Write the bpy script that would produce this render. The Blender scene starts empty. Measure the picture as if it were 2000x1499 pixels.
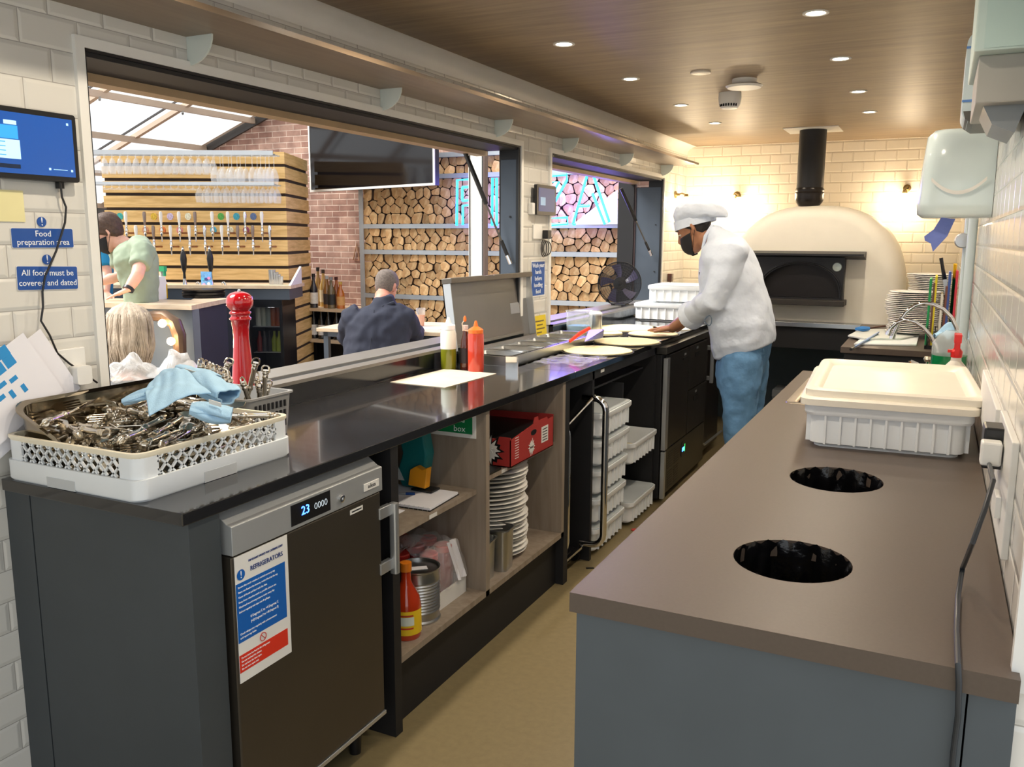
import bpy, bmesh, math, random
from mathutils import Vector, Matrix, Euler
from mathutils.geometry import intersect_line_plane
random.seed(7)
PI = math.pi
SC = bpy.context.scene
COL = SC.collection

# ---------------- camera, world, exposure ----------------
F, CX, CY, HC = 1678.0, 1000.0, 749.5, 1.6
def _cr(x, y): return Vector((x - CX, -(y - CY), -F)).normalized()
_Y = _cr(1835, 470); _X = -_cr(-2470, 452)
_X = (_X - _Y * _X.dot(_Y)).normalized(); _Z = _X.cross(_Y)
RW = Matrix((_X, _Y, _Z))                      # camera -> world rotation
CAMP = Vector((0, 0, HC))
camd = bpy.data.cameras.new('camera'); cam = bpy.data.objects.new('camera', camd); COL.objects.link(cam)
camd.sensor_fit = 'HORIZONTAL'; camd.sensor_width = 36.0; camd.lens = 36.0 * F / 2000.0; camd.clip_start = 0.02; camd.clip_end = 200
cam.matrix_world = Matrix.Translation(CAMP) @ RW.to_4x4()
SC.camera = cam
SC.view_settings.view_transform = 'Standard'; SC.view_settings.look = 'None'
SC.view_settings.gamma = 1; SC.view_settings.use_curve_mapping = False
SC.view_settings.exposure = 0.26
wd = bpy.data.worlds.new('overcast'); SC.world = wd; wd.use_nodes = True
_bg = wd.node_tree.nodes['Background']; _bg.inputs[0].default_value = (0.93, 0.97, 1.0, 1); _bg.inputs[1].default_value = 1.2
sund = bpy.data.lights.new('hazy_sun', 'SUN'); sund.energy = 7.5; sund.angle = math.radians(35); sund.color = (1, .97, .92)
sun = bpy.data.objects.new('hazy_sun', sund); COL.objects.link(sun); sun.rotation_euler = Vector((-.60, -.35, .80)).to_track_quat('Z', 'Y').to_euler()

def area(name, loc, rot, sx, sy, power, color=(1, 1, 1)):
    l = bpy.data.lights.new(name, 'AREA'); l.shape = 'RECTANGLE'; l.size = sx; l.size_y = sy; l.energy = power; l.color = color
    o = bpy.data.objects.new(name, l); o.location = loc; o.rotation_euler = rot; COL.objects.link(o); return o

# ---------------- geometry helpers ----------------
AX = {'x': 0, 'y': 1, 'z': 2}
def at(px, py, ax, val):
    """world point where the sight line of photo pixel (px,py) meets the plane ax = val"""
    d = RW @ _cr(px, py); i = AX[ax]; return CAMP + d * ((val - CAMP[i]) / d[i])
def cw(px, py, D):
    return CAMP + RW @ Vector(((px - CX) / F * D, -(py - CY) / F * D, -D))

MW = {}      # name -> world matrix kept by hand (no depsgraph needed)
KIDS = {}
class MB:
    def __init__(s): s.v = []; s.f = []; s.m = []; s.mi = 0
    def add(s, vs, fs, M=None):
        b = len(s.v)
        s.v += [(M @ Vector(v)) if M is not None else Vector(v) for v in vs]
        s.f += [[b + i for i in f] for f in fs]; s.m += [s.mi] * len(fs)
        return s
    def box(s, x0, x1, y0, y1, z0, z1, M=None):
        vs = [(x, y, z) for x in (x0, x1) for y in (y0, y1) for z in (z0, z1)]
        return s.add(vs, [(0, 1, 3, 2), (4, 6, 7, 5), (0, 4, 5, 1), (2, 3, 7, 6), (0, 2, 6, 4), (1, 5, 7, 3)], M)
    def rings(s, rs, cap=True, closed=False):
        n = len(rs[0]); b = len(s.v); k = len(rs)
        for r in rs: s.v += [Vector(p) for p in r]
        for i in range(k if closed else k - 1):
            for j in range(n):
                a, c = b + i * n, b + ((i + 1) % k) * n
                s.f.append([a + j, a + (j + 1) % n, c + (j + 1) % n, c + j]); s.m.append(s.mi)
        if cap and not closed:
            s.f.append([b + j for j in range(n)][::-1]); s.f.append([b + (k - 1) * n + j for j in range(n)]); s.m += [s.mi] * 2
        return s
    def tube(s, pts, r, n=8, cap=True, closed=False):
        pts = [Vector(p) for p in pts]; k = len(pts)
        rr = r if isinstance(r, (list, tuple)) else [r] * k
        rs = []; up = None
        for i, p in enumerate(pts):
            a = pts[(i - 1) % k] if (i or closed) else p; c = pts[(i + 1) % k] if (i < k - 1 or closed) else p
            t = (c - a).normalized()
            if up is None: up = t.orthogonal().normalized()
            up = (up - t * up.dot(t))
            up = up.normalized() if up.length > 1e-6 else t.orthogonal().normalized()
            w = t.cross(up)
            q = rr[i] if isinstance(rr[i], (list, tuple)) else (rr[i], rr[i])
            rs.append([p + up * (math.cos(2 * PI * j / n) * q[0]) + w * (math.sin(2 * PI * j / n) * q[1]) for j in range(n)])
        return s.rings(rs, cap, closed)
    def cyl(s, x, y, z0, z1, r0, r1=None, n=20, M=None):
        r1 = r0 if r1 is None else r1
        return s.lathe([(r0, z0), (r1, z1)], x, y, n, M)
    def lathe(s, prof, x=0, y=0, n=20, M=None, cap=True):
        rs = []
        for r, z in prof:
            ring = [Vector((x + r * math.cos(2 * PI * j / n), y + r * math.sin(2 * PI * j / n), z)) for j in range(n)]
            rs.append([M @ p for p in ring] if M is not None else ring)
        return s.rings(rs, cap)
    def prism(s, poly, ax, a, b, M=None):
        """poly: 2D points in the two other axes (order xy / xz / yz); extruded along ax from a to b"""
        def mk(u, v, w): return {'x': (w, u, v), 'y': (u, w, v), 'z': (u, v, w)}[ax]
        n = len(poly)
        vs = [mk(u, v, a) for u, v in poly] + [mk(u, v, b) for u, v in poly]
        fs = [list(range(n))[::-1], list(range(n, 2 * n))] + [[i, (i + 1) % n, n + (i + 1) % n, n + i] for i in range(n)]
        return s.add(vs, fs, M)
    def grid(s, fn, nu, nv):
        b = len(s.v)
        for i in range(nu + 1):
            for j in range(nv + 1): s.v.append(Vector(fn(i / nu, j / nv)))
        for i in range(nu):
            for j in range(nv):
                a = b + i * (nv + 1) + j
                s.f.append([a, a + nv + 1, a + nv + 2, a + 1]); s.m.append(s.mi)
        return s
    def xf(s, M):
        s.v = [M @ v for v in s.v]; return s
    def build(s, name, mats, parent=None, local=False, bev=0, smooth=35, solid=0, seg=2):
        me = bpy.data.meshes.new(name)
        o = bpy.data.objects.new(name, me)
        vs = s.v
        if parent is None:
            xs = [v.x for v in vs]; ys = [v.y for v in vs]; zs = [v.z for v in vs]
            loc = Vector(((min(xs) + max(xs)) / 2, (min(ys) + max(ys)) / 2, min(zs)))
            if not local:
                vs = [v - loc for v in vs]; o.location = loc
            MW[o.name] = Matrix.Translation(o.location)
        else:
            pm = MW[parent.name]
            if not local:
                inv = pm.inverted(); vs = [inv @ v for v in vs]
            o.parent = parent; MW[o.name] = pm.copy(); KIDS.setdefault(parent.name, []).append(o)
        me.from_pydata([tuple(v) for v in vs], [], s.f)
        bm = bmesh.new(); bm.from_mesh(me)
        bmesh.ops.recalc_face_normals(bm, faces=bm.faces)
        if bev:
            es = [e for e in bm.edges if len(e.link_faces) == 2 and e.calc_face_angle(0) > 0.6]
            try: bmesh.ops.bevel(bm, geom=es, offset=bev, segments=seg, profile=0.5, affect='EDGES', clamp_overlap=True)
            except Exception: pass
        bm.to_mesh(me); bm.free()
        for m in (mats if isinstance(mats, (list, tuple)) else [mats]): me.materials.append(m)
        if not bev and any(s.m):
            me.polygons.foreach_set('material_index', s.m)
        if smooth:
            me.shade_smooth(); me.set_sharp_from_angle(angle=math.radians(15 if bev else smooth))
        if solid:
            md = o.modifiers.new('thickness', 'SOLIDIFY'); md.thickness = solid; md.offset = 0
        COL.objects.link(o)
        return o

def tag(o, label=None, cat=None, group=None, kind=None):
    if label: o['label'] = label
    if cat: o['category'] = cat
    if group: o['group'] = group
    if kind: o['kind'] = kind
    return o
def thing(name, loc, label, cat, group=None, rz=0):
    o = bpy.data.objects.new(name, None); o.empty_display_size = 0.05; COL.objects.link(o)
    o.location = loc; o.rotation_euler = (0, 0, rz)
    MW[o.name] = Matrix.Translation(Vector(loc)) @ Matrix.Rotation(rz, 4, 'Z')
    return tag(o, label, cat, group)
def copy_tree(o, loc=None, rot=None, label=None, parent=None, scale=None, group=None):
    c = o.copy(); COL.objects.link(c)
    if loc is not None: c.location = loc
    if rot is not None: c.rotation_euler = rot
    if scale is not None: c.scale = scale
    if label: c['label'] = label
    if group: c['group'] = group
    if parent is not None: c.parent = parent
    for k in KIDS.get(o.name, []): KIDS.setdefault(c.name, []).append(copy_tree(k, parent=c))
    MW[c.name] = c.matrix_basis.copy()
    return c
def struct(o): o['kind'] = 'structure'; return o
def arc(c, r, a0, a1, n, plane='xz'):
    out = []
    for i in range(n + 1):
        a = math.radians(a0 + (a1 - a0) * i / n); u, v = r * math.cos(a), r * math.sin(a)
        out.append(Vector(c) + Vector({'xz': (u, 0, v), 'yz': (0, u, v), 'xy': (u, v, 0)}[plane]))
    return out
def rrect(x0, x1, y0, y1, r, n=4):
    P = []
    for cx, cy, a in ((x1 - r, y1 - r, 0), (x0 + r, y1 - r, 90), (x0 + r, y0 + r, 180), (x1 - r, y0 + r, 270)):
        for i in range(n + 1):
            t = math.radians(a + 90 * i / n); P.append((cx + r * math.cos(t), cy + r * math.sin(t)))
    return P
def text(s, size, mat, parent, M, name='lettering', ext=0.0006, align='CENTER', sx=1.0):
    """lettering as a thin mesh; M maps the text's own xy plane to the world"""
    cu = bpy.data.curves.new(name, 'FONT'); cu.body = s; cu.size = size; cu.extrude = ext; cu.align_x = align; cu.align_y = 'CENTER'; cu.resolution_u = 2
    t = bpy.data.objects.new(name, cu); COL.objects.link(t)
    me = bpy.data.meshes.new_from_object(t.evaluated_get(bpy.context.evaluated_depsgraph_get()))
    bpy.data.objects.remove(t); bpy.data.curves.remove(cu)
    o = bpy.data.objects.new(name, me); COL.objects.link(o)
    T = MW[parent.name].inverted() @ M @ Matrix.Diagonal((sx, 1, 1, 1))
    me.transform(T); me.materials.clear(); me.materials.append(mat)
    o.parent = parent; MW[o.name] = MW[parent.name].copy(); KIDS.setdefault(parent.name, []).append(o)
    return o
def frame(origin, xdir, ydir):
    x = Vector(xdir).normalized(); y = Vector(ydir).normalized(); z = x.cross(y)
    M = Matrix((x, y, z)).transposed().to_4x4(); M.translation = Vector(origin); return M
def bake(o, voxel, smooth_it=6, subd=0, disp=0, dscale=0.1):
    """merge a mesh's shells into one continuous surface"""
    md = o.modifiers.new('r', 'REMESH'); md.mode = 'VOXEL'; md.voxel_size = voxel; md.use_smooth_shade = True
    if smooth_it:
        ms = o.modifiers.new('s', 'SMOOTH'); ms.factor = 0.5; ms.iterations = smooth_it
    if disp:
        tx = bpy.data.textures.new('folds', 'CLOUDS'); tx.noise_scale = dscale; tx.noise_depth = 1
        d = o.modifiers.new('d', 'DISPLACE'); d.texture = tx; d.strength = disp; d.texture_coords = 'LOCAL'; d.mid_level = 0.5
    me = bpy.data.meshes.new_from_object(o.evaluated_get(bpy.context.evaluated_depsgraph_get()))
    o.modifiers.clear(); old = o.data; o.data = me; me.shade_smooth()
    me.name = old.name; return o

# ---------------- materials ----------------
def lin(h):
    if isinstance(h, str):
        h = h.lstrip('#'); c = [int(h[i:i + 2], 16) / 255 for i in (0, 2, 4)]
    else: c = [q / 255 for q in h]
    return tuple([(q / 12.92 if q <= 0.04045 else ((q + 0.055) / 1.055) ** 2.4) for q in c] + [1])
class NT:
    def __init__(s, name):
        s.mat = bpy.data.materials.new(name); s.mat.use_nodes = True; s.t = s.mat.node_tree
        s.p = s.t.nodes['Principled BSDF']; s.out = s.t.nodes['Material Output']
    def n(s, typ, **kw):
        nd = s.t.nodes.new(typ)
        for k, v in kw.items():
            if k.startswith('i_'): nd.inputs[k[2:].replace('_', ' ')].default_value = v
            else: setattr(nd, k, v)
        return nd
    def l(s, a, b): s.t.links.new(a, b)
    def pos(s, scale=(1, 1, 1), rot=(0, 0, 0), obj=False):
        if obj: src = s.n('ShaderNodeTexCoord').outputs['Object']
        else: src = s.n('ShaderNodeNewGeometry').outputs['Position']
        m = s.n('ShaderNodeMapping'); m.inputs['Scale'].default_value = scale; m.inputs['Rotation'].default_value = rot
        s.l(src, m.inputs['Vector']); return m.outputs['Vector']
    def ramp(s, fac, stops):
        r = s.n('ShaderNodeValToRGB'); e = r.color_ramp.elements
        while len(e) < len(stops): e.new(0.5)
        for q, (p, c) in zip(e, stops): q.position = p; q.color = c
        s.l(fac, r.inputs[0]); return r.outputs[0]
    def bump(s, h, strength=0.3, dist=0.01):
        b = s.n('ShaderNodeBump'); b.inputs['Strength'].default_value = strength; b.inputs['Distance'].default_value = dist
        s.l(h, b.inputs['Height']); s.l(b.outputs[0], s.p.inputs['Normal'])
def pm(name, col, rough=0.5, metal=0.0, var=0.06, vs=8.0, bump=0.0, bs=60.0, emis=0, coat=0, bd=.005):
    t = NT(name); c = lin(col); p = t.p
    p.inputs['Roughness'].default_value = rough; p.inputs['Metallic'].default_value = metal
    if var:
        nz = t.n('ShaderNodeTexNoise', i_Scale=vs, i_Detail=3.0); t.l(t.pos(obj=True), nz.inputs['Vector'])
        lo = tuple([q * (1 - var) for q in c[:3]] + [1]); hi = tuple([min(1, q * (1 + var)) for q in c[:3]] + [1])
        t.l(t.ramp(nz.outputs['Fac'], [(0.3, lo), (0.7, hi)]), p.inputs['Base Color'])
    else: p.inputs['Base Color'].default_value = c
    if bump:
        nb = t.n('ShaderNodeTexNoise', i_Scale=bs, i_Detail=4.0); t.l(t.pos(obj=True), nb.inputs['Vector']); t.bump(nb.outputs['Fac'], bump, bd)
    if emis: p.inputs['Emission Color'].default_value = c; p.inputs['Emission Strength'].default_value = emis
    if coat: p.inputs['Coat Weight'].default_value = coat
    return t.mat
def tile_mat(name, ax, col, grout, bw=0.167, bh=0.0833, rough=0.12, shift=(0, 0)):
    t = NT(name)
    g = t.n('ShaderNodeNewGeometry'); sp = t.n('ShaderNodeSeparateXYZ'); cb = t.n('ShaderNodeCombineXYZ')
    t.l(g.outputs['Position'], sp.inputs[0]); t.l(sp.outputs[{'x': 'Y', 'y': 'X'}[ax]], cb.inputs[0]); t.l(sp.outputs['Z'], cb.inputs[1])
    mp = t.n('ShaderNodeMapping'); mp.inputs['Location'].default_value = (shift[0], shift[1], 0); t.l(cb.outputs[0], mp.inputs['Vector'])
    def brick(mortar, smooth):
        b = t.n('ShaderNodeTexBrick', offset=0.5); b.inputs['Scale'].default_value = 1; b.inputs['Mortar Size'].default_value = mortar
        b.inputs['Mortar Smooth'].default_value = smooth; b.inputs['Brick Width'].default_value = bw; b.inputs['Row Height'].default_value = bh
        b.inputs['Bias'].default_value = -1
        t.l(mp.outputs[0], b.inputs['Vector']); return b
    b = brick(0.0013, 0.2); b.inputs['Color1'].default_value = lin(col); b.inputs['Color2'].default_value = lin(col); b.inputs['Mortar'].default_value = lin(grout)
    t.l(b.outputs['Color'], t.p.inputs['Base Color']); t.p.inputs['Roughness'].default_value = rough
    b2 = brick(0.011, 1.0)
    iv = t.n('ShaderNodeMath', operation='SUBTRACT'); iv.inputs[0].default_value = 1; t.l(b2.outputs['Fac'], iv.inputs[1])
    t.bump(iv.outputs[0], 0.45, 0.006); return t.mat
def brick_mat(name):
    t = NT(name)
    g = t.n('ShaderNodeNewGeometry'); sp = t.n('ShaderNodeSeparateXYZ'); cb = t.n('ShaderNodeCombineXYZ')
    t.l(g.outputs['Position'], sp.inputs[0]); t.l(sp.outputs['X'], cb.inputs[0]); t.l(sp.outputs['Z'], cb.inputs[1])
    b = t.n('ShaderNodeTexBrick', offset=0.5); b.inputs['Scale'].default_value = 1; b.inputs['Mortar Size'].default_value = 0.006
    b.inputs['Mortar Smooth'].default_value = 0.4; b.inputs['Brick Width'].default_value = 0.2; b.inputs['Row Height'].default_value = 0.063; b.inputs['Bias'].default_value = 0.1
    b.inputs['Color1'].default_value = lin('c9a491'); b.inputs['Color2'].default_value = lin('a67c6c'); b.inputs['Mortar'].default_value = lin('e3c8b6')
    t.l(cb.outputs[0], b.inputs['Vector'])
    nz = t.n('ShaderNodeTexNoise', i_Scale=9.0, i_Detail=5.0); t.l(g.outputs['Position'], nz.inputs['Vector'])
    mx = t.n('ShaderNodeMix', data_type='RGBA', blend_type='MULTIPLY'); mx.inputs['Factor'].default_value = 0.8
    t.l(b.outputs['Color'], mx.inputs['A']); t.l(t.ramp(nz.outputs['Fac'], [(0.3, (0.55, 0.5, 0.5, 1)), (0.65, (1, 1, 1, 1))]), mx.inputs['B'])
    t.l(mx.outputs['Result'], t.p.inputs['Base Color']); t.p.inputs['Roughness'].default_value = 0.8
    iv = t.n('ShaderNodeMath', operation='SUBTRACT'); iv.inputs[0].default_value = 1; t.l(b.outputs['Fac'], iv.inputs[1]); t.bump(iv.outputs[0], 0.5, 0.008)
    return t.mat
def wood_mat(name, dark, light, scale=(1, 1, 1), rough=0.5, ns=3.0, obj=False, rnd=0.0, detail=6.0, coat=0):
    t = NT(name); v = t.pos(scale, obj=obj)
    n1 = t.n('ShaderNodeTexNoise', i_Scale=ns, i_Detail=detail, i_Distortion=0.6); t.l(v, n1.inputs['Vector'])
    col = t.ramp(n1.outputs['Fac'], [(0.3, lin(dark)), (0.7, lin(light))])
    if rnd:
        oi = t.n('ShaderNodeObjectInfo'); hs = t.n('ShaderNodeHueSaturation')
        mr = t.n('ShaderNodeMapRange'); mr.inputs['To Min'].default_value = 1 - rnd; mr.inputs['To Max'].default_value = 1 + rnd
        t.l(oi.outputs['Random'], mr.inputs['Value']); t.l(mr.outputs[0], hs.inputs['Value']); t.l(col, hs.inputs['Color']); col = hs.outputs[0]
    t.l(col, t.p.inputs['Base Color']); t.p.inputs['Roughness'].default_value = rough
    if coat: t.p.inputs['Coat Weight'].default_value = coat; t.p.inputs['Coat Roughness'].default_value = 0.25
    t.bump(n1.outputs['Fac'], 0.08, 0.003); return t.mat
def film_mat(name, col, alpha, rough=0.15, wr=0.6, ws=25):
    """thin clear film or pane: see-through with a glossy skin"""
    t = NT(name); nb = t.n('ShaderNodeTexNoise', i_Scale=float(ws), i_Detail=4.0, i_Distortion=1.5); t.l(t.pos(obj=True), nb.inputs['Vector'])
    t.p.inputs['Base Color'].default_value = lin(col); t.p.inputs['Roughness'].default_value = rough
    if wr: t.bump(nb.outputs['Fac'], wr, 0.02)
    tr = t.n('ShaderNodeBsdfTransparent'); mx = t.n('ShaderNodeMixShader'); mx.inputs[0].default_value = alpha
    t.l(tr.outputs[0], mx.inputs[1]); t.l(t.p.outputs[0], mx.inputs[2]); t.l(mx.outputs[0], t.out.inputs['Surface']); return t.mat

M = {}
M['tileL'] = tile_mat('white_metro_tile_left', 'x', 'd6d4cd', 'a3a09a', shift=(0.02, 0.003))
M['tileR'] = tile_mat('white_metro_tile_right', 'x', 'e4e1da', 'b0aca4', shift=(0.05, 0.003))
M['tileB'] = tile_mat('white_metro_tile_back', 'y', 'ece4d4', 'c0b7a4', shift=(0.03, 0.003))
M['brick'] = brick_mat('old_brick')
M['ceil'] = wood_mat('brown_wood_laminate', '84735f', '9f8b70', (1.2, 14, 14), 0.46, 2.2)
M['shelfwood'] = wood_mat('dark_pelmet_laminate', '71604e', '82705c', (14, 1.2, 14), 0.35, 2.2)
M['pallet'] = wood_mat('pale_pallet_board', 'cfa766', 'efcb8c', (2, 2, 20), 0.6, 2.0)
M['ash'] = wood_mat('pale_ash_top', 'cbb292', 'e0ccb0', (3, 12, 12), 0.4, 2.0)
M['greyoak'] = wood_mat('grey_oak_board', '87796a', '9c8f80', (16, 16, 1.5), 0.5, 2.0)
M['floor'] = pm('olive_vinyl_floor', '857756', 0.42, 0, 0.08, 40)
M['dfloor'] = wood_mat('dining_floor', '6b5a48', '8a7660', (1, 8, 8), 0.5, 2.0)
M['white'] = pm('white_paint', 'e6e5e0', 0.4, 0, 0.02)
M['whiteplastic'] = pm('white_plastic', 'eef1f2', 0.35, 0, 0.02)
M['cream'] = pm('cream_plastic', 'e8e1d2', 0.35, 0, 0.02)
M['black'] = pm('black_plastic', '131315', 0.35, 0, 0.05)
M['blackm'] = pm('black_matt', '17171a', 0.6, 0, 0.08)
M['graphite'] = pm('graphite_laminate', '3b4145', 0.55, 0, 0.05)
M['bluegrey'] = pm('blue_grey_laminate', '4c545a', 0.5, 0, 0.04)
M['navy'] = pm('navy_laminate', '2b2f3f', 0.55, 0, 0.05)
M['slate'] = pm('slate_steel', '4e5762', 0.4, 0.3, 0.1, 3)
M['steel'] = pm('brushed_steel', 'b9bbbb', 0.28, 1, 0.05)
M['steeld'] = pm('dark_brushed_steel', '67635c', 0.42, 0.85, 0.06, 3)
M['chrome'] = pm('chrome', 'd8d8d8', 0.08, 1, 0)
M['cutlery'] = pm('polished_warm_steel', 'dbd2c2', 0.18, 1, 0.08)
M['alu'] = pm('satin_aluminium', 'c4c7c9', 0.35, 0.8, 0.03)
M['worktop'] = pm('black_gloss_worktop', '1f1f21', 0.11, 0, 0.15, 120, coat=0.3)
M['worktop2'] = pm('brown_stone_worktop', '54483f', 0.40, 0, 0.05, 150)
M['upstand'] = pm('black_gloss_upstand', '14171b', 0.12, 0, 0.05)
M['glassclear'] = film_mat('clear_glass', 'f4f8f8', 0.18, 0.03, 0)
M['pane'] = film_mat('roof_glass', 'ffffff', 0.10, 0.05, 0)
M['bag'] = film_mat('clear_polythene', 'f2f4f6', 0.42, 0.2, 0.9, 14)
M['blackbag'] = pm('black_bin_liner', '0c0c0e', 0.2, 0, 0.2, 20, bump=0.9, bs=30)
M['red'] = pm('glossy_red', 'a81018', 0.12, 0, 0.04, coat=0.6)
M['redp'] = pm('red_plastic', 'c8322a', 0.35, 0, 0.04)
M['orange'] = pm('orange_plastic', 'e8742c', 0.3, 0, 0.03)
M['signblue'] = pm('sign_blue', '1f4f9c', 0.35, 0, 0.02)
M['signtext'] = pm('sign_white', 'f2f4f6', 0.4, 0, 0)
M['cloth'] = pm('pale_blue_cloth', 'a9cfea', 0.95, 0, 0.06, 30, bump=0.3, bs=300)
M['skin1'] = pm('tan_skin', 'ab7757', 0.5, 0, 0.08, 30)
M['skin2'] = pm('fair_skin', 'dca892', 0.5, 0, 0.08, 30)
M['hairb'] = pm('dark_hair', '201a17', 0.6, 0, 0.3, 60, bump=0.5, bs=120)
M['chefwhite'] = pm('chef_white_cotton', 'd3dcea', 0.85, 0, 0.02, 6, bump=0.9, bs=5, bd=.035)
M['denim'] = pm('blue_denim', '5d87ae', 0.9, 0, 0.16, 9, bump=0.8, bs=9, bd=.02)
M['maskblack'] = pm('black_fabric', '19181b', 0.8, 0, 0.05)
M['dough'] = pm('raw_dough', 'f0e2b4', 0.8, 0, 0.05, 20, bump=0.2, bs=40)
M['tray'] = pm('dough_tray_white', 'edf1f4', 0.4, 0, 0.02)
M['plate'] = pm('white_china', 'ebe9e4', 0.15, 0, 0.01)
M['bulb'] = pm('lamp_glow', 'fff2dc', 0.3, 0, 0, emis=14)
M['bulbw'] = pm('warm_bulb_glow', 'ffd79a', 0.3, 0, 0, emis=18)
# ---------------- the setting ----------------
XL, XR, YB, ZC = -2.10, 0.15, 7.86, 2.42
def slab(name, mat, boxes, bev=0):
    b = MB()
    for q in boxes: b.box(*q)
    return struct(b.build(name, mat, bev=bev, smooth=0))
slab('floor', M['floor'], [(XL, 2.2, -2.5, YB, -0.05, 0)])
slab('floor_dining', M['dfloor'], [(-12, XL, -2.5, 9, -0.07, -0.02)])
slab('ceiling', M['ceil'], [(-2.02, XR + .02, -1.2, YB, ZC, ZC + .06)])
slab('wall_back', M['tileB'], [(XL - .25, XR + .2, YB, YB + .12, 0, 2.6)])
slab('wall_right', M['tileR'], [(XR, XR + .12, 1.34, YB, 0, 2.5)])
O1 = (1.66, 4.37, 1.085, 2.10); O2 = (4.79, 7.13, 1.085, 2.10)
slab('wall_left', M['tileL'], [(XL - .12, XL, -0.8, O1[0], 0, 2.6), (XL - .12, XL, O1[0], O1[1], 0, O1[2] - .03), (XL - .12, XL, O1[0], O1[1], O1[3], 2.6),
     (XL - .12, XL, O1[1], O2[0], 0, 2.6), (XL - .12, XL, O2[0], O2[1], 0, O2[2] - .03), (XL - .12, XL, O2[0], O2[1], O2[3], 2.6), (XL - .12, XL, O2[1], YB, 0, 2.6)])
slab('trim_1', M['white'], [(XR - .012, XR + .03, 1.325, 1.345, 0.97, 2.42)])
# curved cove between the tiles and the wooden ceiling
b = MB(); prof = [(XL, 2.35), (XL, 2.42), (-2.02, 2.46), (-2.02, 2.42)]
cv = [(XL + .0 + .085 * (1 - math.cos(a)), 2.345 + .078 * math.sin(a)) for a in [i * PI / 12 for i in range(7)]]
b.prism([(x, z) for x, z in cv] + [(XL + .085, 2.5), (XL, 2.5)], 'y', -0.8, YB)
struct(b.build('trim_2', M['white'], smooth=40))
# white frames and dark linings of the two serving openings
def opening(n, O, left_y):
    y0, y1, z0, z1 = O; f = .028
    slab('trim_%d' % (n + 2), M['white'], [(XL, XL + .012, y0 - f, y0, z0 - .0, z1 + f), (XL, XL + .012, y1, y1 + f, z0, z1 + f), (XL, XL + .012, y0, y1, z1, z1 + f)])
    w = struct(MB().box(XL - .2, XL + .006, y0, y1, z1 - .008, z1).box(XL - .12, XL + .006, y0, y0 + .008, z0, z1).build('window_%d' % n, M['black'], smooth=0))
    MB().box(XL - .20, XL - .004, y0, y1, z1 - .020, z1 - .006).build('header', M['blackm'], w, smooth=0)
    MB().box(XL - .12, XL - .006, y1 - .010, y1 + .002, z0, z1).build('lining', M['black'], w, smooth=0)
    MB().box(XL - .27, XL - .2, y0, y1, z1 - .045, z1 - .012).build('hatch_edge', pm('tan_edge_%d' % n, 'b09674', 0.6), w, smooth=0)
    # sill: grey strip, dark channel, steel strip at the back
    MB().box(XL + .0, XL + .03, y0, y1, 1.0, z0).build('upstand', M['upstand'], w, smooth=0)
    MB().box(XL - .03, XL + .031, y0, y1, z0 - .012, z0 + .001).build('sill_strip', pm('grey_strip_%d' % n, '77736d', 0.3, 0.2), w, smooth=0)
    MB().box(XL - .10, XL - .03, y0, y1, z0 - .03, z0 - .018).box(XL - .055, XL - .045, y0, y1, z0 - .02, z0 - .004).build('track', M['slate'], w, smooth=0)
    MB().box(XL - .25, XL - .10, y0, y1, z0 - .03, z0).build('sill', pm('sill_steel_%d' % n, '8f8d88', 0.3, 0.5), w, bev=.003)
    return w
w1 = opening(1, O1, 0); w2 = opening(2, O2, 0)
# far jamb plates of the openings
for w, y in ((w1, O1[1]), (w2, O2[1])):
    MB().box(XL - (.11 if w is w1 else .225), XL - .012, y - .012, y, 1.085, 2.03).build('jamb_plate', M['slate'], w, bev=.002)
    MB().box(XL - .012, XL + .004, y - .02, y, 1.085, 2.09).build('jamb_edge', M['black'], w, smooth=0)
    for z in (1.72, 1.33):
        MB().lathe([(.006, -.004), (.006, .004)], 0, 0, 10, Matrix.Translation((XL - .05, y - .014, z)) @ Matrix.Rotation(PI / 2, 4, 'X')).build('bolt', M['black'], w)
MB().box(XL - .38, XL - .24, O2[1] - .03, O2[1] + .02, 1.0, 2.1).build('outer_jamb', M['blackm'], w2, smooth=0)
MB().box(XL - .24, XL - .225, O2[1] - .02, O2[1], 1.085, 2.1).build('brown_jamb', pm('brown_jamb', '4a3a3c', 0.5), w2, smooth=0)
# gas struts that hold the hatches up
def strut(a, c, label):
    a, c = Vector(a), Vector(c); t = thing('gas_strut', c, label, 'strut', 'gas struts of the serving hatches')
    m = a.lerp(c, .48); e = a.lerp(c, .93)
    MB().tube([a, m], .013, 10).build('cylinder_tube', M['black'], t)
    MB().tube([m, e], .006, 8).build('rod', M['steeld'], t)
    MB().tube([a.lerp(c, .8), a.lerp(c, .94)], .011, 8).build('sleeve', M['black'], t)
    MB().tube([e, c + (c - a).normalized() * .005], .012, 8).build('end_joint', M['chrome'], t)
strut(at(905, 290, 'x', -2.36), at(997, 514, 'y', 4.34), 'black gas strut in the left serving opening, beside the white post')
strut(at(1213, 368, 'x', -2.36), at(1272, 498, 'y', 7.09), 'black gas strut in the right serving opening, by the neon sign')
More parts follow.
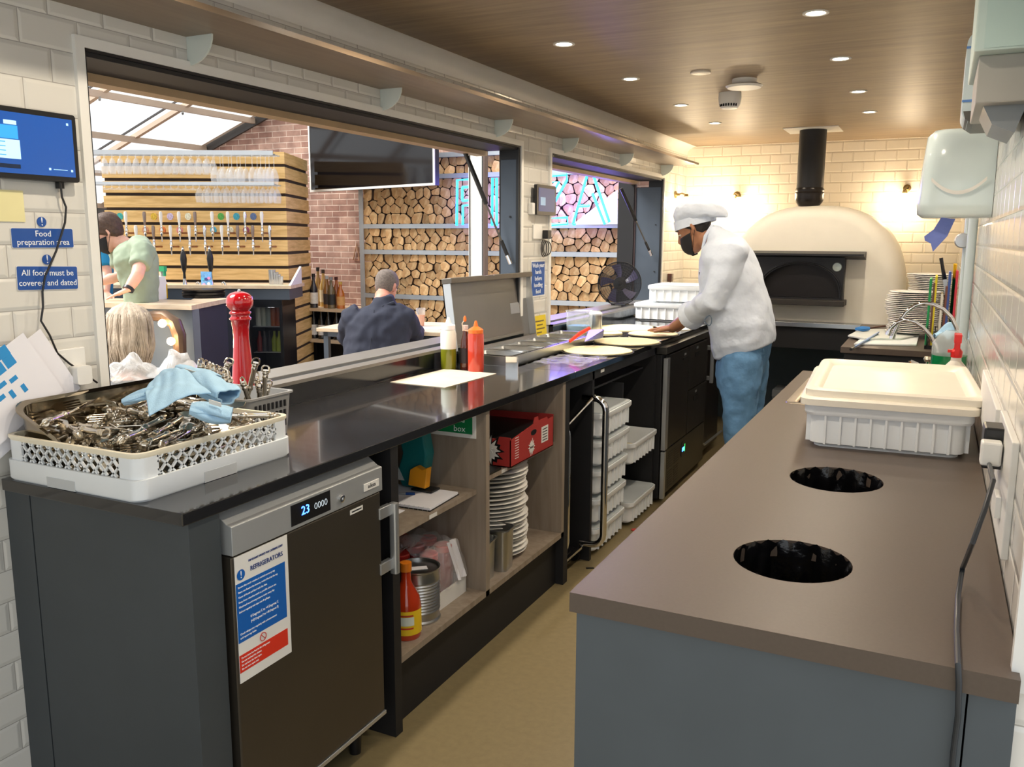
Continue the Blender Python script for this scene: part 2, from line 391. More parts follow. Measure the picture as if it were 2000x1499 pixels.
# wooden pelmet shelf with its clear brackets
o = MB().box(XL, -1.81, -0.8, 7.14, 2.2, 2.216).build('pelmet_shelf', M['shelfwood'], smooth=0); tag(o, 'long brown wooden shelf running high along the white tiled wall', 'shelf')
mb_ = film_mat('frosted_acrylic', 'dfe9e4', 0.75, 0.3, 0)
first = None
names = ['nearest the camera, at the top left', 'above the screen by the left opening', 'third from the camera', 'above the gas strut of the left opening', 'above the small tablet', 'above the middle of the right opening', 'farthest, nearest the oven']
for i, y in enumerate((1.0, 2.03, 3.05, 4.07, 4.97, 6.02, 7.05)):
    lb = 'quarter-round clear shelf bracket ' + names[i]
    if first is None:
        q = [(XL + .001, 2.2), (XL + .105, 2.2)] + [(XL + .105 * math.cos(a), 2.2 - .085 * math.sin(a)) for a in [k * PI / 16 for k in range(1, 8)]] + [(XL + .001, 2.115)]
        first = MB().prism(q, 'y', y - .003, y + .003).build('shelf_bracket', mb_, smooth=0); tag(first, lb, 'bracket', 'clear brackets under the long shelf')
    else: copy_tree(first, (first.location.x, y, first.location.z), label=lb)
# downlights
def downlight(x, y, label, on=True):
    t = thing('downlight', (x, y, ZC), label, 'ceiling light', 'recessed downlights in the wooden ceiling')
    MB().lathe([(.047, ZC), (.047, ZC - .004), (.036, ZC - .004), (.032, ZC + .003)], x, y, 24, cap=False).build('trim_ring', M['white'], t)
    MB().lathe([(.0, ZC - .002), (.033, ZC - .0025)], x, y, 24, cap=False).build('lamp_face', M['bulb'], t)
    l = bpy.data.lights.new('downlight_beam', 'SPOT'); l.energy = 25; l.spot_size = math.radians(155); l.spot_blend = 0.6; l.shadow_soft_size = .03; l.color = (1, .86, .68)
    lo = bpy.data.objects.new('downlight_beam', l); lo.location = (0, 0, -.012); lo.parent = t; COL.objects.link(lo)
for i, y in enumerate((3.55, 4.44, 5.42, 6.33)):
    downlight(-1.5, y, 'round downlight in the row over the prep worktop, ' + ['nearest the camera', 'second from the camera', 'third from the camera', 'nearest the oven'][i])
for i, y in enumerate((3.47, 4.36, 5.34, 6.2)):
    downlight(-0.47, y, 'round downlight in the row over the right counter, ' + ['nearest the camera', 'second from the camera', 'third from the camera', 'nearest the oven flue'][i])
for y, nn in ((1.5, 'nearest row'), (2.5, 'second row')):  # unseen lamps carrying on both rows, added for more ambient light in the kitchen
    for x, ss in ((-1.5, 'over the dish rack side'), (-.47, 'over the waste hole side')): downlight(x, y, 'added unseen downlight above the camera in the %s, %s' % (nn, ss))
o = MB().lathe([(.05, ZC), (.05, ZC - .006), (.04, ZC - .008), (.0, ZC - .008)], -1.13, 4.42, 24, cap=False).build('ceiling_disc', M['cream']); tag(o, 'flat unlit round cover on the wooden ceiling', 'ceiling cover')
# dropped round panel light and smoke alarm
t = thing('ceiling_panel_light', (-.97, 4.7, ZC), 'round white panel hanging just below the wooden ceiling', 'ceiling light')
MB().lathe([(.062, ZC), (.062, ZC - .025)], -.97, 4.7, 24).build('base', M['white'], t)
MB().lathe([(.0, ZC - .045), (.085, ZC - .045), (.095, ZC - .035), (.085, ZC - .028), (0, ZC - .028)], -.97, 4.7, 28, cap=False).build('panel', M['white'], t)
t = thing('smoke_alarm', (-1.13, 5.1, ZC), 'white smoke alarm with dark slots on the ceiling', 'smoke alarm')
MB().lathe([(.062, ZC), (.064, ZC - .03), (.058, ZC - .065), (.045, ZC - .085), (.0, ZC - .088)], -1.13, 5.1, 24, cap=False).build('body', M['white'], t)
for k in range(8):
    a = -PI / 2 + (k - 3.5) * .26
    MB().box(-.004, .004, -.002, .002, -.007, .007, Matrix.Translation((-1.13 + .056 * math.cos(a), 5.1 + .0585 * math.sin(a), ZC - .070)) @ Matrix.Rotation(a + PI / 2, 4, 'Z')).build('slot', M['black'], t, smooth=0)
# ---------------- left worktop run ----------------
XF = -1.46
WT = thing('worktop', (-1.77, 3.9, .97), 'long glossy black worktop under the serving openings', 'worktop')
TB = (-2.10, -1.80, 3.66, 5.02)         # the cut-out that holds the topping unit
MB().box(-2.07, XF + .012, 1.31, 3.62, .97, 1.0).box(-1.75, XF + .012, 3.62, 5.06, .97, 1.0).box(-2.07, -1.75, 5.06, 6.6, .97, 1.0).box(-1.75, XF + .012, 5.06, 6.62, .97, 1.0).build('top', M['worktop'], WT, bev=.002)
o = thing('end_panel', (-1.78, 1.36, 0), 'dark grey end panel closing the near end of the long worktop', 'panel')
MB().box(-2.1, -2.005, 1.335, 1.385, .0, .97).build('side_board', M['graphite'], o, bev=.001)
MB().box(-2.0, XF, 1.335, 1.43, 0, .97).build('front_board', M['graphite'], o, bev=.001)
# under-counter refrigerator
fr = thing('refrigerator', (-1.75, 1.75, .02), 'under-counter steel refrigerator with blue lit display and a notice on its door', 'refrigerator')
MB().box(-2.0, -1.50, 1.445, 2.055, .10, .935).build('body', M['steeld'], fr, bev=.004)
dr = MB().box(-1.497, -1.445, 1.445, 2.055, .145, .852).build('door', pm('dark_steel_door', '5a544b', 0.38, 0.75, .05, 3), fr, bev=.004)
MB().box(-1.500, -1.442, 1.445, 2.06, .130, .143).build('door_bottom_strip', M['alu'], dr, bev=.002)
pn = MB().prism([(-1.497, .856), (-1.440, .856), (-1.440, .928), (-1.455, .932), (-1.50, .962), (-1.56, .966), (-1.56, .935), (-1.497, .935)], 'y', 1.445, 2.06).build('control_panel', pm('panel_grey_steel', 'a4a7a8', .42, .35, .03), fr, bev=.0015)
ds = MB().box(-1.4405, -1.4385, 1.652, 1.812, .866, .922).build('display', M['black'], pn, bev=.0005)
FP = lambda y, z, x=-1.438: frame((x, y, z), (0, 1, 0), (0, 0, 1))
mblue = pm('display_blue', '3a6bff', .3, 0, 0, emis=6)
text('23', .034, mblue, pn, FP(1.708, .896))
mgl = pm('display_grey', 'b8c4cc', .3, 0, 0, emis=.6)
for k in range(4):
    MB().tube([Vector((-1.438, 1.75 + k * .014 + .005 * math.cos(a), .895 + .008 * math.sin(a))) for a in [q * PI / 6 for q in range(12)]], .0009, 5, closed=True).build('button_mark', mgl, ds)
lk = MB().lathe([(.011, 0), (.011, .006), (.009, .007), (.004, .007), (.004, .003), (0, .003)], M=Matrix.Translation((-1.44, 1.86, .885)) @ Matrix.Rotation(PI / 2, 4, 'Y'), cap=False).build('lock', M['chrome'], pn)
bd = MB().box(-1.4395, -1.437, 1.965, 2.04, .875, .898).build('badge', M['white'], pn, bev=.001)
mdk = pm('print_dark', '23262b', .5, 0, 0)
text('adexa', .018, mdk, pn, FP(2.0025, .887, -1.4368), sx=.9)
st = MB().box(-1.4445, -1.4435, 1.905, 1.965, .822, .836).build('sticker', M['white'], dr, smooth=0)
MB().box(-1.4436, -1.443, 1.912, 1.958, .827, .831).build('print', mdk, dr, smooth=0)
hd = thing_h = MB().prism(rrect(-1.452, -1.425, 2.105, 2.128, .008), 'z', .575, .80).build('handle', M['alu'], fr)
for z in (.59, .765): MB().box(-1.458, -1.440, 2.045, 2.108, z, z + .035).build('handle_bracket', M['alu'], fr, bev=.002)
for x, y in ((-1.53, 1.50), (-1.53, 2.01), (-1.95, 1.50), (-1.95, 2.01)):
    MB().cyl(x, y, .0, .10, .018, .022, 14).build('foot', M['black'], fr)
for k in range(14): pass
MB().box(-1.56, -1.55, 1.46, 2.04, .03, .10).build('base_grille', M['black'], fr, smooth=0)
# notice on the refrigerator door
nt = thing('notice', (-1.444, 1.535, .52), 'white, blue and red refrigerators notice stuck on the steel fridge door', 'notice')
MB().box(-1.4445, -1.4430, 1.452, 1.638, .528, .850).build('sheet', M['white'], nt, smooth=0)
pb = MB().box(-1.443, -1.4422, 1.452, 1.625, .632, .782).build('blue_block', pm('notice_blue', '0f5fb4', .4, 0, 0), nt, smooth=0)
pr = MB().box(-1.443, -1.4422, 1.452, 1.625, .555, .600).build('red_block', pm('notice_red', 'd8331f', .4, 0, 0), nt, smooth=0)
mnavy = pm('notice_navy', '2a3f7d', .5, 0, 0)
X_ = -1.4418
text('IMPORTANT NOTICE FOR CATERING STAFF', .0075, mnavy, nt, FP(1.558, .828, X_), sx=.82)
text('REFRIGERATORS', .017, mnavy, nt, FP(1.560, .806, X_), sx=.92)
MB().lathe([(.0, 0), (.0135, 0)], M=Matrix.Translation((X_, 1.470, .802)) @ Matrix.Rotation(PI / 2, 4, 'Y'), cap=False).build('blue_disc', pm('disc_blue', '0f5fb4', .4, 0, 0), nt)
text('!', .026, M['signtext'], nt, FP(1.470, .802, X_ + .0005))
LN = ['Ensure that stock rotation is carried out every day', 'Store raw food at the bottom, cooked food at the top', 'Cover all foods and label with the date', 'Keep doors closed as much as possible when in use', 'Check and record temperatures twice every day', 'Defrost regularly and wipe out all spillages']
for i, sl in enumerate(LN): text(sl, .0068, M['signtext'], nt, FP(1.458, .772 - i * .0125, X_), align='LEFT', sx=.92)
text('0 Degrees C to +4 Degrees C', .0095, M['signtext'], nt, FP(1.545, .686, X_), sx=.85)
text('(+32 Degrees F to +40 Degrees F)', .0085, M['signtext'], nt, FP(1.545, .673, X_), sx=.82)
for i, sl in enumerate(['Check refrigerator regularly with a thermometer', 'and report any faults']): text(sl, .0068, M['signtext'], nt, FP(1.458, .653 - i * .010, X_), align='LEFT', sx=.95)
for i, sl in enumerate(['Do not store hot food in the refrigerator', 'Do not overload the shelves', 'Do not leave the door open', 'Do not store open cans']): text(sl, .0066, M['signtext'], nt, FP(1.458, .592 - i * .0095, X_), align='LEFT', sx=.9)
mred = pm('prohibition_red', 'c8321f', .4, 0, 0)
MB().tube([Vector((X_, 1.535 + .0105 * math.cos(a), .616 + .0105 * math.sin(a))) for a in [q * PI / 12 for q in range(24)]], .001, 5, closed=True).tube([(X_, 1.5278, .6234), (X_, 1.5422, .6086)], .001, 5).build('prohibition_sign', mred, nt)

# ---------------- grey-oak shelf cabinet ----------------
cb = thing('shelf_cabinet', (-1.78, 2.85, 0), 'open grey-oak cabinet with food stock and plates, under the long worktop', 'cabinet')
MB().box(-2.05, XF, 2.135, 2.175, 0, .97).build('dark_side', M['blackm'], cb, smooth=0)
MB().box(-2.05, XF, 2.76, 2.79, .24, .97).build('divider', M['greyoak'], cb, smooth=0)
MB().box(-2.05, XF, 3.50, 3.53, .24, .97).build('side_panel', M['greyoak'], cb, smooth=0)
MB().box(-2.05, XF, 2.175, 3.53, .24, .262).build('bottom_shelf', M['greyoak'], cb, smooth=0)
MB().box(-2.05, -2.03, 2.175, 3.53, .24, .97).build('back_panel', M['greyoak'], cb, smooth=0)
MB().box(-2.03, -1.50, 2.175, 2.76, .645, .663).build('shelf', M['greyoak'], cb, smooth=0)
MB().box(-2.03, -1.50, 2.79, 3.50, .672, .69).build('shelf', M['greyoak'], cb, smooth=0)
MB().box(-1.53, -1.50, 2.175, 3.58, 0, .24).build('plinth', M['blackm'], cb, smooth=0)
MB().box(-2.05, XF, 3.53, 3.58, 0, .97).build('dark_end', M['blackm'], cb, smooth=0)
for y, z in ((2.42, .654), (2.97, .681)):
    MB().box(-1.5, -1.499, y, y + .05, z - .007, z + .007).build('shelf_label', M['white'], cb, smooth=0)
# first aid sign on the divider
sg = thing('first_aid_sign', (-1.6, 2.757, .86), 'green and white first aid box sign on the cabinet divider', 'sign')
MB().box(-1.80, -1.50, 2.7565, 2.7595, .86, .965).build('board', M['white'], sg, smooth=0)
MB().box(-1.785, -1.515, 2.7555, 2.7568, .875, .965).build('green_field', pm('sign_green', '0c7a44', .4, 0, 0), sg, smooth=0)
FA = lambda x, z: frame((x, 2.755, z), (1, 0, 0), (0, 0, 1))
text('First aid', .033, M['signtext'], sg, FA(-1.60, .928)); text('box', .033, M['signtext'], sg, FA(-1.57, .892))

# upper left shelf: notebooks, pen, tape gun, papers
ZS = .663
def notebook(name, x0, x1, y0, y1, z, rz, label, col, spiral=False):
    Mx = Matrix.Translation(((x0 + x1) / 2, (y0 + y1) / 2, z)) @ Matrix.Rotation(rz, 4, 'Z'); hx, hy = (x1 - x0) / 2, (y1 - y0) / 2
    t = thing(name, ((x0 + x1) / 2, (y0 + y1) / 2, z), label, 'notebook')
    MB().box(-hx, hx, -hy, hy, 0, .004, Mx).build('back_cover', M['black'] if spiral else M['white'], t, smooth=0)
    MB().box(-hx + .002, hx - .002, -hy + .002, hy - .002, .004, .012, Mx).build('pages', col, t, smooth=0)
    if spiral:
        m = MB()
        for k in range(22):
            xx = -hx + .01 + k * (2 * hx - .02) / 21
            m.tube([Mx @ Vector((xx, -hy + .002 + .006 * math.cos(a), .006 + .007 * math.sin(a))) for a in [q * PI / 5 for q in range(10)]], .0009, 4, closed=True)
        m.build('spiral_binding', M['steel'], t)
paper = pm('white_paper', 'e9e8ee', .8, 0, .02)
notebook('notebook', -1.93, -1.52, 2.44, 2.66, ZS, .05, 'spiral-bound white notebook lying on the upper left cabinet shelf', paper, True)
o = MB().box(-1.98, -1.60, 2.22, 2.42, ZS, ZS + .003).box(-1.97, -1.62, 2.2, 2.4, ZS + .003, ZS + .005).build('loose_papers', paper, smooth=0); tag(o, 'flat sheets of paper at the left of the upper cabinet shelf', 'paper')
p = thing('pen', (-1.68, 2.55, ZS + .012), 'clear ballpoint pen with blue cap on the notebook', 'pen')
MB().tube([(-1.80, 2.49, ZS + .016), (-1.68, 2.55, ZS + .016)], .004, 8).build('barrel', M['alu'], p)
MB().tube([(-1.68, 2.55, ZS + .016), (-1.65, 2.565, ZS + .016)], .005, 8).build('cap', M['signblue'], p)
tg = thing('tape_dispenser', (-1.70, 2.62, ZS + .012), 'teal and yellow hand-held tool standing on the notebook', 'tool')
mteal = pm('teal_plastic', '0c6d70', .35, 0, .05)
P_ = [(-1.75, .0), (-1.69, .0), (-1.655, .05), (-1.64, .13), (-1.655, .21), (-1.70, .262), (-1.76, .262), (-1.83, .235), (-1.86, .19), (-1.80, .205), (-1.76, .19), (-1.745, .13), (-1.77, .05)]
MB().prism([(x, ZS + .014 + z) for x, z in P_], 'y', 2.63, 2.69).build('body', mteal, tg, bev=.006)
MB().prism([(x, ZS + .014 + z) for x, z in [(-1.70, .02), (-1.625, .015), (-1.615, .095), (-1.64, .085), (-1.665, .095), (-1.69, .08)]], 'y', 2.595, 2.628).build('yellow_guard', pm('amber', 'e59a1c', .4, 0, .03), tg, bev=.003)
MB().box(-1.69, -1.60, 2.60, 2.66, ZS + .0135, ZS + .022).build('foot', M['black'], tg, bev=.002)
t = thing('paper_holder', (-1.565, 2.24, ZS), 'upright folded white leaflets with a black clip behind the fridge handle', 'leaflet')
MB().prism([(-1.60, 2.20), (-1.575, 2.20), (-1.57, 2.28), (-1.595, 2.285)], 'z', ZS + .006, ZS + .165).build('leaflets', paper, t, smooth=0)
MB().box(-1.605, -1.575, 2.215, 2.255, ZS + .165, ZS + .20).build('clip', M['black'], t, bev=.002)
o = MB().grid(lambda u, v: (-1.93 + .22 * u, 2.26 + .33 * v, ZS + .03 + .17 * math.sin(PI * u * .9) * (1 - .4 * v) + .012 * math.sin(14 * u + 9 * v)), 14, 14).build('polythene_bag', M['bag'], smooth=60); tag(o, 'crumpled clear plastic bag on the upper left cabinet shelf', 'bag')

# lower left shelf
ZB = .262
hs = thing('hot_sauce_bottle', (-1.53, 2.315, ZB), 'glass bottle of red hot sauce with a yellow label', 'bottle')
msauce = pm('red_sauce_glass', 'b3340f', .08, 0, .08, coat=.8)
MB().lathe([(0, ZB), (.046, ZB), (.05, ZB + .01), (.05, ZB + .115), (.044, ZB + .145), (.022, ZB + .185), (.017, ZB + .20), (.016, ZB + .235)], -1.53, 2.315, 28, cap=False).build('glass', msauce, hs)
MB().lathe([(.0195, ZB + .232), (.0195, ZB + .262), (.0, ZB + .264)], -1.53, 2.315, 20, cap=False).build('cap', pm('orange_cap', 'd8791a', .4, 0, .03), hs)
lbm = [((.0507), ZB + .02), (.0507, ZB + .105)]
lb = MB().lathe(lbm, -1.53, 2.315, 28, cap=False).build('label', pm('label_yellow', 'e8c21c', .5, 0, .03), hs)
def curved(s, size, mat, parent, cx, cy, r, ang, z, sx=1):  # small lettering on the side that faces the aisle
    d = Vector((math.cos(ang), math.sin(ang), 0)); return text(s, size, mat, parent, frame(Vector((cx, cy, z)) + d * r, Vector((-d.y, d.x, 0)), (0, 0, 1)), sx=sx)
AV = -PI / 3.2
for z_, h_, w_, c_ in ((.07, .03, .5, 'd6dfd4'), (.045, .006, .45, 'c33a1e'), (.09, .006, .45, 'b03a1e')):
    MB().rings([[Vector((-1.53 + .0512 * math.cos(AV + w_ * (q - .5) * 2), 2.315 + .0512 * math.sin(AV + w_ * (q - .5) * 2), ZB + z_ + e * h_ / 2)) for q in [i / 8 for i in range(9)]] for e in (-1, 1)], cap=False).build('label_panel', pm('lblp', c_, .5, 0, 0), lb)
cn = thing('catering_can', (-1.57, 2.455, ZB), 'large ribbed tin can with a paper sticker on its lid', 'can')
pf = [(0, ZB), (.076, ZB), (.078, ZB + .006), (.074, ZB + .012)] + [(.0745 + (.0018 if k % 2 else -.0014), ZB + .035 + k * .0055) for k in range(22)] + [(.074, ZB + .17), (.074, ZB + .185), (.078, ZB + .19), (.078, ZB + .194), (.073, ZB + .194), (.073, ZB + .186), (0, ZB + .186)]
MB().lathe(pf, -1.57, 2.455, 36, cap=False).build('tin', M['steel'], cn, smooth=20)
MB().box(-.03, .03, -.015, .015, 0, .001, Matrix.Translation((-1.565, 2.45, ZB + .1865)) @ Matrix.Rotation(.7, 4, 'Z')).build('sticker', paper, cn, smooth=0)
# shrink-wrapped jars of tomato sauce in a white carton
jr = []
mjar = pm('jar_of_tomato_sauce', '8e1f22', .1, 0, .08, coat=.7)
jx = [(-1.60, 2.575), (-1.60, 2.675), (-1.69, 2.525), (-1.69, 2.625), (-1.69, 2.715), (-1.79, 2.48), (-1.79, 2.58), (-1.79, 2.68), (-1.89, 2.53), (-1.89, 2.63)]
jn = ['at the front left of the carton', 'at the front right of the carton', 'left in the second row', 'middle of the second row', 'right in the second row', 'left in the third row', 'middle of the third row', 'right in the third row', 'left at the very back', 'right at the very back']
for (x, y), nn in zip(jx, jn):
    if not jr:
        t = thing('sauce_jar', (x, y, ZB + .006), 'red-lidded jar of tomato sauce, ' + nn, 'jar', 'jars of tomato sauce on the bottom shelf')
        MB().lathe([(0, ZB + .006), (.04, ZB + .006), (.043, ZB + .014), (.043, ZB + .14), (.034, ZB + .165), (.03, ZB + .175)], x, y, 20, cap=False).build('glass', mjar, t)
        MB().lathe([(.034, ZB + .172), (.035, ZB + .193), (.032, ZB + .197), (0, ZB + .196)], x, y, 20, cap=False).build('lid', M['redp'], t); jr.append(t)
    else: jr.append(copy_tree(jr[0], (x, y, ZB + .006), label='red-lidded jar of tomato sauce, ' + nn))
t = thing('jar_carton', (-1.635, 2.625, ZB), 'low white cardboard carton holding the red sauce jars', 'carton')
MB().box(-1.745, -1.532, 2.525, 2.73, ZB, ZB + .005).box(-1.534, -1.53, 2.525, 2.73, ZB, ZB + .065).box(-1.745, -1.53, 2.727, 2.731, ZB, ZB + .065).box(-1.64, -1.53, 2.522, 2.5255, ZB, ZB + .06).build('walls', M['white'], t, smooth=0)
sw = film_mat('shrink_wrap', 'f2f2f4', .28, .2, .8, 20)
o = MB().grid(lambda u, v: (-1.525 - .215 * u, 2.524 + .209 * v, ZB + .066 + .15 * min(1, 9 * u, 1.2 * 3 * min(v, 1 - v) + .35 + u) + .006 * math.sin(20 * u + 14 * v)), 18, 16).build('shrink_wrap', sw, t, smooth=60)
wl = MB().grid(lambda u, v: (-1.524 - .05 * v + .006 * math.sin(9 * u), 2.66 + .06 * u, ZB + .07 + .14 * v), 6, 8).build('torn_white_label', paper, t, smooth=60)
o = MB().grid(lambda u, v: (-1.90 + .26 * u, 2.30 + .36 * v, ZB + .215 + .02 * math.sin(5 * u + 4 * v) + .01 * math.sin(17 * v)), 12, 12).build('plastic_wrap', M['bag'], smooth=60); tag(o, 'loose clear plastic wrap lying over the sauce jars', 'wrap')

# right bay: red box, plates, pans, tub
bx = thing('pizza_cheese_box', (-1.60, 3.13, .69), 'open red cardboard box with a white starburst print', 'box')
mrc = pm('red_cardboard', 'a32a26', .7, 0, .04)
x0, x1, y0, y1, z0, z1 = -1.86, -1.475, 3.0, 3.43, .692, .835
m = MB().box(x0, x1, y0, y1, z0, z0 + .004)
ph = [(y0, z0), (y1, z0), (y1, z1 - .01), (y1 - .06, z1 - .012), (y1 - .07, z1 - .0), (y1 - .16, z1), (y1 - .165, z1 + .02), (y1 - .2, z1 + .02), (y1 - .21, z1 - .005), (y0, z1 - .03)]
m.prism([(x0, z0), (x1, z0), (x1, z1 - .02), (x1 - .05, z1 - .02), (x1 - .06, z1 - .03), (x0, z1 - .03)], 'y', y0, y0 + .004)
m.prism([(x0, z0), (x1, z0), (x1, z1), (x0, z1 - .01)], 'y', y1 - .004, y1).prism([(u, w) for u, w in ph], 'x', x1 - .004, x1).prism([(u, w) for u, w in ph], 'x', x0, x0 + .004)
m.build('card_walls', mrc, bx, smooth=0)
MB().box(x0 + .01, x1 - .01, y0 + .01, y1 - .01, z1 - .045, z1 - .035).build('black_tray', M['black'], bx, smooth=0)
def star(c, ax, r1, r2, n=14):
    out = []
    for k in range(2 * n):
        r = (r1 if k % 2 else r2) * (1 + .18 * math.sin(k * 2.3)); a = PI * k / n; out.append((c[0] + r * math.cos(a), c[1] + r * math.sin(a)))
    return out
MB().prism(star((3.20, .735), 'x', .02, .033), 'x', x1, x1 + .0015).build('starburst', M['white'], bx, smooth=0)
MB().prism(star((-1.575, .755), 'y', .045, .075), 'y', y0 - .001, y0).build('black_burst', M['black'], bx, smooth=0)
MB().prism(star((-1.575, .755), 'y', .032, .056), 'y', y0 - .002, y0 - .001).build('starburst', M['white'], bx, smooth=0)
text('BLAST', .012, M['black'], bx, frame((x1 + .002, 3.20, .735), (0, 1, 0), (0, 0, 1)))
text('BLAST.', .032, M['white'], bx, frame((-1.575, y0 - .0025, .752), (1, 0, 0), (0, 0, 1)), ext=.0008)
MB().prism([(3.22 + .028 * math.cos(a), .795 + .012 * math.sin(a)) for a in [q * PI / 8 for q in range(16)]], 'x', x1, x1 + .001).build('hand_hole', M['black'], bx, smooth=0)
MB().box(x1, x1 + .001, 3.30, 3.37, .73, .80).build('label', M['white'], bx, smooth=0)
for k in range(5): MB().box(x1 + .001, x1 + .0015, 3.31, 3.36, .738 + k * .012, .742 + k * .012).build('label_print', mdk, bx, smooth=0)
m = MB()
for k in range(9): m.box(x1, x1 + .001, 3.04, 3.04 + .035, .72 + k * .0105, .7225 + k * .0105)
m.build('printed_table', M['white'], bx, smooth=0)
o = MB().box(-1.70, -1.50, 2.82, 2.97, .69, .70).build('black_box_lid', M['black'], bev=.002); tag(o, 'flat black lid beside the red box on the cabinet shelf', 'lid')
# plate stack
pl0 = None; px_, py_ = -1.66, 3.16
for k in range(23):
    z = ZB + .001 + k * .0178; lb = 'white dinner plate in the tall stack inside the cabinet'
    if k == 0: lb = 'white dinner plate at the bottom of the cabinet stack'
    if k == 22: lb = 'white dinner plate on top of the cabinet stack, just under the shelf'
    dx, dy = .006 * math.sin(k * 1.7), .006 * math.cos(k * 2.1) + .008 * math.sin(k * .35)
    if pl0 is None:
        pl0 = MB().lathe([(0, z), (.075, z), (.08, z + .003), (.125, z + .017), (.165, z + .0225), (.168, z + .024), (.165, z + .0255), (.12, z + .0205), (.078, z + .007), (0, z + .006)], px_, py_, 40, cap=False).build('dinner_plate', M['plate']); tag(pl0, lb, 'plate', 'dinner plates stacked in the cabinet')
    else: copy_tree(pl0, (px_ + dx, py_ + dy, z), label=lb)
# two steel gastronorm pans
def gn(x, y, z0, h, hx, hy, label, rz=0):
    t = thing('steel_pan', (x, y, z0), label, 'pan', 'steel pans in the cabinet', rz)
    T = MW[t.name]; th = .002
    def ring(ax_, ay, z, r): return [T @ Vector((u, v, z)) for u, v in rrect(-ax_, ax_, -ay, ay, r, 5)]
    MB().rings([ring(hx * .88, hy * .88, .0, .02), ring(hx * .93, hy * .93, h - .02, .025), ring(hx * .95, hy * .95, h, .025), ring(hx, hy, h, .02), ring(hx, hy, h - .004, .02), ring(hx * .94, hy * .94, h - .005, .025)], cap=False).build('body', M['steel'], t)
    MB().rings([ring(hx * .93, hy * .93, h - .01, .025), ring(hx * .86, hy * .86, .003, .02)], cap=False).prism([(u, v) for u, v in rrect(-hx * .87, hx * .87, -hy * .87, hy * .87, .02)], 'z', .0, .003, T).build('inside', M['steel'], t)
    return t
gn(-1.60, 2.86, ZB, .165, .115, .062, 'deep steel pan at the left front of the plate bay', .12)
gn(-1.57, 3.00, ZB, .175, .10, .055, 'deep steel pan just in front of the plate stack', .12)
t = thing('plastic_tub', (-1.58, 2.86, ZB + .10), 'clear plastic tub with a green lid in the left steel pan', 'tub')
MB().lathe([(0, ZB + .10), (.032, ZB + .10), (.043, ZB + .27)], -1.60, 2.85, 24, cap=False).build('tub', film_mat('clear_tub', 'eef2f2', .45, .1, .2), t)
MB().lathe([(.046, ZB + .268), (.047, ZB + .282), (.04, ZB + .286), (0, ZB + .285)], -1.60, 2.85, 24, cap=False).build('lid', pm('green_lid', '0f9a5c', .35, 0, .03), t)

# ---------------- black carcase with trolley and dough trays ----------------
bc = thing('black_carcase', (-1.78, 4.2, 0), 'open black carcase under the worktop that holds the white dough trays', 'cabinet')
MB().box(-2.05, XF, 3.87, 3.895, 0.0, .97).build('divider', M['blackm'], bc, smooth=0)
MB().box(-2.05, XF - .02, 4.385, 4.40, 0.0, .83).build('partition', M['blackm'], bc, smooth=0)
MB().box(-2.05, XF, 4.905, 4.93, 0.0, .97).build('side_panel', M['blackm'], bc, smooth=0)
MB().box(-2.07, -2.05, 3.58, 4.93, 0, .97).build('back_panel', M['blackm'], bc, smooth=0)
MB().box(-2.0, XF - .04, 4.0, 4.80, .855, .865).build('thin_shelf', M['blackm'], bc, smooth=0)
MB().box(XF - .02, XF, 3.58, 4.93, .925, .97).build('front_rail', M['blackm'], bc, smooth=0)
for z in (.20, .52, .67): MB().box(-1.9, -1.66, 4.895, 4.904, z, z + .05).build('runner', pm('grey_runner', '6f7173', .5, 0, .03), bc, smooth=0)
MB().box(XF, XF + .001, 3.98, 4.03, .945, .96).build('white_tab', M['white'], bc, smooth=0)
def dough_tray(x, y, z, label, rz=0, lid=True, group='white dough trays under the worktop', wx=.60, wy=.41, h=.115, name='dough_tray', fill=False):
    """ribbed plastic dough tray, long side along x"""
    t = thing(name, (x, y, z), label, 'tray', group, rz); T = MW[t.name]; hx, hy = wx / 2, wy / 2
    def ring(e, zz, r=.03): return [T @ Vector((u, v, zz)) for u, v in rrect(-hx + e, hx - e, -hy + e, hy - e, r, 4)]
    sh = MB().rings([ring(.03, 0), ring(.03, .008), ring(.018, .012), ring(.018, h - .03), ring(.004, h - .028), ring(0, h - .02), ring(0, h), ring(.012, h), ring(.022, h - .02), ring(.026, .012)], cap=False)
    m = sh.prism(rrect(-hx + .03, hx - .03, -hy + .03, hy - .03, .03), 'z', .004, .011, T); rb = .006
    for k in range(7):
        yy = -hy + .05 + k * (wy - .1) / 6
        for sx in (-1, 1): m.box(sx * (hx - .018), sx * (hx - .006), yy - rb / 2, yy + rb / 2, .012, h - .028, T)
    for k in range(9):
        xx = -hx + .06 + k * (wx - .12) / 8
        for sy in (-1, 1): m.box(xx - rb / 2, xx + rb / 2, sy * (hy - .018), sy * (hy - .006), .012, h - .028, T)
    m.build('shell', M['tray'], t, smooth=30)
    if lid:
        MB().prism(rrect(-hx + .006, hx - .006, -hy + .006, hy - .006, .03), 'z', h + .001, h + .006, T).prism(rrect(-hx + .05, hx - .05, -hy + .05, hy - .05, .03), 'z', h - .006, h + .001, T).build('lid', pm('tray_lid', 'c9d0d3', .4, 0, .03), t, smooth=0)
    if fill:
        m = MB()
        for i in range(3):
            for j in range(2):
                cx, cy = -.18 + i * .16, -.08 + j * .16
                for_ = [(0, .05), (.04, .047), (.06, .035), (.068, .02), (.06, .012)]
                m.lathe([(r, zz) for r, zz in for_], cx, cy, 18, T, cap=False)
        m.build('dough_balls', M['dough'], t)
    return t
d0 = None
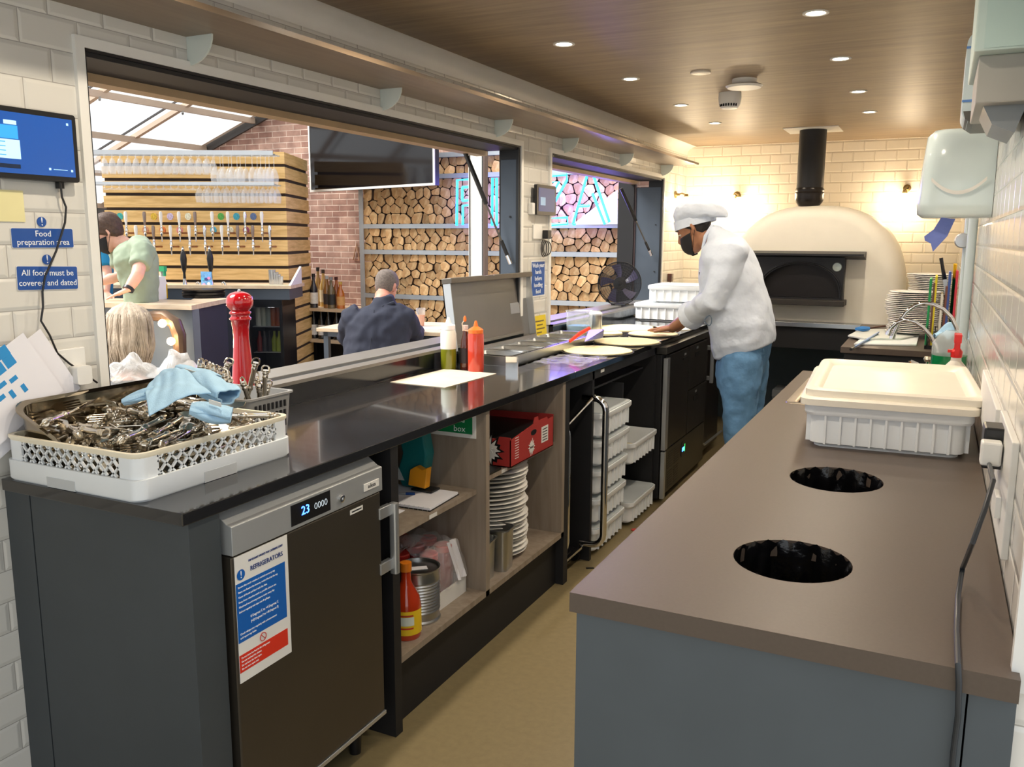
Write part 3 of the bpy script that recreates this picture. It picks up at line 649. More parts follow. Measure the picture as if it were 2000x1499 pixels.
for k, (z, nn) in enumerate(((.62, 'at the top of the left column'), (.475, 'second from the top of the left column'), (.325, 'in the middle of the left column'), (.175, 'second from the floor in the left column'), (.02, 'lowest of the left column'))):
    lb = 'white ribbed dough tray with lid, ' + nn
    if d0 is None: d0 = dough_tray(-1.725 + .03, 4.145, z, lb, 0, wx=.56, wy=.45, h=.125)
    else: copy_tree(d0, (-1.695 - .006 * k, 4.145, z), label=lb)
dough_tray(-1.70, 4.655, .36, 'open white dough tray in the middle of the right column', 0, lid=False, wx=.56, wy=.45, h=.125, fill=True)
copy_tree(d0, (-1.70, 4.655, .02), label='white ribbed dough tray with lid, on the floor in the right column')
# steel-tube trolley parked in the gap
tr = thing('tube_trolley', (-1.60, 3.74, 0), 'black trolley with two bent chrome tube handles beside the dough trays', 'trolley')
for x, y, zt in ((-1.50, 3.66, .74), (-1.38, 3.845, .84)):
    pts = [(x - .12, y, zt)] + [(x - .06 + .06 * math.sin(a), y, zt - .06 + .06 * math.cos(a)) for a in [q * PI / 10 for q in range(6)]] + [(x - .06 + .06 * math.cos(a), y, .16 - .06 * math.sin(a)) for a in [q * PI / 10 for q in range(6)]] + [(x - .12, y, .10)]
    MB().tube(pts, .0165, 12).build('tube_handle', M['chrome'], tr)
MB().tube([(-1.50, 3.66, .74), (-1.44, 3.85, .85), (-1.50, 3.86, .78)], .008, 8).build('cross_wire', M['chrome'], tr)
MB().box(-2.0, -1.52, 3.64, 3.84, .05, .075).build('base_deck', M['black'], tr, bev=.004)
MB().box(-1.50, -1.48, 3.60, 3.84, .075, .09).build('front_bar', M['chrome'], tr, bev=.002)
for x, y in ((-1.53, 3.64), (-1.53, 3.84), (-1.95, 3.64), (-1.95, 3.84)):
    MB().lathe([(0, -.012), (.03, -.012), (.033, 0), (.03, .012), (0, .012)], M=Matrix.Translation((x, y, .034)) @ Matrix.Rotation(PI / 2, 4, 'X'), n=16, cap=False).build('castor', M['black'], tr)
o = MB().lathe([(0, .078), (.10, .078), (.105, .3), (.11, .56), (.09, .60), (.05, .62), (0, .61)], -1.68, 3.735, 26, cap=False).build('waste_bag', M['blackbag']); tag(o, 'black bin bag standing on the tube trolley', 'bag')
o = MB().lathe([(0, 0), (.02, 0), (.02, .004), (0, .004)], -1.40, 4.42, 16, cap=False).build('red_disc', M['redp']); tag(o, 'small red disc lying on the floor by the dough trays', 'cap')
o = MB().box(-.02, .02, -.008, .008, 0, .003, Matrix.Translation((-1.42, 3.78, .0)) @ Matrix.Rotation(.5, 4, 'Z')).build('floor_scrap', M['black'], smooth=0); tag(o, 'small black scrap on the floor by the trolley wheel', 'litter')

# ---------------- prep counter refrigerator ----------------
pf_ = thing('prep_refrigerator', (-1.72, 5.4, 0), 'black two-section prep refrigerator with vents and a blue display', 'refrigerator')
XP = -1.40
MB().box(-2.04, XP - .03, 4.95, 6.05, .03, .92).build('body', M['blackm'], pf_, bev=.004)
MB().box(-2.04, XP, 4.94, 6.06, .925, .968).build('top', pm('worn_steel_top', '4f4e4b', .25, .6, .1, 4), pf_, bev=.003)
dd = pm('dark_door_steel', '33312f', .35, .5, .08, 3)
d1 = MB().box(XP - .028, XP, 5.02, 5.46, .335, .915).build('door', dd, pf_, bev=.003)
MB().box(XP, XP + .003, 5.32, 5.42, .845, .86).build('recess_handle', M['black'], d1, bev=.001); MB().box(XP, XP + .002, 5.35, 5.39, .872, .885).build('badge', M['alu'], d1, smooth=0)
MB().box(XP - .022, XP + .004, 4.955, 5.012, .335, .90).build('corner_profile', M['alu'], pf_, bev=.002)
MB().box(XP - .022, XP + .004, 4.955, 4.99, .03, .325).build('corner_profile_lower', M['alu'], pf_, bev=.002)
for z0, z1 in ((.625, .915), (.335, .618)):
    d2 = MB().box(XP - .028, XP, 5.47, 5.97, z0, z1).build('drawer', dd, pf_, bev=.003)
    MB().box(XP, XP + .003, 5.62, 5.74, z1 - .085, z1 - .055).build('recess_handle', M['black'], d2, bev=.001); MB().box(XP, XP + .002, 5.66, 5.70, z1 - .035, z1 - .02).build('badge', M['alu'], d2, smooth=0)
vp = MB().box(XP - .028, XP - .004, 5.02, 5.97, .05, .325).build('vent_panel', pm('olive_steel', '4a473f', .4, .6, .08, 3), pf_, bev=.003)
m = MB()
for c in (0, 1):
    for r in range(14):
        m.box(XP - .004, XP - .002, 5.06 + c * .14, 5.16 + c * .14, .075 + r * .016 + (.01 if r > 6 else 0), .081 + r * .016 + (.01 if r > 6 else 0))
m.build('vent_slots', M['black'], vp, smooth=0)
cd = MB().prism(rrect(5.36, 5.46, .20, .30, .02), 'x', XP - .004, XP).build('controller', M['black'], vp, smooth=0)
MB().box(XP, XP + .001, 5.38, 5.43, .235, .26).build('blue_digits', pm('blue_led', '3d8cff', .3, 0, 0, emis=5), vp, smooth=0)
MB().box(XP, XP + .001, 5.435, 5.45, .225, .275).build('green_key', pm('green_led', '35c25a', .3, 0, 0, emis=1.2), vp, smooth=0)
# second appliance beyond, with aluminium bar handles
fz = thing('under_counter_freezer', (-1.75, 6.35, 0), 'dark under-counter appliance with an aluminium bar handle beyond the prep refrigerator', 'refrigerator')
MB().box(-2.04, -1.46, 6.08, 6.66, .05, .965).build('body', pm('dark_maroon_steel', '2b2422', .3, .5, .1), fz, bev=.004)
MB().box(-1.41, -1.385, 6.10, 6.125, .58, .86).build('handle', M['alu'], fz, bev=.003)
for z in (.60, .82): MB().box(-1.46, -1.41, 6.10, 6.12, z, z + .03).build('handle_bracket', M['alu'], fz, bev=.002)
MB().tube([(-1.44, 6.08, .28), (-1.44, 6.08, .14), (-1.43, 6.12, .12), (-1.42, 6.62, .12)], .01, 8).build('lower_rail', M['alu'], fz)
# ---------------- things on the long worktop ----------------
ZW = 1.0
# dish rack full of cutlery
rk = thing('dish_rack', (-1.85, 1.57, ZW), 'white lattice-sided dish rack full of loose cutlery at the near end of the worktop', 'rack')
RX0, RX1, RY0, RY1 = -2.06, -1.585, 1.315, 1.84
mw = pm('cool_white_plastic', 'e2e7ea', .35, 0, .02)
def wallring(e, z, r=.03): return [Vector((u, v, z)) for u, v in rrect(RX0 + e, RX1 - e, RY0 + e, RY1 - e, r, 5)]
# solid lower band with hand notches: built as strips round the sides
MB().rings([wallring(.004, .0 + ZW), wallring(0, ZW + .006), wallring(0, ZW + .052), wallring(.006, ZW + .053), wallring(.012, ZW + .05), wallring(.012, ZW + .004)], closed=True).build('lower_band', mw, rk)
MB().prism(rrect(RX0 + .01, RX1 - .01, RY0 + .01, RY1 - .01, .03), 'z', ZW + .004, ZW + .008).build('base', mw, rk, smooth=0)
MB().rings([wallring(.006, ZW + .100), wallring(.002, ZW + .108), wallring(.002, ZW + .114), wallring(.012, ZW + .114), wallring(.013, ZW + .1)], closed=True).build('rim', pm('rim_yellowed', 'ebe3cc', .4, 0, .02), rk)
for (cx, cy) in ((RX0, RY0), (RX1, RY0), (RX0, RY1), (RX1, RY1)):
    sx = 1 if cx == RX0 else -1; sy = 1 if cy == RY0 else -1
    pts = [(cx + sx * (.005 + .03 * (1 - math.cos(a))), cy + sy * (.005 + .03 * (1 - math.sin(a)))) for a in [q * PI / 2 / 6 for q in range(7)]]
    pts = [(cx + sx * .005, cy + sy * .065)] + pts[::-1][::-1] if False else [(cx + sx * (.005 + .03 * (1 - math.cos(a))), cy + sy * (.005 + .03 * (1 - math.sin(a)))) for a in [q * PI / 2 / 6 for q in range(7)]]
    outer = [(cx + sx * .005, cy + sy * .065)] + [(cx + sx * (.005 + .03 * (1 - math.cos(a))), cy + sy * (.005 + .03 * (1 - math.sin(a)))) for a in [q * PI / 12 for q in range(7)]] + [(cx + sx * .065, cy + sy * .005)]
    inner = [(cx + sx * .065, cy + sy * .011), (cx + sx * .035, cy + sy * .011), (cx + sx * .011, cy + sy * .035), (cx + sx * .011, cy + sy * .065)]
    MB().prism(outer + inner, 'z', ZW + .05, ZW + .103).build('corner_post', mw, rk, smooth=30)
def lattice(x0, y0, x1, y1):
    a = Vector((x0, y0, 0)); c = Vector((x1, y1, 0)); L = (c - a).length; d = (c - a) / L; n = Vector((-d.y, d.x, 0)); m = MB(); st = .031; k = int(L / st)
    st = L / k; h0, h1 = ZW + .053, ZW + .101
    for i in range(-1, k + 1):
        for s in (1, -1):
            u0, u1 = i * st, (i + 1.5) * st
            if s < 0: u0, u1 = u1, u0
            z0_, z1_ = h0, h1
            lo, hi = min(u0, u1), max(u0, u1)
            f0, f1 = max(0, (0 - lo) / (hi - lo)), min(1, (L - lo) / (hi - lo))
            t0, t1 = (f0, f1) if s > 0 else (1 - f1, 1 - f0)
            p = a + d * (u0 + (u1 - u0) * t0) + Vector((0, 0, z0_ + (z1_ - z0_) * t0)); q = a + d * (u0 + (u1 - u0) * t1) + Vector((0, 0, z0_ + (z1_ - z0_) * t1))
            dr_ = (q - p); 
            if dr_.length < .004: continue
            w = dr_.normalized().cross(n) * .0022; tn = n * .003
            m.add([p + w + tn, p - w + tn, p - w - tn, p + w - tn, q + w + tn, q - w + tn, q - w - tn, q + w - tn], [(0, 1, 2, 3), (7, 6, 5, 4), (0, 4, 5, 1), (1, 5, 6, 2), (2, 6, 7, 3), (3, 7, 4, 0)])
    return m
for q in ((RX0 + .062, RY0 + .008, RX1 - .062, RY0 + .008), (RX1 - .008, RY0 + .062, RX1 - .008, RY1 - .062), (RX0 + .062, RY1 - .008, RX1 - .062, RY1 - .008), (RX0 + .008, RY0 + .062, RX0 + .008, RY1 - .062)):
    lattice(*q).build('lattice_side', mw, rk, smooth=0)
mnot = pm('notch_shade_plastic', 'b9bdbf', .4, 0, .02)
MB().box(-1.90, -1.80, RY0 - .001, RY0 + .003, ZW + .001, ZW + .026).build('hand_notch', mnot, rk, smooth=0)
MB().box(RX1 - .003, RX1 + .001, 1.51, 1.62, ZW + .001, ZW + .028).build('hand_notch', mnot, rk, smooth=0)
# deep steel pan standing in the left of the rack
pn_ = thing('deep_steel_pan', (-1.96, 1.6, ZW + .01), 'deep polished steel pan inside the rack, its tall rim against the tiled wall', 'pan')
mpan = pm('polished_dark_steel', '8f8573', .09, 1, .1, 6)
PX0, PX1, PY0, PY1 = -2.05, -1.80, 1.335, 1.822
def pr_(e, z, r=.05): return [Vector((u, v, z + (-.115 if False else 0))) for u, v in rrect(PX0 + e, PX1 - e, PY0 + e, PY1 - e, r, 6)]
def tilt(ring): return [Vector((p.x, p.y, ZW + .012 + (p.z - ZW - .012) * (1.0 - .62 * (p.x - PX0) / (PX1 - PX0)))) for p in ring]
MB().rings([tilt(pr_(.03, ZW + .012)), tilt(pr_(.012, ZW + .03)), tilt(pr_(.008, ZW + .185)), tilt(pr_(-.004, ZW + .188)), tilt(pr_(-.005, ZW + .183)), tilt(pr_(.006, ZW + .181)), tilt(pr_(.010, ZW + .03)), tilt(pr_(.03, ZW + .015))], cap=False).prism(rrect(PX0 + .03, PX1 - .03, PY0 + .03, PY1 - .03, .04), 'z', ZW + .011, ZW + .015).build('body', mpan, pn_, smooth=50)
# --- cutlery
def stirrup(m, z0):
    m.tube([(-.0085, 0, z0)] + [(.0085 * -math.cos(a), 0, z0 + .010 + .009 * math.sin(a)) for a in [q * PI / 8 for q in range(9)]] + [(.0085, 0, z0)], .0022, 6)
def handle():
    m = MB(); prof = [(0, 0), (.0058, .0), (.0072, .004), (.0072, .008), (.0058, .010), (.0066, .014), (.0066, .018), (.0054, .021), (.0058, .060), (.0052, .064), (.0068, .068), (.0068, .074), (.005, .078), (.0045, .084), (0, .086)]
    m.lathe(prof, n=12, cap=False)
    m.tube([(0, 0, -.002), (0, 0, .002)], .007, 10); stirrup(m, 0) if False else None
    m2 = [(-.008, 0, .003)] + [(-.008 * math.cos(a), 0, -.006 - .009 * math.sin(a)) for a in [q * PI / 8 for q in range(9)]] + [(.008, 0, .003)]
    m.tube(m2, .002, 6); return m
def cut(kind):
    name = {'k': 'table_knife', 'f': 'table_fork', 's': 'table_spoon'}[kind]; m = MB()
    if kind == 'k':
        m.prism([(-.004, .084), (.005, .084), (.0085, .11), (.009, .17), (.004, .192), (-.004, .196), (-.005, .12)], 'y', -.0007, .0007)
    elif kind == 'f':
        m.tube([(0, 0, .084), (0, .001, .11), (0, .003, .13)], [(.003, .002), (.0025, .002), (.004, .0015)], 8)
        m.prism([(-.003, .127), (.003, .127), (.011, .14), (.0115, .152), (-.0115, .152), (-.011, .14)], 'y', .002, .0034)
        for k in range(4): m.box(-.0112 + k * .0066, -.0084 + k * .0066, .002, .0034, .151, .186)
    else:
        m.tube([(0, 0, .084), (0, .001, .11), (0, .003, .135)], [(.003, .002), (.0025, .002), (.004, .0015)], 8)
        m.grid(lambda u, v: (.017 * math.sin(PI * min(max(u, .03), .985)) ** .7 * (v * 2 - 1), .002 - .007 * (1 - (v * 2 - 1) ** 2) * math.sin(PI * u), .132 + .055 * u), 8, 8)
    t = thing(name, (0, 0, 0), 'x', 'cutlery')
    handle().build('handle', M['cutlery'], t, smooth=40)
    m.build({'k': 'blade', 'f': 'tines', 's': 'bowl'}[kind], M['cutlery'], t, smooth=40)
    return t
protos = {k: cut(k) for k in 'kfs'}
CG = {'k': ('knife', 'loose knives in the dish rack'), 'f': ('fork', 'loose forks in the dish rack'), 's': ('spoon', 'loose spoons in the dish rack')}
used = set()
def put_cut(kind, loc, rot, label, group):
    p = protos[kind]; cat = CG[kind][0]
    if kind in used: p = copy_tree(p, loc, rot)
    else: used.add(kind); p.location = loc; p.rotation_euler = rot; MW[p.name] = p.matrix_basis.copy()
    p['label'] = label; p['category'] = cat; p['group'] = group; p.scale = (1.4, 1.4, 1.15); MW[p.name] = p.matrix_basis.copy()
    return p
import numpy as np
rng = random.Random(11); PTS = np.zeros((0, 3))
for i in range(150):
    kind = rng.choice('kkffs'); L = .225; best = None; lay = i / 150
    for tr in range(40):
        x, y = rng.uniform(RX0 + .03, RX1 - .03), rng.uniform(RY0 + .03, RY1 - .03)
        az = rng.choice([rng.gauss(-.55, .45), rng.gauss(2.3, .5), rng.uniform(0, 6.28)]); inc = rng.uniform(-.07, .12)
        d = Vector((math.cos(az) * math.cos(inc), math.sin(az) * math.cos(inc), math.sin(inc)))
        c = Vector((x, y, ZW + .028 + (.115 * lay + rng.uniform(-.012, .012)) * (1 - .35 * max(0, (x + 1.85) / .27)))); a = c - d * L / 2; e = c + d * L / 2
        for ax_, lo, hi in ((0, RX0 + .034, RX1 - .034), (1, RY0 + .034, RY1 - .034)):
            mn, mxx = min(a[ax_], e[ax_]), max(a[ax_], e[ax_]); sh = max(0, lo - mn) - max(0, mxx - hi); a[ax_] += sh; e[ax_] += sh
        P = np.array([list(a.lerp(e, q / 11)) for q in range(12)])
        sc = 1.0 if not len(PTS) else float(np.min(((P[:, None, :] - PTS[None]) ** 2).sum(-1)))
        if min(a.x, e.x) < -1.81 < max(a.x, e.x) and min(a.z, e.z) < ZW + .10: sc -= .0001
        if best is None or sc > best[0]: best = (sc, a.copy(), d.copy(), P)
        if sc > .018 ** 2: break
    PTS = np.vstack([PTS, best[3]])
    q = best[2].to_track_quat('Z', 'Y') @ Euler((0, 0, rng.uniform(0, 6.28))).to_quaternion()
    put_cut(kind, best[1], q.to_euler(), 'loose steel %s lying in the cutlery pile of the white dish rack' % CG[kind][0], CG[kind][1])
# a few upright ones with stirrup ends showing (handles up)
def upright(x, y, z, lean, az, label, group, kind='k'):
    d = Vector((math.sin(lean) * math.cos(az), math.sin(lean) * math.sin(az), -math.cos(lean)))
    q = d.to_track_quat('Z', 'Y') @ Euler((0, 0, rng.uniform(-.5, .5) + 1.1)).to_quaternion(); put_cut(kind, (x, y, z), q.to_euler(), label, group)
bk = thing('cutlery_basket', (-1.88, 1.95, ZW), 'grey slotted plastic basket holding upright cutlery behind the dish rack', 'basket')
mgp = pm('grey_basket_plastic', '8e8e8c', .45, 0, .03); BX0, BX1, BY0, BY1 = -2.04, -1.765, 1.862, 2.06
def br(e, z, r=.018): return [Vector((u, v, z)) for u, v in rrect(BX0 + e, BX1 - e, BY0 + e, BY1 - e, r, 4)]
MB().rings([br(.012, ZW), br(.003, ZW + .125), br(-.004, ZW + .128), br(-.004, ZW + .134), br(.006, ZW + .134), br(.015, ZW + .005)], cap=False).prism(rrect(BX0 + .014, BX1 - .014, BY0 + .014, BY1 - .014, .016), 'z', ZW + .001, ZW + .005).build('body', mgp, bk)
for w_s in (0, 1):
    m = MB()
    for r in range(3):
        for k in range(8 if w_s else 0): m.box(BX1 - .0115 + .002 + r * .0025, BX1 - .0025 + r * .0012, BY0 + .03 + k * .018, BY0 + .037 + k * .018, ZW + .03 + r * .03, ZW + .05 + r * .03)
        for k in range(0 if w_s else 10): m.box(BX0 + .05 + k * .018, BX0 + .056 + k * .018, BY0 + .008 - r * .002 - .002, BY0 + .012 - r * .002, ZW + .03 + r * .03, ZW + .05 + r * .03)
    m.build('slots', M['blackm'], bk, smooth=0)
for i, (x, y, z, ln, az) in enumerate([(-1.90, 1.93, ZW + .225, .45, 3.6), (-1.83, 1.97, ZW + .225, .30, 3.3), (-1.81, 1.99, ZW + .20, .18, 3.0), (-1.845, 1.93, ZW + .17, .25, 1.0), (-1.80, 1.95, ZW + .16, .3, 2.4), (-1.86, 2.0, ZW + .175, .2, .3), (-1.94, 1.97, ZW + .16, .3, 0), (-1.83, 2.02, ZW + .15, .2, 4)]):
    upright(x, y, z, ln, az, 'steel knife standing handle-up in the grey basket behind the rack', 'cutlery in the grey basket')
ct = thing('cutlery_pot', (-1.99, 1.89, ZW), 'black cutlery pot full of upright handles, behind the blue cloths', 'pot')
for i, px in enumerate((392, 401, 409, 416, 424, 431, 437, 444)):
    p = at(px, 712 + i * 3.2, 'y', 1.84 + .02 * (i % 3)); upright(p.x, p.y, p.z, .12 + .05 * (i % 3), 4.2 + .4 * i, 'steel fork handle sticking up from the pot behind the blue cloths', 'forks in the pot behind the cloths', 'f')
pb_ = at(415, 780, 'y', 1.86)
MB().lathe([(0, ZW + .02), (.055, ZW + .02), (.06, ZW + .14)], pb_.x, pb_.y, 20, cap=False).build('pot', M['blackm'], ct)
# blue cloths
def cloth(name, fn, label, nu=40, nv=30):
    o = MB().grid(fn, nu, nv).build(name, M['cloth'], smooth=180, solid=.0035); return tag(o, label, 'cloth', None)
def fold(u, v, s): return .012 * math.sin(7 * u + 3 * v + s) + .009 * math.sin(11 * v - 5 * u + 2 * s) + .005 * math.sin(23 * u + 17 * v + s)
c1 = [Vector(at(281, 772, 'y', 1.57)), Vector(at(322, 724, 'y', 1.70)), Vector(at(412, 768, 'y', 1.56)), Vector(at(291, 811, 'y', 1.43))]
def quad(c, u, v): return c[0].lerp(c[1], u).lerp(c[3].lerp(c[2], u), v)
o = cloth('cleaning_cloth', lambda u, v: quad(c1, u, v) + Vector((0, 0, .5 * fold(u, v, .5) * (.3 + v * (1 - v) * 2.5) + .022 * math.sin(PI * v) + .012 * math.sin(PI * u))), 'pale blue cloth draped flat over the middle of the cutlery')
def roll(p0, p1, r0, r1, s, label, tailz=0):
    p0, p1 = Vector(p0), Vector(p1)
    def fn(u, v):
        c = p0.lerp(p1, u); r = (r0 + (r1 - r0) * u) * (.55 + .45 * math.sin(PI * min(max(u, .04), .96)) ** .5); a = 2 * PI * v * 1.12
        rr = r * (1 - .12 * v + .16 * math.sin(3 * a + 5 * u + s) + .08 * math.sin(7 * a + 9 * u))
        ax_ = (p1 - p0).normalized(); sd = ax_.cross(Vector((0, 0, 1))).normalized(); up = sd.cross(ax_)
        return c + sd * (rr * 1.25 * math.cos(a)) + up * (rr * .75 * math.sin(a))
    return cloth('cleaning_cloth', fn, label, 30, 40)
o1 = roll(at(240, 786, 'y', 1.50), at(312, 762, 'y', 1.56), .014, .022, 0, 'rolled pale blue cloth end at the left of the cloth heap')
o2 = roll(at(385, 738, 'y', 1.66), at(446, 775, 'y', 1.62), .034, .038, 1.3, 'bunched pale blue cloth at the back right of the heap')
o3 = roll(at(372, 800, 'y', 1.50), at(452, 812, 'y', 1.56), .024, .034, 2.1, 'bunched pale blue cloth at the front right of the heap, with a white tag')
o4 = roll(at(348, 722, 'y', 1.72), at(420, 745, 'y', 1.72), .022, .03, 3.0, 'pale blue cloth at the top of the heap, with a small white care label')
for o, (px, py, yy) in ((o3, (420, 788, 1.515)), (o4, (372, 727, 1.69))):
    p = at(px, py, 'y', yy); MB().box(-.016, .016, -.0006, .0006, -.007, .007, Matrix.Translation(p) @ Euler((.5, .25, .3)).to_matrix().to_4x4()).build('care_label', M['white'], o, smooth=0)
# pepper mill on a small white tray on the sill
t = thing('pepper_mill', (-2.13, 2.23, 1.087), 'tall glossy red pepper mill standing on the sill', 'pepper mill')
zb = 1.087; hh = 1.415 - zb
prof = [(0, 0), (.041, 0), (.041, .01), (.037, .04), (.030, .12), (.026, .17), (.027, .20), (.0315, .232), (.036, .236), (.036, .242), (.031, .246), (.031, .252), (.036, .256), (.036, .262), (.030, .266), (.036, .272), (.044, .284), (.0455, .298), (.042, .314), (.032, .325), (.015, .331), (0, .332)]
MB().lathe([(r, zb + z) for r, z in prof[:12]], -2.13, 2.23, 32, cap=False).build('body', M['red'], t, smooth=60)
MB().lathe([(r, zb + z) for r, z in prof[11:]], -2.13, 2.23, 32, cap=False).build('head', M['red'], t, smooth=60)
MB().lathe([(0, zb + .331), (.006, zb + .332), (.005, zb + .338), (0, zb + .34)], -2.13, 2.23, 12, cap=False).build('knob', M['chrome'], t)
def blob_bag(name, fn, label, mat, nu=26, nv=26):
    o = MB().grid(fn, nu, nv).build(name, mat, smooth=180); return tag(o, label, 'bag')
pA, pB = at(215, 735, 'x', -2.2), at(388, 700, 'x', -2.16)
def bagf(u, v):
    c = Vector(pA).lerp(Vector(pB), u); a = 2 * PI * v; h = .055 + .05 * math.sin(PI * min(1, .25 + .75 * u)) + .02 * math.sin(9 * u) + (.03 if .62 < u < .8 else 0) * max(0, math.sin(a))
    w = .055 * math.sin(PI * (.08 + .84 * u)) ** .6
    k = 1 + .13 * math.sin(5 * a + 11 * u) + .09 * math.sin(9 * a - 17 * u)
    return (c.x + w * k * math.cos(a), c.y + .01 * math.sin(7 * a), 1.092 + h * k * max(0, .5 + .5 * math.sin(a)) * (1.15 if a < PI else 1))
blob_bag('plastic_bag', bagf, 'crumpled clear plastic bag on the sill by the near end of the opening', M['bag'])
# parchment, bottles
o = MB().box(-2.025, -1.75, 2.975, 3.40, ZW + .0005, ZW + .0022).xf(Matrix.Translation((-1.88, 3.19, 0)) @ Matrix.Rotation(-.04, 4, 'Z') @ Matrix.Translation((1.88, -3.19, 0))).build('parchment', pm('parchment', 'c6baa6', .75, 0, .07, 10), smooth=0); tag(o, 'sheet of cream parchment lying flat on the black worktop', 'paper')
t = thing('squeeze_bottle', (-2.01, 3.43, ZW), 'squeeze bottle of green olive oil with a white nozzle cap', 'bottle')
molive = pm('olive_oil', '6d7016', .12, 0, .05, coat=.6); mpe = pm('milky_plastic', 'd9ddd2', .3, 0, .02)
MB().lathe([(0, ZW), (.035, ZW), (.037, ZW + .006), (.037, ZW + .095)], -2.01, 3.43, 26, cap=False).build('oil_fill', molive, t)
MB().lathe([(.037, ZW + .095), (.037, ZW + .165), (.030, ZW + .182), (.029, ZW + .186)], -2.01, 3.43, 26, cap=False).build('shoulder', mpe, t)
MB().lathe([(.031, ZW + .184), (.032, ZW + .205), (.014, ZW + .212), (.006, ZW + .24), (0, ZW + .241)], -2.01, 3.43, 26, cap=False).build('nozzle_cap', M['whiteplastic'], t)
t = thing('squeeze_bottle', (-1.86, 3.42, ZW), 'squeeze bottle of red sauce with an orange nozzle cap', 'bottle')
MB().lathe([(0, ZW), (.035, ZW), (.037, ZW + .006), (.037, ZW + .170), (.031, ZW + .180)], -1.86, 3.42, 26, cap=False).build('sauce_fill', pm('chilli_sauce', 'bd3f2c', .15, 0, .05, coat=.5), t)
MB().lathe([(.0345, ZW + .176), (.0345, ZW + .192), (.028, ZW + .197), (.011, ZW + .207), (.005, ZW + .232), (0, ZW + .233)], -1.86, 3.42, 26, cap=False).build('nozzle_cap', M['orange'], t)
MB().tube([(-1.885, 3.40, ZW + .185), (-1.905, 3.385, ZW + .19), (-1.908, 3.38, ZW + .22), (-1.898, 3.385, ZW + .24)], .0025, 6).build('strap', pm('clear_strap', 'e5c9b0', .3, 0, 0), t)
MB().lathe([(0, ZW + .228), (.007, ZW + .232), (.007, ZW + .246), (.003, ZW + .255), (0, ZW + .256)], -1.897, 3.385, 12, cap=False).build('tip_cover', M['orange'], t)
t = thing('sauce_bottle', (-1.937, 3.46, ZW), 'small brown glass sauce bottle between the two squeeze bottles', 'bottle')
mbr = pm('brown_glass', '4a1f12', .08, 0, .05, coat=.6)
MB().lathe([(0, ZW), (.024, ZW), (.025, ZW + .01), (.025, ZW + .10), (.022, ZW + .135), (.013, ZW + .165), (.0125, ZW + .185)], -1.937, 3.46, 22, cap=False).build('glass', mbr, t)
MB().lathe([(.0135, ZW + .18), (.0135, ZW + .205), (0, ZW + .206)], -1.937, 3.46, 18, cap=False).build('cap', film_mat('clear_cap', 'e8d8d0', .6, .2, 0), t)
MB().lathe([(.0255, ZW + .03), (.0255, ZW + .10)], -1.937, 3.46, 22, cap=False).build('label', pm('label_dark', '231a1c', .5, 0, .05), t)

# topping unit with raised lid
tu = thing('topping_unit', (-1.92, 4.2, ZW), 'refrigerated steel topping unit with food pans and a raised lid', 'topping unit')
UX0, UX1, UY0, UY1, UZ = -2.065, -1.775, 3.62, 4.86, 1.045
fr_ = MB().box(UX0, UX0 + .018, UY0, UY1, ZW, UZ).box(UX1 - .018, UX1, UY0, UY1, ZW, UZ).box(UX0 + .018, UX1 - .018, UY0, UY0 + .02, ZW, UZ).box(UX0 + .018, UX1 - .018, UY1 - .02, UY1, ZW, UZ).build('frame', M['steel'], tu, smooth=0)
npan = 6; w_ = (UY1 - UY0 - .05) / npan
for k in range(npan):
    a = UY0 + .025 + k * w_; y0, y1 = a + .004, a + w_ - .004
    def rg(e, z, r=.018): return [Vector((u, v, z)) for u, v in rrect(UX0 + .02 + e, UX1 - .02 - e, y0 + e, y1 - e, r, 4)]
    p = MB().rings([rg(-.002, UZ + .002), rg(.006, UZ + .002), rg(.010, UZ - .005), rg(.016, ZW - .06), rg(.022, ZW - .065)], cap=False).prism(rrect(UX0 + .036, UX1 - .036, y0 + .016, y1 - .016, .016), 'z', ZW - .067, ZW - .064).build('food_pan', M['steel'], tu, smooth=50)
    if k: MB().box(UX0 + .02, UX1 - .02, a - .004, a + .004, UZ - .004, UZ + .006).build('divider_bar', M['chrome'], tu, bev=.001)
    if k in (0, 1, 3):
        m = MB(); 
        for q in range(14):
            s = .006; m.lathe([(0, -s), (s, 0), (0, s)], rng.uniform(UX0 + .05, UX1 - .05), rng.uniform(y0 + .03, y1 - .03), 6, Matrix.Translation((0, 0, ZW - .058)), cap=False)
        m.build('toppings', pm('herb_green_%d' % k, ['5b7a2a', '8d2b22', '6b7b35'][k % 3], .8, 0, .1), p)
# lid: shallow steel box leaning back on its hinge
LY0, LY1 = 3.56, 4.47
hinge = Vector((-2.035, 0, 1.065)); Ml = Matrix.Translation(hinge) @ Matrix.Rotation(math.radians(-7), 4, 'Y')
ld = MB().box(-.045, -.040, LY0, LY1, 0, .34, Ml).build('lid', pm('lid_inner_steel', '8f8b84', .3, .75, .05, 3), tu, smooth=0)
MB().box(-.045, .0, LY0, LY0 + .004, 0, .34, Ml).box(-.045, .0, LY1 - .004, LY1, 0, .34, Ml).build('side_flange', M['alu'], ld, smooth=0)
MB().box(-.045, .012, LY0 - .003, LY1 + .003, .325, .352, Ml).build('top_lip', pm('lip_steel', '6a645c', .35, .7, .05), ld, bev=.003)
MB().box(-.01, .01, LY0 + .02, LY1 - .02, -.02, .0, Ml).build('hinge', M['steel'], ld, smooth=0)
MB().box(-.0395, -.0385, 4.25, 4.36, .13, .19, Ml).build('lid_sticker', M['alu'], ld, smooth=0)
o = MB().box(-.03, .03, -.002, .002, 0, .055, Matrix.Translation((-1.755, 3.58, ZW)) @ Matrix.Rotation(.2, 4, 'Z')).build('steel_scraper', M['chrome'], smooth=0); tag(o, 'small bright steel blade standing at the near corner of the topping unit', 'scraper')
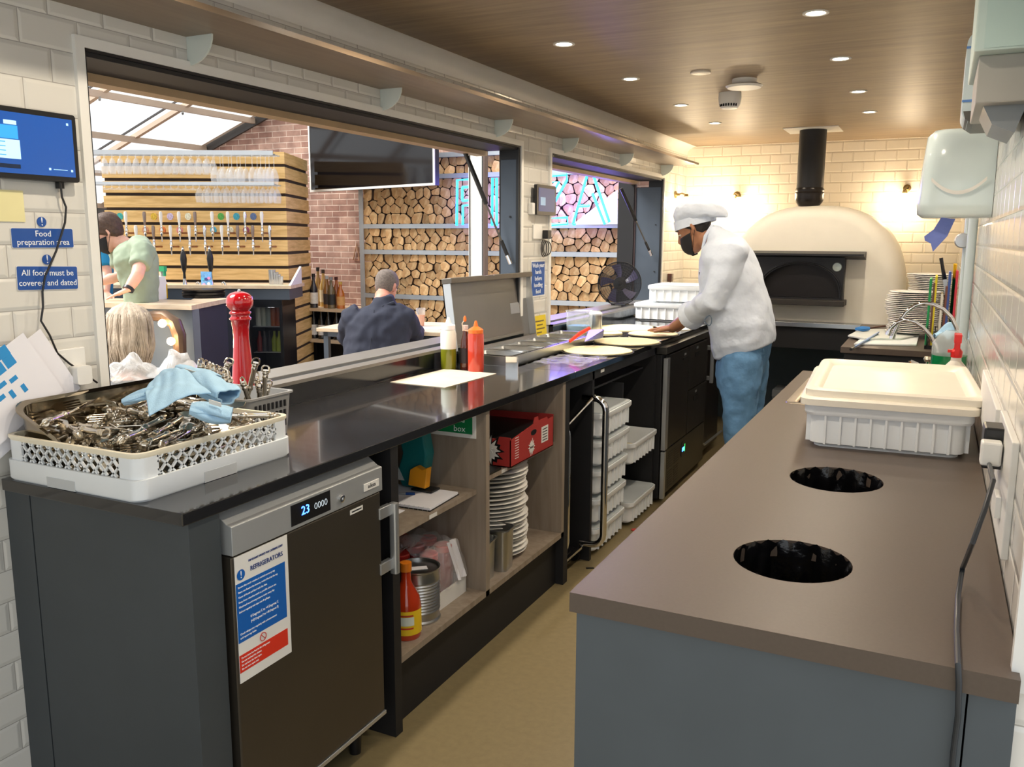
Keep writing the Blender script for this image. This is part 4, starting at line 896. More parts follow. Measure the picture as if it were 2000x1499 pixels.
# dough scraper with red handle
t = thing('dough_cutter', (-1.74, 4.60, UZ), 'steel dough scraper with a bright red handle lying on the topping unit', 'scraper')
pa, pc = Vector(at(1112, 668, 'z', 1.06)), Vector(at(1152, 641, 'z', 1.13))
MB().tube([pa, pa.lerp(pc, .5) + Vector((0, 0, .006)), pc], [.008, .011, .009], 10).build('handle', pm('bright_red', 'e23a26', .3, 0, 0), t)
q0, q1, q2, q3 = Vector(at(1142, 668, 'z', 1.05)), Vector(at(1178, 660, 'z', 1.05)), Vector(at(1180, 644, 'y', 4.78)), Vector(at(1150, 645, 'y', 4.75))
MB().add([q0, q1, q2, q3], [(0, 1, 2, 3)]).build('blade', M['steel'], t, solid=.002, smooth=0)
# pizza bases on dark screens
pz = [(-1.61, 4.33, .185, 'rolled pizza base nearest the camera on the black worktop'), (-1.605, 4.80, .19, 'rolled pizza base in the middle, behind the nearest one'), (-1.59, 5.28, .155, 'small pizza base being pressed under the hand of the cook')]
for i, (x, y, r, lb) in enumerate(pz):
    t = thing('pizza_screen', (x, y, ZW), ['dark round pizza screen under the nearest base', 'dark round pizza screen under the middle base', 'dark round pizza screen under the small base by the hand'][i], 'pizza screen')
    MB().lathe([(0, ZW), (r + .008, ZW), (r + .012, ZW + .002), (r + .012, ZW + .004), (0, ZW + .004)], x, y, 48, cap=False).build('disc', pm('screen_grey%d' % i, '4c4a4c', .35, .7, .1), t)
    pts = [(r * (1 + .012 * math.sin(5 * a + i) + .008 * math.sin(9 * a)), a) for a in [q * 2 * PI / 60 for q in range(60)]]
    rs = [[Vector((x + rr * f * math.cos(a), y + rr * f * math.sin(a), ZW + z)) for rr, a in pts] for f, z in ((.99, .005), (1, .009), (.985, .012), (.93, .0105), (.5, .010), (.05, .010))]
    o = MB().rings(rs).build('rolled_dough', M['dough']); tag(o, lb, 'dough', 'rolled pizza bases')
m = MB()
def rough_disc(x, y, r, z, s, ex=1.0): return [[Vector((x + r * f * (1 + .05 * math.sin(4 * a + s) + .03 * math.sin(11 * a + s)) * math.cos(a) * ex, y + r * f * (1 + .05 * math.sin(3 * a + s)) * math.sin(a), z + zz)) for a in [q * 2 * PI / 60 for q in range(60)]] for f, zz in ((1, 0), (.99, .004), (.9, .006), (.05, .006))]
o = MB().rings(rough_disc(-1.86, 5.62, .21, ZW + .001, 1)).build('rolled_dough', M['dough']); tag(o, 'large floury pizza base in front of the stacked white trays', 'dough', 'rolled pizza bases')
o = MB().rings(rough_disc(-1.93, 5.25, .14, ZW + .001, 2.4)).build('rolled_dough', M['dough']); tag(o, 'ragged piece of rolled dough left of the hand of the cook', 'dough', 'rolled pizza bases')
o = MB().rings(rough_disc(-1.60, 5.72, .14, ZW + .001, 3.3)).build('flour', pm('flour', 'e6dfcf', .95, 0, .1, 20)); tag(o, 'scattered flour on the worktop beyond the small base', 'flour', kind='stuff')
o = MB().grid(lambda u, v: (-1.74 + .26 * u, 3.78 + .50 * v, ZW + .004 + .004 * math.sin(13 * u + 5 * v) + .003 * math.sin(31 * v - 8 * u)), 24, 30).build('cling_film', film_mat('cling_film', 'e8eaf2', .22, .08, .6, 30), smooth=180); tag(o, 'crinkled sheet of cling film on the worktop by the nearest base', 'film')
# white dough trays stacked at the far end
copy_tree(d0, (-1.72, 6.42, ZW), (0, 0, .0), label='white dough tray at the bottom of the far stack on the worktop', scale=(1.1, 1, 1), group='white dough trays stacked on the long worktop')
copy_tree(d0, (-1.64, 6.47, ZW + .133), (0, 0, .03), label='white dough tray on top of the far stack, behind the cook\'s arm', scale=(1.08, 1, 1), group='white dough trays stacked on the long worktop')
# steel pail with a blue cloth and a smaller canister, yellow card
p = at(1113, 648, 'z', ZW + .002); px_, py_ = max(p.x, -1.95), p.y
px_, py_ = -2.0, 5.0
t = thing('clear_canister', (-2.0, 5.02, ZW), 'large clear food canister with blue contents beside the topping unit', 'container')
cx_, cy_ = -2.0, 5.02
T_ = Matrix.Translation((cx_ + .01, cy_, ZW))
MB().rings([[T_ @ Vector((u, v, z)) for u, v in rrect(-e, e, -e, e, .02, 4)] for e, z in ((.058, .0), (.066, .004), (.068, .15), (.072, .155), (.072, .162))], cap=False).prism([(cx_ + .01 + u, cy_ + v) for u, v in rrect(-.06, .06, -.06, .06, .02, 4)], 'z', ZW, ZW + .003).build('walls', film_mat('polycarbonate', 'dfe6ea', .35, .05, .1), t)
MB().prism([(cx_ + .01 + u, cy_ + v) for u, v in rrect(-.062, .062, -.062, .062, .02, 4)], 'z', ZW + .004, ZW + .065).build('contents', pm('teal_blue_fill', '4f8fa8', .5, 0, .05), t, smooth=30)
t = thing('steel_canister', (-1.93, 5.27, ZW), 'small steel canister with a clear lid beside the big clear one', 'container')
MB().lathe([(0, ZW + .001), (.04, ZW + .001), (.042, ZW + .01), (.042, ZW + .115)], -1.965, 5.24, 24, cap=False).build('body', M['steel'], t)
MB().lathe([(.045, ZW + .115), (.046, ZW + .125), (.03, ZW + .14), (0, ZW + .14)], -1.965, 5.24, 24, cap=False).build('lid', film_mat('clear_lid', 'e8ecf0', .6, .1, 0), t)
t = thing('yellow_card', (-2.075, 4.6, 1.03), 'yellow printed card propped at the foot of the tiled pillar', 'card')
MB().box(0, .003, 4.50, 4.67, 0, .155, Matrix.Translation((-2.058, 0, 1.003)) @ Matrix.Rotation(-.09, 4, 'Y')).build('card', pm('yellow_card', 'd9c01e', .5, 0, .04), t, smooth=0)
m = MB()
for k, (a, c) in enumerate(((4.52, 4.64), (4.54, 4.62), (4.53, 4.645), (4.53, 4.60), (4.53, 4.64))): m.box(.003, .0036, a, c, .118 - k * .022, .126 - k * .022, Matrix.Translation((-2.058, 0, 1.003)) @ Matrix.Rotation(-.09, 4, 'Y'))
m.build('print', pm('print_brown', '6b5b1a', .5, 0, 0), t, smooth=0)

# ---------------- things on the left wall ----------------
WX = XL + .001
def wtext(s, size, mat, par, y, z, x=None, **k): return text(s, size, mat, par, frame((x if x else WX + .004, y, z), (0, 1, 0), (0, 0, 1)), **k)
t = thing('wall_screen', (WX, 1.45, 1.735), 'large black-framed touch screen on the tiled wall at the far left', 'screen')
MB().prism(rrect(1.27, 1.60, 1.742, 1.915, .008), 'x', WX, WX + .03).build('case', M['black'], t, smooth=30)
sc_ = MB().box(WX + .0302, WX + .031, 1.282, 1.588, 1.755, 1.902).build('display', pm('screen_blue', '1d4a94', .2, 0, 0, emis=.55), t, smooth=0)
me1, me2, me3 = pm('ui_blue', '2f8fe0', .3, 0, 0, emis=.7), pm('ui_pale', 'a9d4ee', .3, 0, 0, emis=.7), pm('ui_dark', '10223c', .3, 0, 0, emis=.3)
MB().box(WX + .031, WX + .0314, 1.33, 1.435, 1.838, 1.87).build('ui_header', me1, sc_, smooth=0)
MB().box(WX + .031, WX + .0314, 1.33, 1.438, 1.79, 1.836).build('ui_list', me2, sc_, smooth=0)
for k in range(4): MB().box(WX + .0315, WX + .0318, 1.345, 1.40, 1.797 + k * .0105, 1.799 + k * .0105).build('ui_line', me1, sc_, smooth=0)
MB().box(WX + .031, WX + .0314, 1.40, 1.433, 1.872, 1.882).build('ui_pill', me2, sc_, smooth=0)
MB().box(WX + .031, WX + .0314, 1.34, 1.435, 1.767, 1.777).build('ui_button', me3, sc_, smooth=0)
MB().box(WX + .031, WX + .0314, 1.525, 1.565, 1.771, 1.7725).build('ui_text', me2, sc_, smooth=0)
for yy, zz in ((1.515, 1.772), (1.578, 1.771), (1.574, 1.889)): MB().box(WX + .031, WX + .0314, yy - .003, yy + .003, zz - .003, zz + .003).build('ui_icon', me2, sc_, smooth=0)
MB().box(WX + .005, WX + .02, 1.545, 1.56, 1.725, 1.745).build('plug', M['black'], t, smooth=0)
pts = [at(px, py, 'x', WX + .018) for px, py in ((118, 358), (121, 385), (129, 405), (127, 435), (110, 490), (88, 540), (83, 570), (84, 600), (80, 627), (97, 655), (112, 690), (135, 710), (160, 727), (190, 748))]
o = MB().tube(pts, .0028, 8).build('power_cable', M['black']); tag(o, 'thin black cable hanging from the wall screen over the blue signs', 'cable')
def sign(y0, y1, z0, z1, lines, yc, zc, label, rot=0.0, size=.022):
    t = thing('safety_sign', (WX, (y0 + y1) / 2, z0), label, 'sign')
    R = Matrix.Translation((WX, (y0 + y1) / 2, (z0 + z1) / 2)) @ Matrix.Rotation(rot, 4, 'X'); w, h = (y1 - y0) / 2, (z1 - z0) / 2
    MB().prism(rrect(-w, w, -h, h, .004), 'x', 0, .0015, R).build('board', M['white'], t, smooth=0)
    MB().prism(rrect(-w + .001, w - .001, -h + .001, h - .001, .004), 'x', .0015, .002, R).build('blue_field', M['signblue'], t, smooth=0)
    for i, s in enumerate(lines):
        text(s, size, M['signtext'], t, R @ frame((.0024, 0, (len(lines) - 1) * h * .42 - i * h * .84), (0, 1, 0), (0, 0, 1)))
    d = MB().lathe([(0, 0), (.013, 0), (.013, .002), (0, .002)], M=Matrix.Translation((WX, yc, zc)) @ Matrix.Rotation(PI / 2, 4, 'Y'), cap=False, n=28).build('blue_disc', M['signblue'], t)
    text('!', .03, M['signtext'], d, frame((WX + .0026, yc, zc), (0, 1, 0), (0, 0, 1)))
    return t
sign(1.413, 1.588, 1.571, 1.622, ['Food', 'preparation area'], 1.500, 1.638, 'blue sign reading Food preparation area, below the wall screen')
sign(1.418, 1.592, 1.462, 1.524, ['All food must be', 'covered and dated'], 1.506, 1.541, 'blue sign reading All food must be covered and dated, lower of the two', -.03)
o = MB().box(WX, WX + .002, 1.30, 1.455, 1.637, 1.715).build('sticky_note', pm('pale_yellow_note', 'e3dba6', .8, 0, .03), smooth=0); tag(o, 'pale yellow paper note on the tiles under the wall screen', 'note')
t = thing('double_socket', (WX, 1.535, 1.21), 'white double socket with a plug behind the paper sheets', 'socket')
MB().box(WX, WX + .009, 1.475, 1.592, 1.208, 1.302).build('plate', M['white'], t, bev=.003)
MB().box(WX + .009, WX + .012, 1.515, 1.53, 1.268, 1.29).build('switch', M['white'], t, bev=.001)
MB().prism(rrect(1.535, 1.58, 1.205, 1.255, .008), 'x', WX + .009, WX + .045).build('plug', M['white'], t, smooth=30)
# menu sheets with blue boxes, leaning on the wall
Ms = frame(at(45, 650, 'x', -2.062), (0, .86, .51), (0.0, -.51, .86)); Mi = Ms.inverted()
t = thing('menu_sheet', (-2.062, 1.36, 1.19), 'white allergen sheet with blue boxes leaning on the wall behind the pan', 'paper')
MB().box(-.28, .0, -.19, .0, -.0006, .0006, Ms).build('sheet', paper, t, smooth=0)
mbb = pm('sheet_blue', '2a8fd0', .6, 0, .02)
for px, py, w_, h_ in ((6, 688, .014, .014), (18, 706, .014, .014), (-12, 700, .014, .014), (-2, 722, .014, .014), (26, 741, .011, .006), (4, 752, .011, .006), (47, 758, .006, .011), (24, 770, .006, .011), (2, 778, .011, .006), (-16, 745, .006, .011)):
    q = Mi @ Vector(at(px, py, 'x', -2.062)); MB().box(q.x - w_, q.x + w_, q.y - h_, q.y + h_, .0008, .0012, Ms).build('blue_box', mbb, t, smooth=0)
t = thing('menu_sheet', (-2.07, 1.42, 1.19), 'plain white sheet behind the one with blue boxes', 'paper')
MB().box(-.25, .03, -.19, .01, -.0006, .0006, Matrix.Translation((-.012, .035, -.02)) @ Ms).build('sheet', paper, t, smooth=0)
# pillar: small tablet, socket with plug and cables, sign, alarm sensor
t = thing('wall_tablet', (WX, 4.65, 1.735), 'small dark tablet on the tiled pillar between the openings', 'tablet')
MB().prism(rrect(4.515, 4.785, 1.735, 1.905, .008), 'x', WX + .02, WX + .04).build('case', M['black'], t, smooth=30)
s2 = MB().box(WX + .0402, WX + .041, 4.535, 4.765, 1.755, 1.887).build('display', pm('screen_dark_blue', '25335c', .4, 0, 0, emis=.8), t, smooth=0)
MB().box(WX + .041, WX + .0414, 4.56, 4.63, 1.79, 1.835).build('window_box', pm('ui_grey', '6f8fae', .2, 0, 0, emis=.5), s2, smooth=0)
MB().box(WX, WX + .02, 4.58, 4.70, 1.77, 1.87).build('mount', M['black'], t, smooth=0)
MB().box(WX, WX + .03, 4.478, 4.512, 1.735, 1.80).build('white_holder', M['white'], t, bev=.004)
t = thing('wall_socket', (WX, 4.62, 1.57), 'white socket with a black plug and coiled cables on the pillar', 'socket')
MB().box(WX, WX + .009, 4.54, 4.66, 1.60, 1.68).build('plate', M['white'], t, bev=.002)
MB().box(WX + .009, WX + .045, 4.66, 4.715, 1.60, 1.65).build('plug', M['black'], t, bev=.004)
for k in range(3):
    MB().tube([Vector((WX + .02 + .006 * k, 4.66 + .04 * math.cos(a) * (1 + .2 * k) + .012 * k, 1.545 + .05 * math.sin(a) * (1 - .1 * k))) for a in [q * PI / 8 for q in range(16)]], .003, 6, closed=True).build('cable_coil', M['black'], t)
t = thing('hand_wash_sign', (WX, 4.62, 1.27), 'narrow blue sign reading Wash your hands before handling food, on the pillar', 'sign')
MB().box(WX, WX + .0015, 4.525, 4.722, 1.265, 1.475).build('board', M['white'], t, smooth=0)
MB().box(WX + .0015, WX + .002, 4.532, 4.715, 1.272, 1.468).build('blue_field', M['signblue'], t, smooth=0)
for i, s in enumerate(('Wash your', 'hands', 'before', 'handling', 'food')): wtext(s, .036, M['signtext'], t, 4.6235, 1.446 - i * .038, WX + .0025, sx=1.02)
# round guard fan on the right sill
fc = Vector(at(1210, 551, 'y', 6.45)); fc.z = 1.085 + .172
t = thing('desk_fan', (fc.x, fc.y, 1.085), 'round black mesh-guarded fan standing on the right sill', 'fan')
nrm = Vector((-fc.x * 0 + .30, -1, 0.05)).normalized(); Mf = nrm.to_track_quat('Z', 'Y').to_matrix().to_4x4(); Mf.translation = fc
m = MB()
for k in range(9):
    r = .025 + k * .018
    m.tube([Mf @ Vector((r * math.cos(a), r * math.sin(a), .03 * (1 - (r / .17) ** 2))) for a in [q * PI / 16 for q in range(32)]], .0012 if k < 8 else .004, 5, closed=True)
for k in range(28):
    a = k * 2 * PI / 28; m.tube([Mf @ Vector((r * math.cos(a), r * math.sin(a), .03 * (1 - (r / .17) ** 2))) for r in (.02, .09, .17)], .001, 4)
m.build('front_guard', M['black'], t)
MB().lathe([(0, .0), (.05, -.01), (.055, -.10), (.02, -.12), (0, -.12)], n=24, M=Mf, cap=False).build('motor', M['black'], t)
m = MB()
for k in range(5):
    a0 = k * 2 * PI / 5
    m.grid(lambda u, v: Mf @ Vector(((.03 + .12 * u) * math.cos(a0 + .5 * v + .3 * u), (.03 + .12 * u) * math.sin(a0 + .5 * v + .3 * u), -.01 - .02 * v)), 6, 5)
m.build('blades', pm('smoke_plastic', '3a3550', .3, 0, .05), t)
MB().lathe([(0, -.06), (.168, -.06), (.17, -.02), (.17, .0)], n=32, M=Mf, cap=False).build('rear_shroud', film_mat('dark_mesh', '15131c', .72, .4, 0), t)
MB().box(fc.x - .06, fc.x + .06, fc.y - .02, fc.y + .08, 1.086, 1.096).build('base', M['black'], t, bev=.003)
# ---------------- right counter ----------------
from mathutils.geometry import tessellate_polygon
rc = thing('side_counter', (-.19, 2.7, 0), 'brown stone-topped counter along the right wall with two round waste holes', 'counter')
CX0, CX1, CY0, CY1 = -.525, .148, 1.30, 4.15
H1, H2 = (-.19, 2.262, .112, .12), (-.205, 1.63, .108, .112)
outer = [(CX0, CY0), (CX1, CY0), (CX1, CY1), (CX0, CY1)]
circ = lambda h: [(h[0] + h[2] * math.cos(a), h[1] + h[3] * math.sin(a)) for a in [q * PI / 20 for q in range(40)]]
SK = (-.455, -.03, 3.28, 3.92); skl = [(SK[0], SK[2]), (SK[1], SK[2]), (SK[1], SK[3]), (SK[0], SK[3])]
loops = [outer, circ(H1), circ(H2), skl]
tri = tessellate_polygon([[Vector((x, y, 0)) for x, y in l] for l in loops]); flat = [p for l in loops for p in l]; N_ = len(flat)
m = MB(); m.add([(x, y, 1.0) for x, y in flat] + [(x, y, .965) for x, y in flat], [tuple(t) for t in tri] + [tuple(N_ + i for i in t) for t in tri])
off = 0
for l in loops:
    n = len(l); m.f += [[off + i, off + (i + 1) % n, N_ + off + (i + 1) % n, N_ + off + i] for i in range(n)]; m.m += [0] * n; off += n
m.build('worktop', M['worktop2'], rc, smooth=0)
MB().box(CX0 + .008, .085, CY0 + .015, CY0 + .033, 0, .965).build('front_panel', M['bluegrey'], rc, smooth=0)
MB().box(.088, .148, CY0 + .018, CY0 + .034, 0, .965).build('filler_panel', M['bluegrey'], rc, smooth=0)
MB().box(CX0 + .008, CX0 + .026, CY0 + .033, CY1 - .02, 0, .965).build('side_panel', M['bluegrey'], rc, smooth=0)
MB().box(CX0 + .008, CX1, CY1 - .03, CY1 - .012, 0, .965).build('far_panel', M['bluegrey'], rc, smooth=0)
sk = MB().rings([[Vector((u, v, z)) for u, v in rrect(SK[0] + e, SK[1] - e, SK[2] + e, SK[3] - e, .03, 4)] for e, z in ((-.016, 1.0005), (-.014, 1.004), (.012, 1.003), (.022, .995), (.03, .80), (.05, .79))], cap=False).prism(rrect(SK[0] + .04, SK[1] - .04, SK[2] + .04, SK[3] - .04, .03), 'z', .788, .791).build('sink', pm('warm_sink_steel', 'a99f92', .3, .9, .05), rc, smooth=40)
for i, (h, lb) in enumerate(((H1, 'black bin liner hanging in the farther waste hole of the right counter'), (H2, 'black bin liner hanging in the nearer waste hole of the right counter'))):
    def bf(u, v, h=h, i=i):
        a = 2 * PI * u; z = 1.002 - .30 * v; k = .97 - .10 * v + (.035 + .03 * v) * math.sin(9 * a + 5 * v + i) + .03 * math.sin(17 * a - 11 * v) * (v > 0)
        if v == 0: k, z = .985, .998
        return (h[0] + h[2] * k * math.cos(a), h[1] + h[3] * k * math.sin(a), z + .004 * math.sin(21 * a))
    o = MB().grid(bf, 90, 12).build('bin_liner', M['blackbag'], smooth=180)
    me = o.data; tag(o, lb, 'bin liner')
    MB().lathe([(0, .70), (.095, .70)], h[0], h[1], 20, cap=False).build('liner_bottom', M['blackbag'], o)
    if i: MB().tube([(h[0] - .08, h[1] + .03, .93), (h[0] + .06, h[1] - .0, .925)], .003, 6).tube([(h[0] - .03, h[1] + .05, .90), (h[0] + .07, h[1] + .02, .92)], .003, 6).build('drawstring', pm('olive_band', '7c6f35', .2, .3, .05), o)
# dough trays on the right counter
tr1 = dough_tray(-.115, 2.93, 1.0, 'white dough tray standing on the right counter beyond the waste holes', .06, lid=False, wx=.445, wy=.66, h=.125)
def big_lid(x, y, z, rz, label):
    t = thing('tray_lid', (x, y, z), label, 'lid', 'white lids on the right counter tray', rz); T = MW[t.name]
    def ring(e, zz, r=.035): return [T @ Vector((u, v, zz)) for u, v in rrect(-.235 + e, .235 - e, -.345 + e, .345 - e, r, 5)]
    MB().rings([ring(.014, 0), ring(0, .002), ring(0, .020), ring(.006, .026), ring(.022, .026), ring(.04, .010), ring(.044, .008)], cap=False).prism(rrect(-.195, .195, -.305, .305, .03), 'z', .006, .009, T).build('body', M['cream'], t, smooth=40)
    return t
big_lid(-.115, 2.93, 1.126, .06, 'white upturned tray lid directly on the right counter tray')
big_lid(-.100, 2.95, 1.150, .045, 'uppermost white upturned lid, sitting skewed on the tray stack')
# taps
def tap(pts, y, label, r=.0085):
    P = [Vector(at(px, py, 'y', y)) for px, py in pts]; b0 = P[0].copy(); b0.z = 1.0
    t = thing('swan_neck_tap', (b0.x, b0.y, 1.0), label, 'tap', 'swan-neck taps behind the white trays')
    q = [b0] + P
    MB().tube(q, r, 12).build('spout', M['chrome'], t)
    MB().lathe([(r * 1.25, -.018), (r * 1.35, 0), (0, .001)], n=14, M=Matrix.Translation(P[-1]) @ (P[-1] - P[-2]).to_track_quat('Z', 'Y').to_matrix().to_4x4(), cap=False).build('nozzle', M['chrome'], t)
    MB().lathe([(0, 1.0), (.024, 1.0), (.024, 1.01), (.014, 1.02), (.013, 1.06)], b0.x, b0.y, 18, cap=False).build('base', M['chrome'], t)
    return t
tap([(1868, 720), (1872, 665), (1868, 640), (1858, 620), (1842, 604), (1824, 595), (1805, 592), (1787, 597), (1770, 610), (1757, 628), (1748, 648), (1742, 662)], 4.02, 'larger chrome swan-neck tap, its spout arching highest, behind the tray lids')
tap([(1831, 725), (1831, 695), (1827, 675), (1817, 656), (1803, 640), (1787, 629), (1768, 624), (1752, 630), (1740, 641), (1734, 655)], 4.0, 'smaller chrome swan-neck tap, left of the larger one')
t = thing('lever_tap', (.0, 3.97, 1.0), 'chrome lever and two round tap heads behind the far edge of the tray lids', 'tap')
for k, (px, py) in enumerate(((1778, 706), (1812, 702), (1822, 712))):
    p = Vector(at(px, py, 'y', 4.05 if k else 4.0))
    MB().tube([(p.x, p.y, 1.0), (p.x, p.y, p.z)], .009, 10).build('stem', M['chrome'], t)
    if k: MB().lathe([(0, -.012), (.014, -.01), (.018, 0), (.014, .01), (0, .012)], n=14, M=Matrix.Translation(p), cap=False).build('tap_head', M['cutlery'], t)
    else: MB().tube([p, p + Vector((.03, 0, -.012))], .008, 8).build('lever', M['chrome'], t)
# spray bottle with red trigger; green washing-up bottle; blue glove
t = thing('spray_bottle', (.085, 3.50, 1.0), 'spray bottle with a red trigger and orange liquid against the right wall', 'bottle')
bx_, by_ = .088, 3.52
MB().lathe([(0, 1.0), (.045, 1.0), (.048, 1.01), (.048, 1.075)], bx_, by_, 22, cap=False).build('orange_liquid', pm('orange_liquid', 'e08a1e', .2, 0, .04, coat=.4), t)
MB().lathe([(.048, 1.075), (.047, 1.11), (.035, 1.145), (.018, 1.165), (.016, 1.19)], bx_, by_, 22, cap=False).build('bottle', pm('milky_bottle', 'dcd8cc', .35, 0, .02), t)
mrd = pm('trigger_red', 'd8201c', .3, 0, .02)
MB().lathe([(.019, 1.178), (.02, 1.20), (.013, 1.21)], bx_, by_, 18).box(bx_ - .012, bx_ + .012, by_ - .05, by_ + .03, 1.235, 1.265).box(bx_ - .010, bx_ + .010, by_ - .012, by_ + .012, 1.20, 1.24).box(bx_ - .007, bx_ + .007, by_ - .045, by_ - .034, 1.19, 1.24).box(bx_ - .03, bx_ + .014, by_ - .01, by_ + .01, 1.195, 1.205).build('trigger_head', mrd, t, smooth=0)
t = thing('soap_bottle', (.07, 3.78, 1.0), 'large clear bottle half full of green washing-up liquid behind the spray bottle', 'bottle')
MB().lathe([(0, 1.0), (.062, 1.0), (.065, 1.01), (.065, 1.152)], .07, 3.80, 24, cap=False).build('green_liquid', pm('green_liquid', '0f7a45', .12, 0, .05, coat=.6), t)
MB().lathe([(.065, 1.152), (.065, 1.20), (.045, 1.23), (.02, 1.25)], .07, 3.80, 24, cap=False).build('clear_body', film_mat('clear_bottle', 'dfe8ea', .35, .05, 0), t)
cg = Vector(at(1852, 645, 'y', 5.0))
o = MB().grid(lambda u, v: (cg.x - .06 + .13 * u + .012 * math.sin(9 * v + 6 * u), 4.72 + .13 * v, 1.125 + .055 * math.sin(PI * u) * math.sin(PI * v) + .014 * math.sin(11 * u + 7 * v) + .01 * math.sin(19 * v)), 24, 20).build('cleaning_cloth', M['cloth'], smooth=180, solid=.004); tag(o, 'crumpled pale blue cloth by the taps under the colour-coded boards', 'cloth')
t = thing('cloth_tub', (cg.x, 4.78, .9), 'dark tub standing behind the taps that carries the blue cloth', 'tub')
MB().box(cg.x - .07, cg.x + .09, 4.70, 4.86, .0, 1.12).build('body', M['blackm'], t, bev=.004)
# far right unit with boards and plates
fu = thing('far_unit', (-.15, 6.0, 0), 'black unit by the right wall beyond the taps, carrying boards and plates', 'counter')
MB().box(-.46, .145, 5.20, 6.68, .965, 1.0).build('worktop', M['worktop2'], fu, bev=.002)
MB().box(-.44, .145, 5.22, 6.66, 0, .965).build('carcase', M['blackm'], fu, smooth=0)
def chop(pts, z, mat, label, th=.01):
    P = [at(px, py, 'z', z) for px, py in pts]; o = MB().prism([(p.x, p.y) for p in P], 'z', z - th, z).build('chopping_board', mat, bev=.002); return tag(o, label, 'board', 'flat chopping boards on the far unit')
chop([(1668, 671), (1790, 673), (1795, 655), (1690, 655)], 1.011, M['whiteplastic'], 'white chopping board, lower of the two flat boards')
chop([(1656, 655), (1690, 661), (1760, 661), (1795, 653), (1790, 643), (1680, 643)], 1.022, pm('grey_board', 'cfd3cd', .5, 0, .03), 'pale grey rounded board lying on the white chopping board')
t = thing('pastry_brush', (-.3, 6.0, 1.022), 'brush with a blue head and dark handle on the pale grey board', 'brush')
a_, b_ = Vector(at(1672, 643, 'z', 1.04)), Vector(at(1697, 642, 'z', 1.04)); c_ = Vector(at(1738, 636, 'z', 1.055))
MB().tube([a_, a_.lerp(b_, .5), b_], [.010, .018, .012], 10).build('blue_head', pm('brush_blue', '3f86cf', .5, 0, .05), t); MB().tube([b_, c_], .006, 8).build('handle', mbr, t)
t = thing('squeegee', (-.38, 5.3, 1.0), 'blue-handled blade lying over the near corner of the far unit', 'scraper')
a_, b_ = Vector(at(1668, 679, 'z', 1.012)), Vector(at(1714, 651, 'z', 1.03))
MB().tube([a_, b_], [(.012, .006), (.014, .006)], 8).build('blade', pm('pale_blue_plastic', '93b0e2', .3, 0, .03), t); MB().tube([a_ - (b_ - a_) * .12, a_], .008, 8).build('tip', M['black'], t)
def stack(x, y, z0, n, pitch, r, nm, place):
    first = None
    for k in range(n):
        z = z0 + k * pitch; lb = 'white plate within the ' + nm
        if k == 0: lb = 'lowest white plate of the ' + nm
        if k == n - 1: lb = 'topmost white plate of the ' + nm
        dx = .004 * math.sin(1.9 * k) + (.012 * math.sin(k * .33) if r < .2 else 0)
        if first is None:
            s = r / .168; first = MB().lathe([(0, z), (.075 * s, z), (.08 * s, z + .002), (.13 * s, z + .012), (.165 * s, z + .0135), (.168 * s, z + .016), (.165 * s, z + .0185), (.12 * s, z + .015), (.078 * s, z + .005), (0, z + .004)], x, y, 36, cap=False).build('white_plate', M['plate']); tag(first, lb, 'plate', 'plates in the ' + nm)
        else: copy_tree(first, (x + dx, y, z), label=lb)
pc1 = at(1778, 652, 'y', 5.95)
stack(pc1.x, 5.95, 1.023, 22, .0117, .150, 'nearer plate stack beside the colour-coded boards', '')
stack(at(1822, 560, 'y', 6.45).x - .01, 6.42, 1.001, 32, .0117, .150, 'farther plate stack against the back of the far unit', '')
# rack of colour-coded boards and a knife
t = thing('board_rack', (.03, 5.45, 1.0), 'black rack holding upright colour-coded chopping boards', 'rack')
bx0, bx1 = at(1812, 640, 'y', 5.3).x, .142
MB().box(bx0 - .01, bx1, 5.30, 5.56, 1.0, 1.02).build('base', M['black'], t, smooth=0)
for k in range(5):
    xx = bx0 + (bx1 - bx0) * k / 4 - .004
    MB().box(xx, xx + .004, 5.30, 5.32, 1.0, 1.13).build('divider', M['black'], t, smooth=0)
for nm, px, py, c in (('green', 1819, 545, '1f9a56'), ('brown', 1826, 553, '6e4a3a'), ('yellow', 1830, 540, 'e0cf2a'), ('white', 1841, 575, 'e8e6da'), ('brown', 1850, 560, '7a4d40'), ('blue', 1857, 532, '3c57a0'), ('red', 1871, 530, 'd23a4c')):
    p = at(px, py, 'y', 5.31); x0 = min(p.x, .135)
    lb = {'green': 'green chopping board standing leftmost in the board rack', 'yellow': 'yellow chopping board standing in the board rack', 'white': 'white chopping board standing in the middle of the board rack', 'blue': 'blue chopping board standing in the board rack', 'red': 'red chopping board standing nearest the wall in the board rack', 'brown': 'brown chopping board standing between the green and yellow boards' if px < 1830 else 'brown chopping board standing beside the blue one'}[nm]
    o = MB().box(x0 - .007, x0 + .005, 5.33, 5.58, 1.02, p.z).build('chopping_board', pm('board_' + nm, c, .5, 0, .03), bev=.002); tag(o, lb, 'board', 'upright boards in the rack')
kn = thing('kitchen_knife', (.0, 5.4, 1.1), 'kitchen knife with a black handle stuck upright among the boards', 'knife')
a_, b_, c_ = Vector(at(1838, 504, 'y', 5.40)), Vector(at(1845, 546, 'y', 5.40)), Vector(at(1850, 600, 'y', 5.40))
MB().tube([a_, a_.lerp(b_, .3), a_.lerp(b_, .7), b_], [(.012, .008), (.010, .007), (.012, .008), (.014, .008)], 10).build('handle', M['black'], kn)
MB().add([b_ + Vector((-.010, 0, 0)), b_ + Vector((.012, 0, 0)), c_ + Vector((.006, 0, 0)), c_ + Vector((-.002, 0, -.01))], [(0, 1, 2, 3)]).build('blade', M['steel'], kn, solid=.002, smooth=0)
